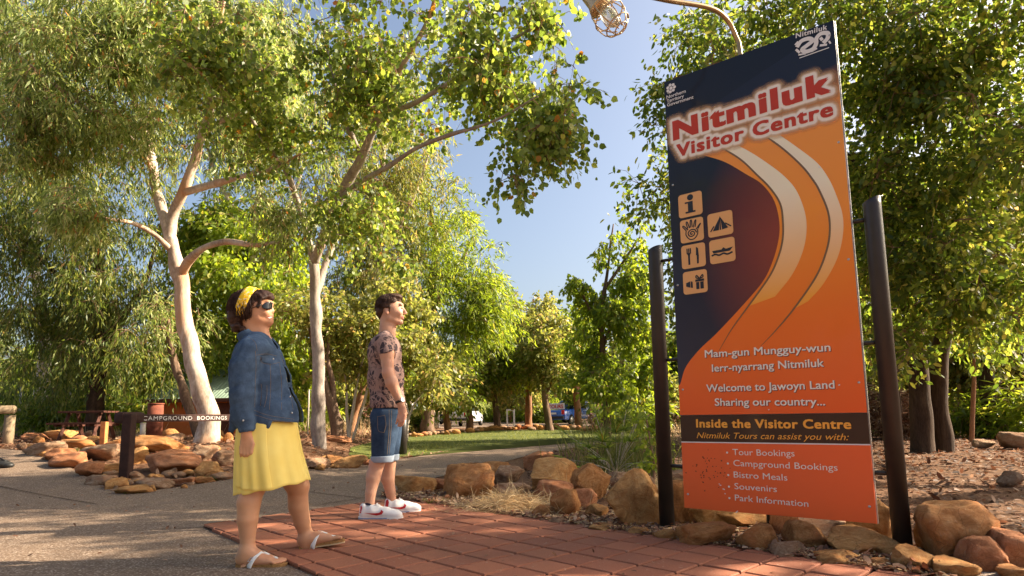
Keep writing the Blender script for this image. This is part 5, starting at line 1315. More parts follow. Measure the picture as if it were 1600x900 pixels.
# sneakers
def sneaker(heel_px, toe_px, Y, ankle, zs0):
    h_ = P(*heel_px, Y); t_ = P(*toe_px, Y + (.0 if zs0 else .08)); h_.z = t_.z = .028; L = (t_ - h_).length; ax_ = (t_ - h_) / L; sd_ = Vector((-ax_.y, ax_.x, 0)); L = min(L, .33)
    H = lambda t, l, z: h_ + ax_ * (L * t) + sd_ * l + Vector((0, 0, z))
    fl = Field((min(h_.x, t_.x) - .1, min(h_.y, t_.y) - .1, 0), (max(h_.x, t_.x) + .1, max(h_.y, t_.y) + .1, .2), .0045)
    fl.ell(H(.84, .0, .035), (.062, .044, .034), .03); fl.cone(H(.6, 0, .048), H(.8, 0, .038), .044, .036, .03); fl.cone(H(.3, 0, .062), H(.62, 0, .05), .046, .04, .03); fl.cone(H(.12, 0, .05), H(.3, 0, .06), .038, .045, .03)
    fl.cone(H(.11, 0, .06), H(.1, 0, .098), .036, .033, .02); fl.cone(H(.3, 0, .08), H(.42, 0, .094), .038, .026, .02); fl.cone(H(.12, 0, .035), H(.9, 0, .03), .038, .034, .02)
    fl.cone(H(.17, 0, .155), H(.34, 0, .15), .036, .034, .01, 'sub'); fl.plane(H(0, 0, .017), (0, 0, -1))
    o = fl.build('sneaker', M['white_leather'], mr); bv = bvh_of(o)
    outl = [(-.035, 0), (-.01, -.026), (.1, -.04), (.35, -.039), (.55, -.043), (.75, -.048), (.92, -.04), (1.03, -.018), (1.05, 0), (1.03, .018), (.92, .04), (.75, .046), (.5, .04), (.3, .037), (.1, .04), (-.01, .026)]
    oc = [(v_.x, v_.y) for v_ in spline([Vector((a_, l, 0)) for a_, l in outl + outl[:1]], 3)][:-1]; n = len(oc)
    for nm, z0_, z1_, s2_, mt, a0 in (('sneaker_sole', 0, .026, 1.03, 'white_leather', None), ('sole_stripe', .012, .017, 1.05, 'blue_rubber', .62)):
        z0s = [z0_, z1_]; V = [H(a_, l * s2_, z) for z in z0s for a_, l in oc]; F = [(i, (i + 1) % n, n + (i + 1) % n, n + i) for i in range(n) if a0 is None or oc[i][0] < a0]
        if a0 is None: F += [tuple(range(n))[::-1], tuple(range(n, 2 * n))]
        tomesh(nm, [v_ - b_ for v_ in V], F, M[mt], mr)
    S2 = lambda t, z: proj(H(t, -.045, z))
    sw = [S2(.13, .058), S2(.3, .045), S2(.44, .037), S2(.56, .045), S2(.6, .066), S2(.54, .082), S2(.53, .066), S2(.49, .057), S2(.4, .054), S2(.26, .055)]
    patch(bv, sw, .0015, 'side_emblem', 'red_leather', mr, 8)
    patch(bv, [S2(-.02, .06), S2(.06, .055), S2(.09, .1), S2(.06, .125), S2(.0, .115)], .0015, 'heel_tab', 'red_leather', mr, 5)
    for k in range(5):
        t = .4 + k * .055; z = .125 - k * .012; MB().tube([H(t, -.026, z - .012) - b_, H(t + .02, 0, z) - b_, H(t, .026, z - .012) - b_], .0042, 6).build('lace', M['white_leather'], mr, True)
    sk_ = H(.2, 0, .09); MB().tube([sk_ - b_, ankle + (sk_ - ankle) * .35 - b_], [.037, .0385], 16, caps=False).build('sock', M['sock'], mr, True)
sneaker((562, 813), (628, 813), 4.98, Mp(577.5, 789, -.15), 1)
sneaker((602, 801), (655, 803), 5.26, Mp(612, 783, .14), 0)
# ---------------- the trees ----------------
def EL(px, py, Y, rx, rz, ry, w_=None):
    c = P(px, py, Y); s = Y / FPX; e = (tuple(c), (rx * s, ry, rz * s)); return e + ((w_,) if w_ else ())
def ST(pts, Y, wpx, name=None, base=None):
    """stem through photo points; pts (px, py[, dY]); wpx widths in px"""
    out = [P(p[0], p[1], Y + (p[2] if len(p) > 2 else 0)) for p in pts]
    if base is not None: out = [Vector((base.x, base.y, base.z - .25))] + out
    ws = [w_ * Y / FPX / 2 for w_ in wpx]
    if base is not None: ws = [ws[0] * 1.15] + ws
    return (out, ws) + ((name,) if name else ())
# white gum behind the campground sign
b = G(325, 692); Y = b.y
make_tree('gum_tree', 'white-barked gum tree with twisted limbs leaning left behind the campground sign', [
    ST([(325, 690), (323, 655), (313, 602), (298, 545), (288, 490), (284, 450), (273, 402), (264, 372)], Y, [38, 31, 27, 25, 23, 24, 20, 16], base=b),
    ST([(264, 378), (272, 335), (290, 292, -.2), (305, 250, -.3), (320, 195, -.5), (330, 160, -.6), (336, 80, -.8), (350, 0, -.9), (352, -80, -1)], Y, [16, 17, 16, 13, 12, 10, 7, 5, 3]),
    ST([(284, 430, 0), (296, 405, -.3), (322, 386, -.7), (356, 378, -1.1), (400, 383, -1.5), (440, 377, -1.8)], Y, [12, 13, 11, 9, 7, 3]),
    ST([(290, 300, -.2), (318, 292, -.4), (352, 283, -.9), (390, 272, -1.3), (425, 264, -1.6), (470, 240, -2)], Y, [11, 12, 10, 8, 6, 3]),
    ST([(266, 385), (256, 340), (243, 290, .3), (234, 235, .5), (212, 165, .7), (190, 95, .8), (180, 0, .9)], Y, [14, 15, 16, 13, 10, 7, 3]),
    ST([(268, 392), (240, 365, -.5), (205, 348, -1), (165, 342, -1.6), (110, 330, -2)], Y, [9, 8, 7, 5, 3]),
    ST([(318, 205, -.5), (345, 190, -.8), (380, 170, -1.2), (410, 120, -1.4)], Y, [8, 7, 5, 3]),
    ST([(238, 270, .3), (215, 225, 0), (150, 180, -.6), (70, 120, -1), (0, 60, -1.2)], Y, [8, 7, 6, 4, 3])],
    [EL(210, 60, Y - .5, 260, 130, 3, 12), EL(60, 180, Y - .8, 120, 110, 2.2, 4), EL(400, 120, Y - 1, 120, 130, 2.2, 4), EL(200, 200, Y - .2, 130, 80, 2.2, 3), EL(230, -90, Y, 260, 90, 3, 3), EL(110, 320, Y - 2, 70, 40, 1, 1), EL(450, 330, Y - 1.8, 60, 40, .9, .5)],
    540, 100, 'narrow', .18, M['leaf_gum'], M['bark_white'], 11, crng=(.28, .62), droop=.9, hang=.25, shell=.15)
# slender gum between the two people, round leaves, limbs reaching towards the viewer
b = G(500, 699); Y = b.y
make_tree('gum_tree', 'slender grey-barked gum with round leaves between the woman and the man', [
    ST([(500, 697), (498, 650), (497, 590), (495, 520), (493, 470), (490, 420), (487, 385)], Y, [25, 22, 20, 18, 17, 16, 13], base=b),
    ST([(488, 395), (474, 345, -.2), (460, 300, -.4), (448, 268, -.6), (425, 235, -.8), (404, 205, -1), (372, 130, -1.3), (360, 40, -1.5)], Y, [11, 11, 10, 9, 8, 7, 5, 3]),
    ST([(490, 410), (508, 365, -.3), (522, 330, -.6), (542, 285, -1), (566, 245, -1.4), (592, 180, -1.9), (630, 100, -2.4), (670, 30, -2.8), (690, -50, -3)], Y, [15, 16, 15, 14, 12, 10, 8, 6, 3]),
    ST([(530, 312, -.8), (562, 285, -1.3), (604, 262, -2), (650, 232, -2.6), (705, 210, -3.2), (770, 190, -3.8), (840, 150, -4.2)], Y, [8, 7, 7, 6, 5, 3, 2]),
    ST([(492, 470), (500, 440, .2), (515, 395, .4), (530, 360, .5), (548, 300, .6)], Y, [12, 12, 11, 9, 5]),
    ST([(600, 170, -2), (640, 165, -2.6), (700, 130, -3.2), (770, 80, -3.8), (840, 40, -4)], Y, [8, 7, 6, 5, 3]),
    ST([(566, 245, -1.4), (540, 190, -1.6), (520, 120, -1.9), (505, 40, -2)], Y, [8, 7, 5, 3])],
    [EL(580, 110, Y - 2.2, 200, 150, 2.4, 14), EL(340, 90, Y - 3, 130, 120, 1.6, 6), EL(775, 110, Y - 3.6, 130, 100, 2, 8), EL(860, 190, Y - 4, 70, 75, 1.3, 3.4), EL(560, 330, Y - 1.3, 90, 90, 1.5, 3.4), EL(620, 410, Y - 1.6, 40, 45, .8, .7), EL(430, 200, Y - 1.2, 80, 100, 1.4, 3.4), EL(840, 30, Y - 3.8, 60, 60, 1.2, 1.6), EL(810, 275, Y - 4, 45, 32, .7, .5), EL(640, -60, Y - 3, 240, 70, 2, 4)],
    740, 36, 'round', .088, M['leaf_round'], M['bark_grey'], 23, crng=(.22, .46), droop=.7, hang=.15, shell=.1)
# dark weeping tree on the left
b = G(118, 668) ; Y = 17.5; b = Vector((P(150, 660, Y).x, Y, float(zg(-12, Y))))
make_tree('weeping_tree', 'dense dark weeping tree filling the left side behind the picnic table', [
    ST([(150, 640), (155, 560), (160, 480), (150, 380)], Y, [26, 22, 18, 10], base=b), ST([(155, 560), (190, 500), (230, 430), (250, 350)], Y, [12, 10, 7, 3]), ST([(158, 520), (110, 450), (60, 400), (20, 350)], Y, [12, 9, 6, 3])],
    [EL(120, 330, Y, 150, 120, 2.4), EL(180, 470, Y - .5, 110, 110, 2), EL(60, 480, Y, 90, 90, 2), EL(230, 535, Y - 1, 50, 60, 1.2), EL(120, 570, Y, 90, 60, 1.5), EL(20, 330, Y, 90, 130, 2), EL(40, 600, Y + 1, 60, 30, 1.5)],
    200, 210, 'narrow', .19, M['leaf_dark'], M['bark_dark'], 31, crng=(.45, .9), droop=1.1, hang=.5, shell=.4)
make_tree('leaning_tree', 'small brown-barked tree leaning beside the white gum trunk', [
    ST([(312, 688), (300, 650), (288, 615), (277, 580), (268, 545), (262, 500)], 14.6, [18, 15, 14, 13, 11, 6], base=P(314, 695, 14.6))],
    [EL(275, 500, 14.6, 50, 50, .9) ], 12, 130, 'narrow', .15, M['leaf_gum'], M['bark_rough'], 37, droop=.8)
for k, (px, Yk, hpy, wpx, lab, mt) in enumerate([(60, 21, 80, 200, 'tall pale gum far behind at the upper left corner', 'leaf_gum'), (400, 20, 120, 170, 'tall gum behind and between the two near gums', 'leaf_gum'), (590, 23, 260, 130, 'feathery yellow-green gum behind the slender gum crown', 'leaf_yellow')]):
    b = P(px, 660, Yk); b.z = float(zg(b.x, Yk))
    make_tree('gum_tree', lab, [ST([(px, 655), (px + 12, 520), (px - 6, 400), (px + 8, 260), (px, 140)], Yk, [20, 17, 14, 10, 4], base=b), ST([(px, 420), (px + 60, 300), (px + 90, 200)], Yk, [8, 6, 3]), ST([(px, 380), (px - 60, 280), (px - 90, 170)], Yk, [8, 6, 3])],
        [EL(px, hpy + 60, Yk, wpx, 180, 3, 8), EL(px, hpy - 90, Yk, wpx * .9, 110, 3, 3)], 230, 110, 'narrow', .24, M[mt], M['bark_pale'], 500 + k, crng=(.5, .95), droop=.9, hang=.3, shell=.2)
# leafy trees behind the woman and between the trunks
Y = 19
make_tree('leafy_tree', 'mid-green leafy tree filling the gap behind the woman in the denim jacket', [
    ST([(395, 660), (398, 600), (392, 520), (385, 440)], Y, [22, 18, 14, 8], base=P(395, 672, Y)), ST([(396, 580), (420, 520), (440, 450)], Y, [9, 7, 4])],
    [EL(380, 420, Y, 110, 110, 2.2), EL(330, 520, Y, 80, 80, 2), EL(430, 500, Y - .5, 70, 90, 1.8), EL(340, 360, Y + 1, 100, 70, 2), EL(440, 590, Y, 50, 30, 1.2, 2)],
    150, 150, 'oval', .2, M['leaf_bright'], M['bark_rough'], 41, crng=(.5, .9), droop=.6)
Y = 25
make_tree('tall_green_tree', 'tall bright green tree rising behind the man towards the open sky', [
    ST([(668, 640), (665, 560), (672, 470), (680, 380), (670, 310)], Y, [20, 17, 14, 10, 4], base=P(668, 668, Y)), ST([(670, 500), (700, 440), (725, 400), (740, 370)], Y, [8, 7, 5, 2]), ST([(667, 540), (630, 470), (610, 400)], Y, [9, 7, 3])],
    [EL(680, 330, Y, 90, 60, 2.2), EL(720, 420, Y, 85, 70, 2.2), EL(640, 400, Y, 90, 90, 2.5), EL(700, 500, Y, 100, 60, 2.2), EL(620, 280, Y, 70, 60, 2), EL(760, 480, Y, 45, 60, 1.5, 14), EL(560, 480, Y, 70, 80, 2)],
    230, 130, 'narrow', .26, M['leaf_bright'], M['bark_rough'], 47, crng=(.5, 1.0), droop=.6)
Y = 15.5
make_tree('sapling_cluster_tree', 'bushy pale-stemmed tree with yellow-green leaves right behind the man', [
    ST([(545, 685), (552, 640), (560, 590), (575, 530)], Y, [5, 5, 4, 3], 'stem', base=P(544, 690, Y)), ST([(545, 690), (542, 640), (541, 600), (530, 540)], Y, [5, 4, 3, 2], 'stem'),
    ST([(550, 690), (566, 640), (580, 590), (610, 520)], Y, [5, 5, 4, 3], 'stem'), ST([(635, 690), (640, 650), (655, 620), (680, 590)], Y, [5, 4, 3, 2], 'stem'), ST([(640, 650), (628, 610), (620, 560)], Y, [3, 3, 2], 'stem')],
    [EL(560, 520, Y, 70, 60, 1.1), EL(650, 570, Y, 60, 55, 1), EL(620, 480, Y + .5, 60, 50, 1), EL(540, 580, Y, 50, 30, .8), EL(700, 600, Y + 1, 40, 40, .8, .4)],
    95, 120, 'oval', .14, M['leaf_yellow'], M['bark_pale'], 53, crng=(.3, .6), droop=.5)
make_tree('rough_barked_tree', 'rough brown leaning trunk just right of the slender gum', [
    ST([(527, 680), (520, 640), (510, 605), (500, 575), (488, 520), (480, 470)], 14.6, [20, 17, 15, 13, 10, 6], base=P(528, 687, 14.6)), ST([(522, 640), (520, 600), (512, 560), (515, 520)], 14.6, [9, 9, 7, 4])],
    [EL(480, 480, 14.6, 45, 40, .9)], 14, 120, 'oval', .13, M['leaf_yellow'], M['bark_rough'], 59)
make_tree('dark_trunk_tree', 'dark brown leaning trunk behind the thin pale saplings left of the man', [
    ST([(548, 670), (556, 640), (565, 610), (575, 580), (590, 540)], 19, [14, 12, 11, 10, 6], base=P(548, 676, 19))],
    [EL(600, 520, 19, 60, 50, 1.2)], 20, 130, 'oval', .18, M['leaf_bright'], M['bark_orange'], 61, crng=(.4, .8))
# middle distance across the lawn
for k, (px, py, Yk, h_, rx, mt, bk, lab, sd) in enumerate([
    (735, 672, 29, 130, 48, 'leaf_yellow', 'bark_orange', 'small olive tree across the lawn above the white parked car', 71),
    (700, 674, 27, 110, 44, 'leaf_bright', 'bark_orange', 'small bright green tree across the lawn just right of the man', 73),
    (778, 672, 30, 170, 50, 'leaf_bright', 'bark_rough', 'green tree across the lawn left of the white door', 79),
    (826, 670, 31, 215, 52, 'leaf_yellow', 'bark_orange', 'yellowish tree with an orange trunk left of the blue pickup', 83),
    (858, 669, 28, 180, 40, 'leaf_yellow', 'bark_rough', 'thin-trunked olive tree directly left of the blue pickup', 89),
    (905, 669, 30, 190, 46, 'leaf_bright', 'bark_orange', 'small tree with a reddish trunk right of the blue pickup', 97)]):
    s = Yk / FPX; b = P(px, py, Yk); b.z = float(zg(b.x, b.y)); rg = random.Random(sd); le = rg.uniform(-8, 8)
    make_tree('small_tree', lab, [ST([(px, py - 6), (px + le, py - h_ * .3), (px + le * .5, py - h_ * .6), (px - le, py - h_ * .85)], Yk, [12, 9, 7, 3], base=b), ST([(px + le, py - h_ * .3), (px + 20, py - h_ * .55), (px + 28, py - h_ * .75)], Yk, [6, 5, 2]), ST([(px + le, py - h_ * .34), (px - 18, py - h_ * .5), (px - 26, py - h_ * .7)], Yk, [6, 4, 2])],
        [EL(px, py - h_ * .84, Yk, rx * .8, h_ * .2, 1.2), EL(px - 15, py - h_ * .64, Yk, rx, h_ * .16, 1.4), EL(px + 14, py - h_ * .52, Yk, rx * .9, h_ * .11, 1.4)], int(34 + h_ * .16), 130, 'oval', .2, M[mt], M[bk], sd, crng=(.5, .9), group='small trees across the lawn')
Y = 19
make_tree('tall_leafy_tree', 'tall open-crowned green tree left of the left sign post', [
    ST([(948, 660), (944, 580), (940, 500), (948, 430), (958, 350)], Y, [12, 10, 8, 5, 2], base=P(948, 676, Y)), ST([(942, 540), (965, 480), (985, 430)], Y, [7, 6, 3]), ST([(940, 520), (915, 470), (900, 440)], Y, [6, 5, 2]), ST([(946, 450), (980, 400), (1000, 370)], Y, [5, 4, 2])],
    [EL(952, 355, Y, 45, 45, .9, .5), EL(975, 420, Y, 55, 50, 1.2), EL(935, 480, Y, 50, 45, 1.2), EL(985, 510, Y, 55, 60, 1.3), EL(920, 540, Y, 40, 50, 1), EL(1005, 590, Y, 45, 60, 1.1), EL(945, 600, Y - 1, 50, 50, 1.1), EL(900, 445, Y, 20, 14, .5, .3)],
    120, 105, 'oval', .17, M['leaf_bright'], M['bark_rough'], 101, crng=(.3, .6), droop=.8, shell=.3)
# big broad-leaved tree behind the sign: two trunks
b = G(1462, 708); Y = b.y
make_tree('broad_leaved_tree', 'huge broad-leaved tree with twin dark trunks behind the right of the sign', [
    ST([(1443, 700), (1440, 640), (1436, 580), (1428, 520), (1415, 440), (1395, 340), (1370, 240), (1340, 140)], Y, [33, 30, 28, 26, 23, 19, 14, 8], base=Vector((b.x - .2, b.y, b.z))),
    ST([(1474, 690), (1468, 640), (1466, 580), (1474, 510), (1490, 420), (1505, 300), (1530, 180), (1560, 60)], Y + .2, [28, 26, 24, 23, 20, 16, 11, 6], 'trunk', base=Vector((b.x + .2, b.y + .2, b.z))),
    ST([(1400, 360), (1350, 280, -.5), (1290, 210, -1), (1220, 150, -1.5), (1150, 110, -1.8), (1060, 120, -2)], Y, [14, 13, 11, 9, 7, 3]),
    ST([(1380, 280), (1400, 180, -.8), (1450, 80, -1.6), (1500, -20, -2.4)], Y, [12, 10, 8, 5]), ST([(1490, 420), (1540, 340, -.8), (1600, 280, -1.5)], Y, [10, 8, 5])],
    [EL(1100, 200, Y - 1.2, 90, 130, 1.6, 5), EL(1080, 90, Y - 1, 70, 70, 1.3, 3), EL(1200, 20, Y - 1, 140, 90, 2, 8), EL(1020, 290, Y - .6, 36, 55, .7, .9), EL(1330, 60, Y - 1, 130, 110, 2.2, 10), EL(1450, 90, Y - 1.5, 130, 130, 2.2, 14), EL(1380, 230, Y - 1, 90, 120, 1.8, 8), ((5.6, 13.5, 6.6), (2.4, 2.4, 1.8), 8),
     EL(1490, 260, Y - 1.4, 120, 120, 1.8, 12), EL(1400, 400, Y - .8, 90, 110, 1.5, 8), EL(1510, 430, Y - 1, 100, 90, 1.5, 8), EL(1590, 180, Y - 1.8, 90, 200, 1.8, 9), EL(1440, 500, Y - .5, 80, 35, 1, 2), EL(1385, 530, Y - .6, 36, 60, .8, 1), EL(1090, 420, Y + .5, 60, 130, 1, 3)],
    390, 125, 'oval', .115, M['leaf_broad'], M['bark_dark'], 107, crng=(.35, .75), droop=.5, shell=.4, rough=.12,
    extra=[((random.Random(900 + q).uniform(2.2, 9.5), random.Random(300 + q).uniform(4.6, 10.5), random.Random(500 + q).uniform(5.8, 9.5)), .5) for q in range(14)])
make_tree('slim_tree', 'mostly hidden slim leafy tree added behind the left half of the sign board to shade the road', [ST([(1112, 735), (1110, 640), (1104, 540), (1098, 440), (1100, 340)], 10.5, [14, 12, 10, 8, 3], base=G(1112, 742))],  # added to cast shade on the road; the board hides most of it
    [EL(1110, 420, 10.8, 50, 110, 1.3), EL(1100, 520, 11, 45, 50, 1.2), EL(1200, 420, 11.8, 110, 130, 1.6), EL(1270, 540, 12.6, 70, 60, 1.6)], 170, 105, 'oval', .12, M['leaf_broad'], M['bark_dark'], 640, crng=(.3, .6), droop=.6, rough=.12)
# yellow-green trees further right
Y = 17
make_tree('yellow_green_tree', 'sunlit yellow-green tree at the far right behind the twin dark trunks', [
    ST([(1536, 690), (1530, 640), (1524, 580), (1522, 500), (1515, 400)], Y, [20, 17, 15, 12, 6], base=P(1537, 697, Y)), ST([(1566, 680), (1566, 600), (1560, 520), (1575, 420)], Y + 1, [20, 17, 14, 8], 'trunk', base=P(1566, 690, Y + 1))],
    [EL(1540, 320, Y, 100, 120, 2.2), EL(1580, 450, Y, 70, 90, 2), EL(1500, 500, Y, 60, 60, 1.6), EL(1440, 420, Y + 1, 70, 100, 2), EL(1560, 570, Y, 70, 40, 1.4, 6), EL(1370, 500, Y + 2, 60, 120, 1.6)],
    170, 140, 'oval', .2, M['leaf_yellow'], M['bark_rough'], 109, crng=(.5, .9), droop=.6)
for k, (px, py, Yk, wpx, lean, lab) in enumerate([(1398, 692, 14, 20, -6, 'slim dark tree just right of the right sign post'), (1548, 694, 15, 24, -14, 'slim dark leaning tree at the far right'), (1592, 692, 16, 26, 4, 'dark tree trunk at the right edge of the photo'), (1498, 690, 20, 16, 8, 'slim dark trunk in the background between the right-hand trees'), (1240, 690, 17, 20, -5, 'slim tree hidden mostly behind the sign board')]):
    b = P(px, py, Yk); b.z = float(zg(b.x, Yk))
    make_tree('slim_tree', lab, [ST([(px, py - 6), (px + lean * .4, py - 90), (px + lean, py - 190), (px + lean * .6, py - 300), (px + lean * 2, py - 400)], Yk, [wpx, wpx * .85, wpx * .7, wpx * .5, 3], base=b), ST([(px + lean * .6, py - 130), (px + 26, py - 200), (px + 40, py - 280)], Yk, [wpx * .4, wpx * .3, 2])],
        [EL(px, py - 340, Yk, 70, 110, 1.8), EL(px + 10, py - 210, Yk, 60, 60, 1.4)], 60, 110, 'oval', .17, M[('leaf_broad', 'leaf_yellow')[k % 2]], M['bark_dark'], 600 + k, crng=(.4, .8), droop=.6, rough=.12)
make_tree('thin_trunk_tree', 'thin straight brown sapling trunk between the dark trunks at the right', [
    ST([(1519, 700), (1520, 640), (1522, 580), (1518, 500)], 12.5, [6, 6, 5, 3], base=P(1519, 706, 12.5))], [EL(1518, 520, 12.5, 36, 34, .6)], 8, 110, 'oval', .13, M['leaf_broad'], M['bark_orange'], 113)
# distant wood: a few prototypes, copied
protos = []
def region(px, Y):
    R_ = [(40, 'behind the log rail'), (160, 'behind the picnic table'), (270, 'behind the campground sign'), (350, 'behind the white gum'), (440, 'behind the woman'), (520, 'behind the slender gum'), (590, 'left of the man'), (660, 'right of the man'), (740, 'above the white hatchback'), (830, 'left of the blue pickup'),
          (900, 'behind the blue pickup'), (960, 'right of the blue pickup'), (1050, 'behind the left sign post'), (1360, 'hidden by the sign board'), (1430, 'right of the right sign post'), (1500, 'behind the twin dark trunks'), (1560, 'right of the twin dark trunks')]
    for lim, t in R_:
        if px < lim: return t
    return 'at the right edge'
def size_word(v, a, b): return 'small ' if v < a else ('medium ' if v < b else 'tall ')
for k, (mt, bk, kind, sz) in enumerate([('leaf_bright', 'bark_rough', 'oval', .34), ('leaf_gum', 'bark_pale', 'narrow', .4), ('leaf_yellow', 'bark_orange', 'oval', .34), ('leaf_dark', 'bark_dark', 'narrow', .4)]):
    rg = random.Random(200 + k); h = 7.5
    t = make_tree('woodland_tree', 'tree', [([(0, 0, -.3), (.1, 0, 2), (.3, .1, 4.2), (.2, 0, 6.3)], [.17, .14, .1, .03]), ([(.15, 0, 2.4), (1.1, .3, 4), (1.5, .4, 5.2)], [.09, .06, .02]), ([(.2, 0, 2.8), (-1, -.2, 4.2), (-1.6, -.3, 5.4)], [.09, .06, .02])],
        [((0, 0, 5.8), (1.9, 1.9, 1.7)), ((1.3, .2, 4.2), (1.5, 1.5, 1.3)), ((-1.4, -.2, 4.3), (1.5, 1.5, 1.4)), ((0, 0, 3), (1.8, 1.8, .8))], 75, 120, kind, sz, M[mt], M[bk], 300 + k, crng=(.55, 1.0), droop=.6, base=(0, 0, 0))
    protos.append(t)
spots = []
rg = random.Random(77)
for k in range(62):
    row = k % 3; Yk = (34, 43, 54)[row] + rg.uniform(-3, 3); px = -150 + (k / 61) * 1900 + rg.uniform(-14, 14)
    if row == 0 and 640 < px < 960: Yk += 14
    spots.append((px, Yk, rg.uniform(.62, 1.05) * (1.15 if row == 2 else .9) * (.72 if 690 < px < 960 else 1), rg.uniform(0, 6.28), rg.choice([0, 1, 1, 2, 2, 3, 0])))
LAB = ['bright green distant tree', 'pale-barked drooping distant gum', 'yellowish olive distant tree', 'dark drooping distant tree']
used = set()
for px, Yk, sc, rz, kd in spots:
    o = protos[kd] if kd not in used else copy_tree(protos[kd]); used.add(kd)
    x = P(px, 640, Yk).x; o.location = (x, Yk, float(zg(x, Yk))); o.rotation_euler = (0, 0, rz); o.scale = (sc, sc, sc * rg.uniform(.85, 1.15)); tag(o, size_word(sc, .7, .9) + LAB[kd] + ' ' + region(px, Yk), 'tree', 'distant trees: ' + ('bright green', 'drooping gums', 'olive', 'dark')[kd])
for kd in range(4):
    if kd not in used: bpy.data.objects.remove(protos[kd])
# trees just outside the frame behind the viewer's left (the glossy board mirrors them) and right
for k, (x, y, sc, kd, lab) in enumerate([(-9, -3.5, 1.0, 1, 'drooping gum tree outside the photo to the left, mirrored in the sign'), (-6.5, -7, .9, 0, 'green tree outside the photo behind the viewer, mirrored in the sign')]):
    o = copy_tree(protos[kd]); o.location = (x, y, 0); o.scale = (sc, sc, sc); o.rotation_euler = (0, 0, k * 2.); del o['group']; tag(o, lab, 'tree')

make_tree('broad_leaved_tree', 'broad-leaved tree standing just outside the right edge, shading the garden soil', [([(10.2, 6.8, -.2), (10.1, 6.8, 2.5), (9.9, 6.5, 5), (9.8, 6.3, 7)], [.22, .19, .13, .06]), ([(10.1, 6.8, 3), (9.2, 6, 4.6), (8.4, 5.6, 6)], [.1, .07, .03]), ([(10.1, 6.8, 3.2), (11.2, 7.4, 5), (11.6, 7.6, 6.5)], [.1, .07, .03])],
    [((9.6, 6.2, 6.4), (2.3, 2.1, 1.9)), ((11.2, 7.4, 6.8), (2, 2, 1.6)), ((9.2, 5.0, 5.2), (1.6, 1.4, 1.1)), ((10.5, 8.6, 6), (1.8, 1.6, 1.4))], 110, 80, 'oval', .13, M['leaf_broad'], M['bark_dark'], 700, crng=(.35, .75), droop=.5, base=(10.2, 6.8, 0))
# ---------------- timber signs, rails, posts ----------------
M['timber_brown'] = plain('brown_painted_timber', (.045, .02, .015), .75, .25, .35, 9, .35, 60)
M['timber_grey'] = plain('weathered_log', (.26, .19, .12), .85, .15, .4, 7, .5, 50, stretch=(1, 1, .2))
M['timber_orange'] = plain('orange_timber', (.5, .2, .07), .8, .2, .25, 9, .3, 50)
M['timber_red'] = plain('red_brown_timber', (.09, .035, .024), .8, .2, .3, 9, .3, 50)
M['letter_white'] = plain('white_letters', (.55, .52, .49), .6, .3, .05)
M['pale_pipe'] = plain('pale_pipe', (.5, .45, .38), .6, .3, .15)
M['metal_pole'] = plain('grey_metal_pole', (.3, .28, .26), .5, .4, .15, metal=.4)
pb = G(196, 752); cs = empty('campground_sign', pb); tag(cs, 'brown timber post with a long arm lettered in white, standing in the left rock bed', 'sign')
mp = pb.y / FPX; wpost = .125; topz = P(196, 643, pb.y).z - pb.z
MB().box((0, 0, topz / 2 - .15), (wpost, wpost, topz + .24), bev=.02).build('post', M['timber_brown'], cs, False)
e0 = P(190, 653, pb.y) - pb; e1_ = P(372, 658, pb.y * 1.27) - pb; e1_.z = e0.z = P(196, 653.5, pb.y).z - pb.z
ad = (e1_ - e0).normalized(); ang_ = math.atan2(ad.y, ad.x); AL = (e1_ - e0).length; rot = Matrix.Rotation(ang_, 3, 'Z')
MB().box(e0 + ad * AL * .5 + Vector((0, 0, 0)), (AL, .06, .105), rot, .008).build('arm_board', M['timber_brown'], cs)
MB().box(e0 + ad * .12 + Vector((0, 0, .008)), (.36, .15, .15), rot, .04).build('beam_cap', M['timber_brown'], cs)
nrm = Vector((ad.y, -ad.x, 0)); nrm = nrm if nrm.dot(-pb) > 0 else -nrm
me = text_mesh('CAMPGROUND  BOOKINGS', 0, 0, 1.12); co = np.array([v.co for v in me.vertices]); x0_, x1_ = co[:, 0].min(), co[:, 0].max()
fr = rot @ Vector((1, 0, 0)); Lt0, Lt1 = .3, AL * .86; rgt = fr if (fr.cross(Vector((0, 0, 1)))).dot(nrm) > 0 else -fr
org = e0 + ad * Lt0 + nrm * .034 - Vector((0, 0, .03)); sx_ = (Lt1 - Lt0) / (x1_ - x0_)
me.vertices.foreach_set('co', np.array([tuple(org + ad * ((c[0] - x0_) * sx_) + Vector((0, 0, c[1] * .082))) for c in co], np.float32).ravel()); me.update(); me.materials.clear(); me.materials.append(M['letter_white'])
tag(link('lettering', me, None, cs), kind='stuff')
def thing_mb(name, label, cat, loc, parts, group=None):
    r = empty(name, loc); tag(r, label, cat, group)
    for nm, mb, mt in parts: mb.build(nm, M[mt], r, True)
    return r
# log rail at the left edge
b = G(12, 694); Yr = b.y; q = Yr / FPX; tz = P(12, 645, Yr).z - b.z
r_ = empty('log_rail', b); tag(r_, 'weathered round log rail on a log post at the left edge', 'rail')
MB().tube([(0, 0, -.2), (0, 0, tz - .05)], [7.5 * q, 7 * q], 12).build('post', M['timber_grey'], r_, True)
a0 = P(21, 640, Yr - .1) - b; MB().tube([a0, a0 + Vector((-3.2, .3, 0))], [6.5 * q, 6.5 * q], 12).build('rail', M['timber_grey'], r_, True)
MB().tube([Vector((-3.0, .25, -.2)), Vector((-3.0, .25, tz - .05))], [7.5 * q, 7 * q], 12).build('post', M['timber_grey'], r_, True)
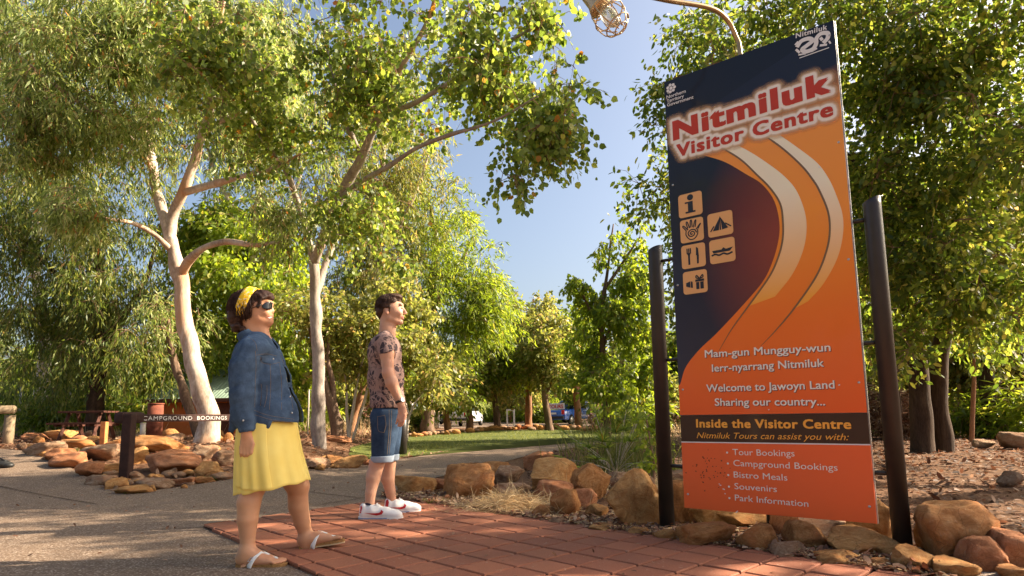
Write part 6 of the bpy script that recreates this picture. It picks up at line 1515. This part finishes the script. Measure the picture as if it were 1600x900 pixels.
# picnic table
b = P(136, 690, 14.8); b.z = float(zg(b.x, 14.8)); q = 14.8 / FPX; H = max(.72, P(136, 652, 14.8).z - b.z)
t = empty('picnic_table', b, R(8)); tag(t, 'dark red-brown timber picnic table behind the left rock bed', 'table')
for k in range(4): MB().box((0, -.28 + k * .19, H - .03), (1.0, .17, .045), bev=.006).build('tabletop_plank', M['timber_red'], t)
for s in (-1, 1):
    for s2 in (-1, 1): MB().tube([(s * .36, s2 * .55, -.05), (s * .34, s2 * .18, H - .06)], [.05, .045], 4).build('leg', M['timber_red'], t)
    MB().box((0, s * .62, H * .58), (1.05, .24, .045), bev=.006).build('bench_seat', M['timber_red'], t); MB().box((s * .35, 0, H * .54), (.06, 1.4, .08)).build('crossbeam', M['timber_red'], t)
def upright(px, y0, y1, wpx, name, lab, mt, cat='post', square=False, Y=None, cap=False):
    b = G(px, y1) if Y is None else P(px, y1, Y)
    if Y is not None: b.z = float(zg(b.x, Y))
    q = b.y / FPX; h = P(px, y0, b.y).z - b.z; r = empty(name, b); tag(r, lab, cat); w_ = wpx * q / 2
    if square: MB().box((0, 0, h / 2 - .1), (w_ * 2, w_ * 2, h + .2), bev=.01).build('shaft', M[mt], r)
    else: MB().tube([(0, 0, -.2), (0, 0, h * .5), (0, 0, h)], [w_, w_ * .98, w_ * .95], 12).build('shaft', M[mt], r, True)
    if cap: MB().tube([(0, 0, h), (0, 0, h + .02)], [w_ * 1.15, w_ * 1.1], 12).build('cap', M[mt], r, True)
    return r
upright(161, 659, 699, 8, 'timber_post', 'short orange timber post in front of the picnic table', 'timber_orange', square=True)
upright(97, 640, 676, 6, 'timber_post', 'dark red-brown timber post left of the picnic table', 'timber_red', square=True)
upright(81, 652, 676, 4, 'timber_post', 'thin reddish timber post furthest left of the picnic table', 'timber_red', square=True)
upright(222, 662, 690, 8, 'pipe_bollard', 'pale pipe bollard behind the campground sign arm', 'pale_pipe', 'bollard', cap=True)
upright(28, 600, 668, 3, 'metal_pole', 'thin grey metal pole behind the log rail', 'metal_pole', 'pole', Y=20, cap=True)
upright(105, 606, 674, 3, 'metal_pole', 'thin pale metal pole behind the picnic table', 'pale_pipe', 'pole', Y=19, cap=True)
upright(628, 640, 711, 16, 'bollard_post', 'dark brown round bollard standing on the lawn behind the man', 'sign_steel', 'bollard', cap=True)
upright(481, 610, 676, 2.4, 'metal_pole', 'thin white pole behind the slender gum trunk', 'pale_pipe', 'pole', Y=17, cap=True)
# black object at the left edge of the path
b = G(6, 732); q = b.y / FPX; M['black_rubber'] = plain('black_rubber', (.02, .019, .018), .5, .4, .2)
bo = empty('black_bag', b); tag(bo, 'low black bag-like object lying on the path at the left edge', 'bag')
MB().sphere((-.06, 0, .06), (.17, .09, .065), 18, 10).sphere((.06, 0, .045), (.08, .07, .045), 14, 8).build('bag_body', M['black_rubber'], bo, True)
MB().tube(spline([(-.15, -.02, .11), (-.06, -.02, .15), (.04, -.02, .1)], 5), .012, 8).build('bag_handle', M['black_rubber'], bo, True)
# ---------------- hut ----------------
M['roof_green'] = plain('green_corrugated_roof', (.2, .27, .21), .5, .4, .15, 3)
M['wall_ochre'] = plain('ochre_wall', (.5, .15, .045), .9, .15, .15, 3, .2)
Yh = 17; b = P(303, 660, Yh); b.z = float(zg(b.x, Yh)); q = Yh / FPX; hut = empty('hut', b, R(-6)); tag(hut, 'low ochre-walled hut with a green corrugated roof behind the white gum', 'hut')
ev = P(330, 622, Yh).z - b.z; rd_ = P(330, 588, Yh).z - b.z + .35; W2 = 1.5
MB().box((0, 1.6, ev / 2 - .1), (W2 * 2 - .5, 2.6, ev + .2)).build('wall', M['wall_ochre'], hut)
MB().box((.6, .28, ev * .45), (.8, .04, ev * .85)).build('door', M['timber_red'], hut)
V = []; F = []; nx = 120
for i in range(nx + 1):
    x = -W2 + 2 * W2 * i / nx; dz = .018 * math.cos(i * math.pi / 2 * 1.0)
    for (y, z) in ((-.05, ev - .04), (1.6, rd_), (3.3, ev - .04)): V.append((x, y, z + dz))
for i in range(nx):
    for k in range(2): a_ = i * 3 + k; F.append((a_, a_ + 3, a_ + 4, a_ + 1))
o = tomesh('roof', V, F, M['roof_green'], hut, False); md = o.modifiers.new('t', 'SOLIDIFY'); md.thickness = .02
MB().box((0, -.08, ev - .06), (W2 * 2, .08, .1), bev=.01).build('gutter', M['timber_red'], hut)
for x in (-1.35, 1.35): MB().tube([(x, 0, -.1), (x, 0, ev - .08)], .05, 8).build('verandah_post', M['timber_red'], hut, True)
b = P(242, 660, 15.5); b.z = float(zg(b.x, 15.5)); dr = empty('drum', b); tag(dr, 'rust-red round drum standing behind the campground sign arm', 'drum')
M['rust_red'] = plain('rusty_red', (.2, .06, .035), .8, .25, .45, 6); hz = P(242, 632, 15.5).z - b.z; q = 15.5 / FPX
MB().tube([(0, 0, -.1), (0, 0, hz * .3), (0, 0, hz * .32), (0, 0, hz * .62), (0, 0, hz * .64), (0, 0, hz)], [11 * q, 11 * q, 11.6 * q, 11.6 * q, 11 * q, 11 * q], 20).build('shell', M['rust_red'], dr, True)
MB().tube([(0, 0, hz), (0, 0, hz + .03)], [11.8 * q, 11.8 * q], 20).build('rim', M['rust_red'], dr, True)
# ---------------- parked cars ----------------
def paint(name, c):
    a = NM(name, .25, .5); a.col(c); a.b.inputs['Coat Weight'].default_value = .8; M[name] = a.m
paint('paint_blue', (.02, .1, .42)); paint('paint_white', (.6, .6, .6)); paint('paint_gold', (.3, .22, .12)); paint('paint_darkblue', (.015, .03, .1))
M['car_glass'] = plain('dark_car_glass', (.03, .045, .055), .08, .6, .1); M['tyre'] = plain('tyre_rubber', (.02, .02, .02), .9, .1, .1); M['rim'] = plain('alloy_rim', (.5, .5, .5), .35, .5, .1, metal=.7)
M['tail_red'] = plain('tail_lamp_red', (.5, .012, .012), .2, .5, .1); M['plate'] = plain('number_plate', (.7, .7, .65), .5, .3, .05); M['trim_black'] = plain('black_trim', (.025, .025, .027), .6, .3, .1)
def loft(sections, name, mt, parent):
    """sections: list of closed rings (same count)"""
    n = len(sections[0]); V = [p for s in sections for p in s]; F = []
    for i in range(len(sections) - 1):
        for k in range(n): F.append((i * n + k, i * n + (k + 1) % n, (i + 1) * n + (k + 1) % n, (i + 1) * n + k))
    F += [tuple(range(n))[::-1], tuple(range((len(sections) - 1) * n, len(sections) * n))]
    o = tomesh(name, V, F, M[mt], parent, True); md = o.modifiers.new('bevel', 'BEVEL'); md.width = .03; md.segments = 2; md.limit_method = 'ANGLE'; return o
def car(label, mt, px, Y, rz, pickup=False, s=1.0):
    """x forward, origin at the ground centre; built as hull, cabin, glass, wheels, lights, bumpers, plate"""
    x = P(px, 660, Y).x; r = empty('parked_car', (x, Y, float(zg(x, Y)) + .02), rz); tag(r, label, 'car'); r.scale = (s, s, s)
    prof = [(-2.3, .38, .62), (-2.32, .6, .9), (-2.28, .95, 1.0), (-2.1, 1.02, 1.02), (-1.0, 1.03, 1.05), (.8, 1.02, 1.06), (1.0, 1.0, 1.04), (1.9, .93, .98), (2.25, .8, .9), (2.35, .55, .75)]
    hull = []
    for xx, zt_, wd in ((-2.34, .78, .74), (-2.28, 1.0, .84), (-1.5, 1.06, .9), (0, 1.07, .91), (1.2, 1.04, .9), (2.0, .96, .86), (2.35, .78, .74)):
        zb = .34; hull.append([(xx, -wd, zb), (xx, -wd - .02, .6), (xx, -wd + .03, zt_ - .08), (xx, -wd + .12, zt_), (xx, wd - .12, zt_), (xx, wd - .03, zt_ - .08), (xx, wd + .02, .6), (xx, wd, zb)])
    loft(hull, 'body', mt, r)
    xr = -.55 if pickup else -2.1; xb = -.45 if pickup else -1.75
    cab = []
    for zc, x0, x1, wd in ((1.02, xr, 1.25, .82), (1.35, xr + .1, .85, .76), (1.66, xb + .1, .35, .66), (1.74, xb + .35, .15, .58)):
        cab.append([(x0, -wd, zc), (x1, -wd, zc), (x1, wd, zc), (x0, wd, zc)])
    loft(cab, 'cabin', mt, r)
    V = lambda l: [Vector(p) for p in l]
    def pane(pts, nm='window', mt_='car_glass', off=.012):
        p = V(pts); n_ = (p[1] - p[0]).cross(p[2] - p[0]).normalized(); c = sum(p, Vector()) / len(p)
        if n_.dot(c - Vector((0, 0, 1.2))) < 0: n_ = -n_
        q = [a_ + n_ * off for a_ in p]; q2 = [a_ - n_ * .02 for a_ in p]; k = len(p)
        tomesh(nm, q + q2, [tuple(range(k))] + [(i, (i + 1) % k, k + (i + 1) % k, k + i) for i in range(k)], M[mt_], r)
    pane([(xr + .02, -.7, 1.12), (xr + .02, .7, 1.12), (xb + .06, .58, 1.6), (xb + .06, -.58, 1.6)], 'rear_window')
    pane([(1.2, -.7, 1.08), (1.2, .7, 1.08), (.4, .56, 1.62), (.4, -.56, 1.62)], 'windscreen')
    for sg in (-1, 1):
        if not pickup: pane([(xr + .25, sg * .815, 1.12), (-.75, sg * .815, 1.12), (-.75, sg * .68, 1.6), (xb + .3, sg * .68, 1.6)], 'side_window')
        pane([(-.65 if not pickup else xr + .2, sg * .815, 1.12), (.15, sg * .815, 1.12), (.05, sg * .68, 1.6), (-.6 if not pickup else xb + .2, sg * .68, 1.6)], 'side_window')
        pane([(.22, sg * .815, 1.12), (1.0, sg * .81, 1.12), (.32, sg * .68, 1.6), (.12, sg * .68, 1.6)], 'side_window')
        MB().box((-2.3, sg * .7, .86), (.1, .2, .3), bev=.02).build('tail_lamp', M['tail_red'], r); MB().box((2.3, sg * .62, .74), (.12, .26, .16), bev=.03).build('headlight', M['lamp_glass'], r)
        for xx in (-1.45, 1.45):
            w_ = empty('wheel', (xx, sg * .82, .36)); w_.parent = r
            MB().tube([(0, -.1, 0), (0, -.08, 0), (0, .08, 0), (0, .1, 0)], [.33, .36, .36, .33], 24).build('tyre', M['tyre'], w_, True)
            MB().tube([(0, -.105, 0), (0, .105, 0)], [.2, .2], 16).build('rim', M['rim'], w_, True)
    MB().box((-2.36, 0, .5), (.12, 1.55, .18), bev=.03).build('rear_bumper', M['trim_black'], r); MB().box((2.38, 0, .48), (.12, 1.5, .2), bev=.03).build('front_bumper', M['trim_black'], r)
    MB().box((-2.37, 0, .78), (.03, .4, .12)).build('number_plate', M['plate'], r)
    return r
car1 = car('bright blue pickup with a red and white sign on its tail beyond the lawn', 'paint_blue', 892, 41, R(55), pickup=True, s=.92)
mb = MB().box((-2.05, 0, 1.28), (.05, 1.35, .42), bev=.01); mb.build('tail_sign_board', M['paint_white'], car1)
for body, zc, sc_, mt in (('TOURS', 1.14, .36, 'tail_red'),):
    me = text_mesh(body, .02, 0, 1.0); co = np.array([v.co for v in me.vertices]); x0_, x1_ = co[:, 0].min(), co[:, 0].max(); k = 1.2 / (x1_ - x0_)
    me.vertices.foreach_set('co', np.array([(-2.085, -((c[0] - x0_) * k) + .6, zc + c[1] * sc_) for c in co], np.float32).ravel()); me.update(); me.materials.clear(); me.materials.append(M[mt]); tag(link('lettering', me, None, car1), kind='stuff')
car('white hatchback seen from behind beyond the lawn between two orange trunks', 'paint_white', 727, 40, R(78), s=.85)
car('gold-brown car with a red tail lamp parked furthest left beyond the lawn', 'paint_gold', 655, 39, R(62), s=.9)
car('dark blue car parked behind the bright blue pickup', 'paint_darkblue', 915, 46, R(20), s=.9)
b = P(798, 668, 36); b.z = float(zg(b.x, 36)); gt = empty('gate_frame', b); tag(gt, 'white painted gate frame standing beyond the lawn', 'gate'); gh = P(798, 640, 36).z - b.z
for x in (-.2, .2): MB().box((x, 0, gh / 2 - .1), (.09, .09, gh + .2), bev=.01).build('gate_post', M['paint_white'], gt)
MB().box((0, 0, gh - .02), (.5, .1, .08), bev=.01).build('gate_beam', M['paint_white'], gt)
b = P(682, 668, 34); b.z = float(zg(b.x, 34)); sp_ = empty('notice_panel', b); tag(sp_, 'narrow white notice panel with dark speckled print beyond the lawn', 'sign'); gh = P(682, 645, 34).z - b.z
MB().box((0, 0, gh / 2 + .05), (.32, .04, gh - .05), bev=.005).build('panel', M['paint_white'], sp_); MB().box((0, .05, gh / 2 - .1), (.06, .06, gh + .1)).build('panel_post', M['timber_grey'], sp_)
rg = random.Random(3); mb = MB()
for k in range(22): mb.box((rg.uniform(-.12, .12), -.0225, .2 + rg.random() * (gh - .3)), (rg.uniform(.02, .05), .004, rg.uniform(.02, .05)))
tag(mb.build('speckled_print', M['trim_black'], sp_), kind='stuff')

# ---------------- low plants, straw, grass, litter ----------------
def arcs(name, items, mat, parent=None, seg=4):
    """ribbon blades; items (root, dir, length, bend, width)"""
    n = len(items); A = np.array([i[0] for i in items], float); D = np.array([i[1] for i in items], float); D /= np.linalg.norm(D, axis=1, keepdims=True)
    L = np.array([i[2] for i in items])[:, None]; B = np.array([i[3] for i in items])[:, None]; W = np.array([i[4] for i in items])[:, None]
    S = np.cross(D, np.random.default_rng(n).normal(size=(n, 3)) * .5 + np.array([0, 0, .2])); S /= np.linalg.norm(S, axis=1, keepdims=True) + 1e-9; V = []
    for k in range(seg + 1):
        t = k / seg; p = A + D * L * t; p[:, 2] -= (B * L * t * t)[:, 0]; w_ = W * (1 - t) ** .7 * .5 + .0004
        V.append(p + S * w_); V.append(p - S * w_)
    V = np.stack(V, 1).reshape(-1, 3); o = (np.arange(n) * 2 * (seg + 1))[:, None, None]; f = np.array([[2 * k, 2 * k + 1, 2 * k + 3, 2 * k + 2] for k in range(seg)])[None]
    return npmesh(name, V, (f + o).reshape(-1, 4), mat, parent)
rg = random.Random(21)
# palm-like plant between road and left post
b = G(962, 742); pl = empty('fan_palm', b); tag(pl, 'young fan palm with long thin green fronds behind the border rocks', 'palm'); it = []; st = MB()
for k in range(30):
    az = rg.uniform(0, 6.28); el_ = rg.uniform(.15, 1.3); L = rg.uniform(.45, .95); d_ = Vector((math.cos(az) * math.cos(el_), math.sin(az) * math.cos(el_), math.sin(el_)))
    tip = d_ * L - Vector((0, 0, .16 * L * (1.4 - el_))); st.tube(spline([(0, 0, .02), d_ * L * .5, tip], 3), lerpl([.007, .004, .003], 7), 5, caps=False)
    side = d_.cross(Vector((0, 0, 1))).normalized()
    for j in range(17):
        a_ = -1.35 + 2.7 * j / 16; dd_ = d_ * math.cos(a_) + side * math.sin(a_); it.append((tip, dd_ + Vector((0, 0, .1)), rg.uniform(.24, .36) * (1 - .25 * abs(a_)), .3, .014))
st.build('stalks', M['bark_pale'], pl, True).__setitem__('kind', 'stuff'); tag(arcs('fronds', it, M['leaf_round'], pl), kind='stuff')
b = G(985, 745); gr = empty('grass_clump', b); tag(gr, 'tall fine green grass clump rising behind the fan palm', 'grass clump')
it = [(Vector((rg.gauss(0, .35), rg.uniform(0, 1.2), 0)), (rg.gauss(0, .3), rg.gauss(0, .3), 1), rg.uniform(.5, 1.2), rg.uniform(.05, .35), .009) for k in range(520)]
tag(arcs('blades', it, M['grass'], gr), kind='stuff')
b = G(1000, 772); dg = empty('dry_grass_clump', b); tag(dg, 'brown dry grass clump under the fan palm behind the biggest boulder', 'grass clump')
it = [(Vector((rg.gauss(0, .4), rg.gauss(0.4, .3), 0)), (rg.gauss(0, .8), rg.gauss(0, .8), rg.uniform(.1, 1)), rg.uniform(.2, .5), rg.uniform(.2, .7), .006) for k in range(1500)]
tag(arcs('dry_blades', it, M['straw'], dg), kind='stuff')
# straw heap on the paver edge
b = G(800, 806); sh_ = empty('straw_heap', b); tag(sh_, 'heap of dry pale straw spilling onto the paver edge between the rocks', 'straw')
it = []
for k in range(2600):
    x, y = rg.gauss(0, .24), rg.gauss(.13, .12); h = .13 * math.exp(-(x / .3) ** 2 - ((y - .13) / .17) ** 2)
    it.append((Vector((x, y + x * -.35, rg.uniform(0, 1) * h + .03)), (rg.gauss(0, 1), rg.gauss(0, .6), rg.gauss(.15, .3)), rg.uniform(.08, .28), rg.uniform(0, .5), .0035))
for k in range(26): it.append((Vector((rg.gauss(.05, .2), rg.uniform(0, .25), .06)), (rg.gauss(.2, .8), rg.gauss(0, .4), rg.uniform(.4, 1.2)), rg.uniform(.25, .45), rg.uniform(.4, .9), .005))
tag(arcs('straws', it, M['straw'], sh_), kind='stuff')
# sapling by the left post
b = G(1020, 775)
make_tree('sapling', 'light green leafy sapling just left of the left sign post', [ST([(1020, 770), (1022, 730), (1016, 690), (1010, 655)], b.y, [4, 4, 3, 2], 'stem', base=b), ST([(1022, 735), (1032, 710), (1036, 690)], b.y, [3, 2, 1.5], 'stem')],
    [EL(1018, 700, b.y, 26, 34, .16), EL(1010, 660, b.y, 22, 24, .14)], 16, 22, 'oval', .07, M['leaf_bright'], M['bark_twig'], 131, cat='sapling', crng=(.1, .17), droop=.3)
# leafy hanging branch clumps at right, low
b = P(1440, 720, 7.6)
# shrubs: prototypes and copies in the middle distance
SHR = []
for k, (mt, kd_, lab) in enumerate([('leaf_yellow', 'oval', 'yellow-green shrub in the undergrowth between the trunks'), ('leaf_bright', 'narrow', 'bright green fine-leaved shrub in the undergrowth'), ('leaf_dry', 'narrow', 'dry brown bush in the undergrowth')]):
    t = make_tree('shrub', lab, [([(0, 0, -.1), (.1, 0, .5), (.2, .1, 1.1)], [.03, .02, .008], 'stem'), ([(0, 0, -.1), (-.2, .1, .5), (-.4, 0, 1)], [.025, .016, .006], 'stem')],
        [((0, 0, .85), (.75, .75, .65)), ((.4, .1, .5), (.6, .6, .45)), ((-.45, 0, .5), (.6, .6, .4))], 34, 95, kd_, .17 if k != 1 else .22, M[mt], M['bark_twig'], 400 + k, cat='shrub', crng=(.25, .45), droop=.4, base=(0, 0, 0))
    SHR.append(t)
sp = []
for k in range(22): sp.append((rg.uniform(380, 640) if k % 3 else rg.uniform(930, 1060), rg.uniform(24, 36), rg.uniform(.8, 1.6)))
for k in range(10): sp.append((rg.uniform(640, 960), rg.uniform(47, 56), rg.uniform(1., 2)))
for k in range(22): sp.append((rg.uniform(1090, 1640), rg.uniform(14, 26), rg.uniform(.8, 1.6)))
for k in range(22):
    px_ = rg.uniform(-30, 560); sp.append((px_, rg.uniform(18, 30) if not 215 < px_ < 380 else rg.uniform(22, 30), rg.uniform(.7, 1.5)))
usedS = set()
for px, Yk, sc in sp:
    x = P(px, 650, Yk).x
    if 2 > x > -3.5 and Yk < 28 and px < 1000: continue
    kd = rg.choice([0, 0, 1, 1, 2]); o = SHR[kd] if kd not in usedS else copy_tree(SHR[kd]); usedS.add(kd)
    o.location = (x, Yk, float(zg(x, Yk))); o.rotation_euler = (0, 0, rg.uniform(0, 6)); o.scale = (sc * 1.2, sc * 1.2, sc); tag(o, size_word(sc, 1.0, 1.35).replace('tall', 'large') + ('yellow-green undergrowth shrub', 'bright green fine-leaved shrub', 'dry brown bush')[kd] + ' ' + region(px, Yk) + (', nearer' if Yk < 24 else ', farther'), 'shrub', 'undergrowth shrubs ' + ('yellow-green', 'bright green', 'dry brown')[kd])
# dead leaves on the soil
def litter(name, n, fx, fy, ok, size, mat, seed, dz=.012):
    rr = np.random.default_rng(seed); X = fx(rr, n); Y_ = fy(rr, n); keep = np.array([ok(x, y) for x, y in zip(X, Y_)]); X, Y_ = X[keep], Y_[keep]
    Pp = np.stack([X, Y_, zg(X, Y_) + dz + rr.uniform(0, .015, len(X))], 1); D = rr.normal(size=(len(X), 3)); D[:, 2] *= .22
    return tag(leaves(name, Pp, D, size, LT_OVAL, mat, None, updir=(0, 0, 2.2), spin=.7, seed=seed), 'scattered ' + name.replace('_', ' ') + ' covering the garden soil', 'leaf litter', kind='stuff')
PB = [tuple(p) for p in base]
okbed = lambda x, y: not poly_contains(PATH, x, y) and not poly_contains(LAWN, x, y) and not poly_contains(PB, x, y)
litter('leaf_litter', 26000, lambda r, n: r.uniform(.2, 13, n), lambda r, n: 3.6 + 13 * r.random(n) ** 1.5, okbed, .075, M['litter_shade_tint'], 61)
litter('bark_chips', 14000, lambda r, n: r.uniform(-15, -1.5, n), lambda r, n: r.uniform(7.5, 20, n), okbed, .1, M['leaf_dry'], 62)
EDGE = lambda r, n: None
rr_ = np.random.default_rng(64); ex_ = rr_.uniform(-.3, 4.6, 9000); eo_ = rr_.random(9000) ** 1.4 * .7
exy = np.array([(r0.x + rd.x * a_ - rn.x * (o_ - .04), r0.y + rd.y * a_ - rn.y * (o_ - .04)) for a_, o_ in zip(ex_, eo_)])
litter('grit_and_leaf_bits', 9000, lambda r, n: exy[:, 0], lambda r, n: exy[:, 1], lambda x, y: True, .028, M['straw'], 65, dz=.035)
litter('rock_litter', 5000, lambda r, n: exy[:n, 0], lambda r, n: exy[:n, 1], lambda x, y: True, .06, M['leaf_dry'], 66, dz=.035)
litter('fallen_leaves', 420, lambda r, n: r.uniform(-5, 2.5, n), lambda r, n: 2.8 + 7 * r.random(n), lambda x, y: poly_contains(PATH, x, y) or poly_contains(PB, x, y), .035, M['leaf_dry'], 63, dz=.04)
# grass on the lawn, dry grass beyond the left trees
rr = np.random.default_rng(8); it = []
for k in range(16000):
    x, y = rr.uniform(-8, 8), 11 + 18 * rr.random() ** 1.3
    if poly_contains(LAWN, x, y): it.append(((x, y, float(zg(x, y)) + .015), (rr.normal() * .5, rr.normal() * .5, 1), rr.uniform(.05, .11), .3, .012))
tag(arcs('lawn_grass', it, M['grass'], None, 2), 'short green grass blades covering the lawn', 'grass', kind='stuff')
it = []
for k in range(9000):
    x, y = rr.uniform(-22, 22), rr.uniform(17, 33)
    if poly_contains(LAWN, x, y) or (-4 < x < 4.5): continue
    it.append(((x, y, float(zg(x, y))), (rr.normal() * .3, rr.normal() * .3, 1), rr.uniform(.25, .8), rr.uniform(.1, .5), .02))
tag(arcs('dry_grass', it, M['straw'], None, 3), 'tall dry straw-coloured grass under the trees in the middle distance', 'grass', kind='stuff')
# green weeds among the stones
for k, (px, py) in enumerate([(208, 772), (112, 706), (322, 752), (690, 790), (640, 758)]):
    b = G(px, py); o = arcs('weed_tuft', [(tuple(b + Vector((rg.gauss(0, .06), rg.gauss(0, .04), .01))), (rg.gauss(0, .6), rg.gauss(0, .6), 1), rg.uniform(.05, .13), .4, .007) for _ in range(120)], M['grass'])
    tag(o, 'small green weed tuft ' + ['at the front tip of the left rock bed', 'behind the leftmost rocks of the bed', 'beside the low stones near the yellow dress', 'at the paver edge under the big angular rock', 'by the dirt road behind the olive-tan rock'][k], 'weeds')
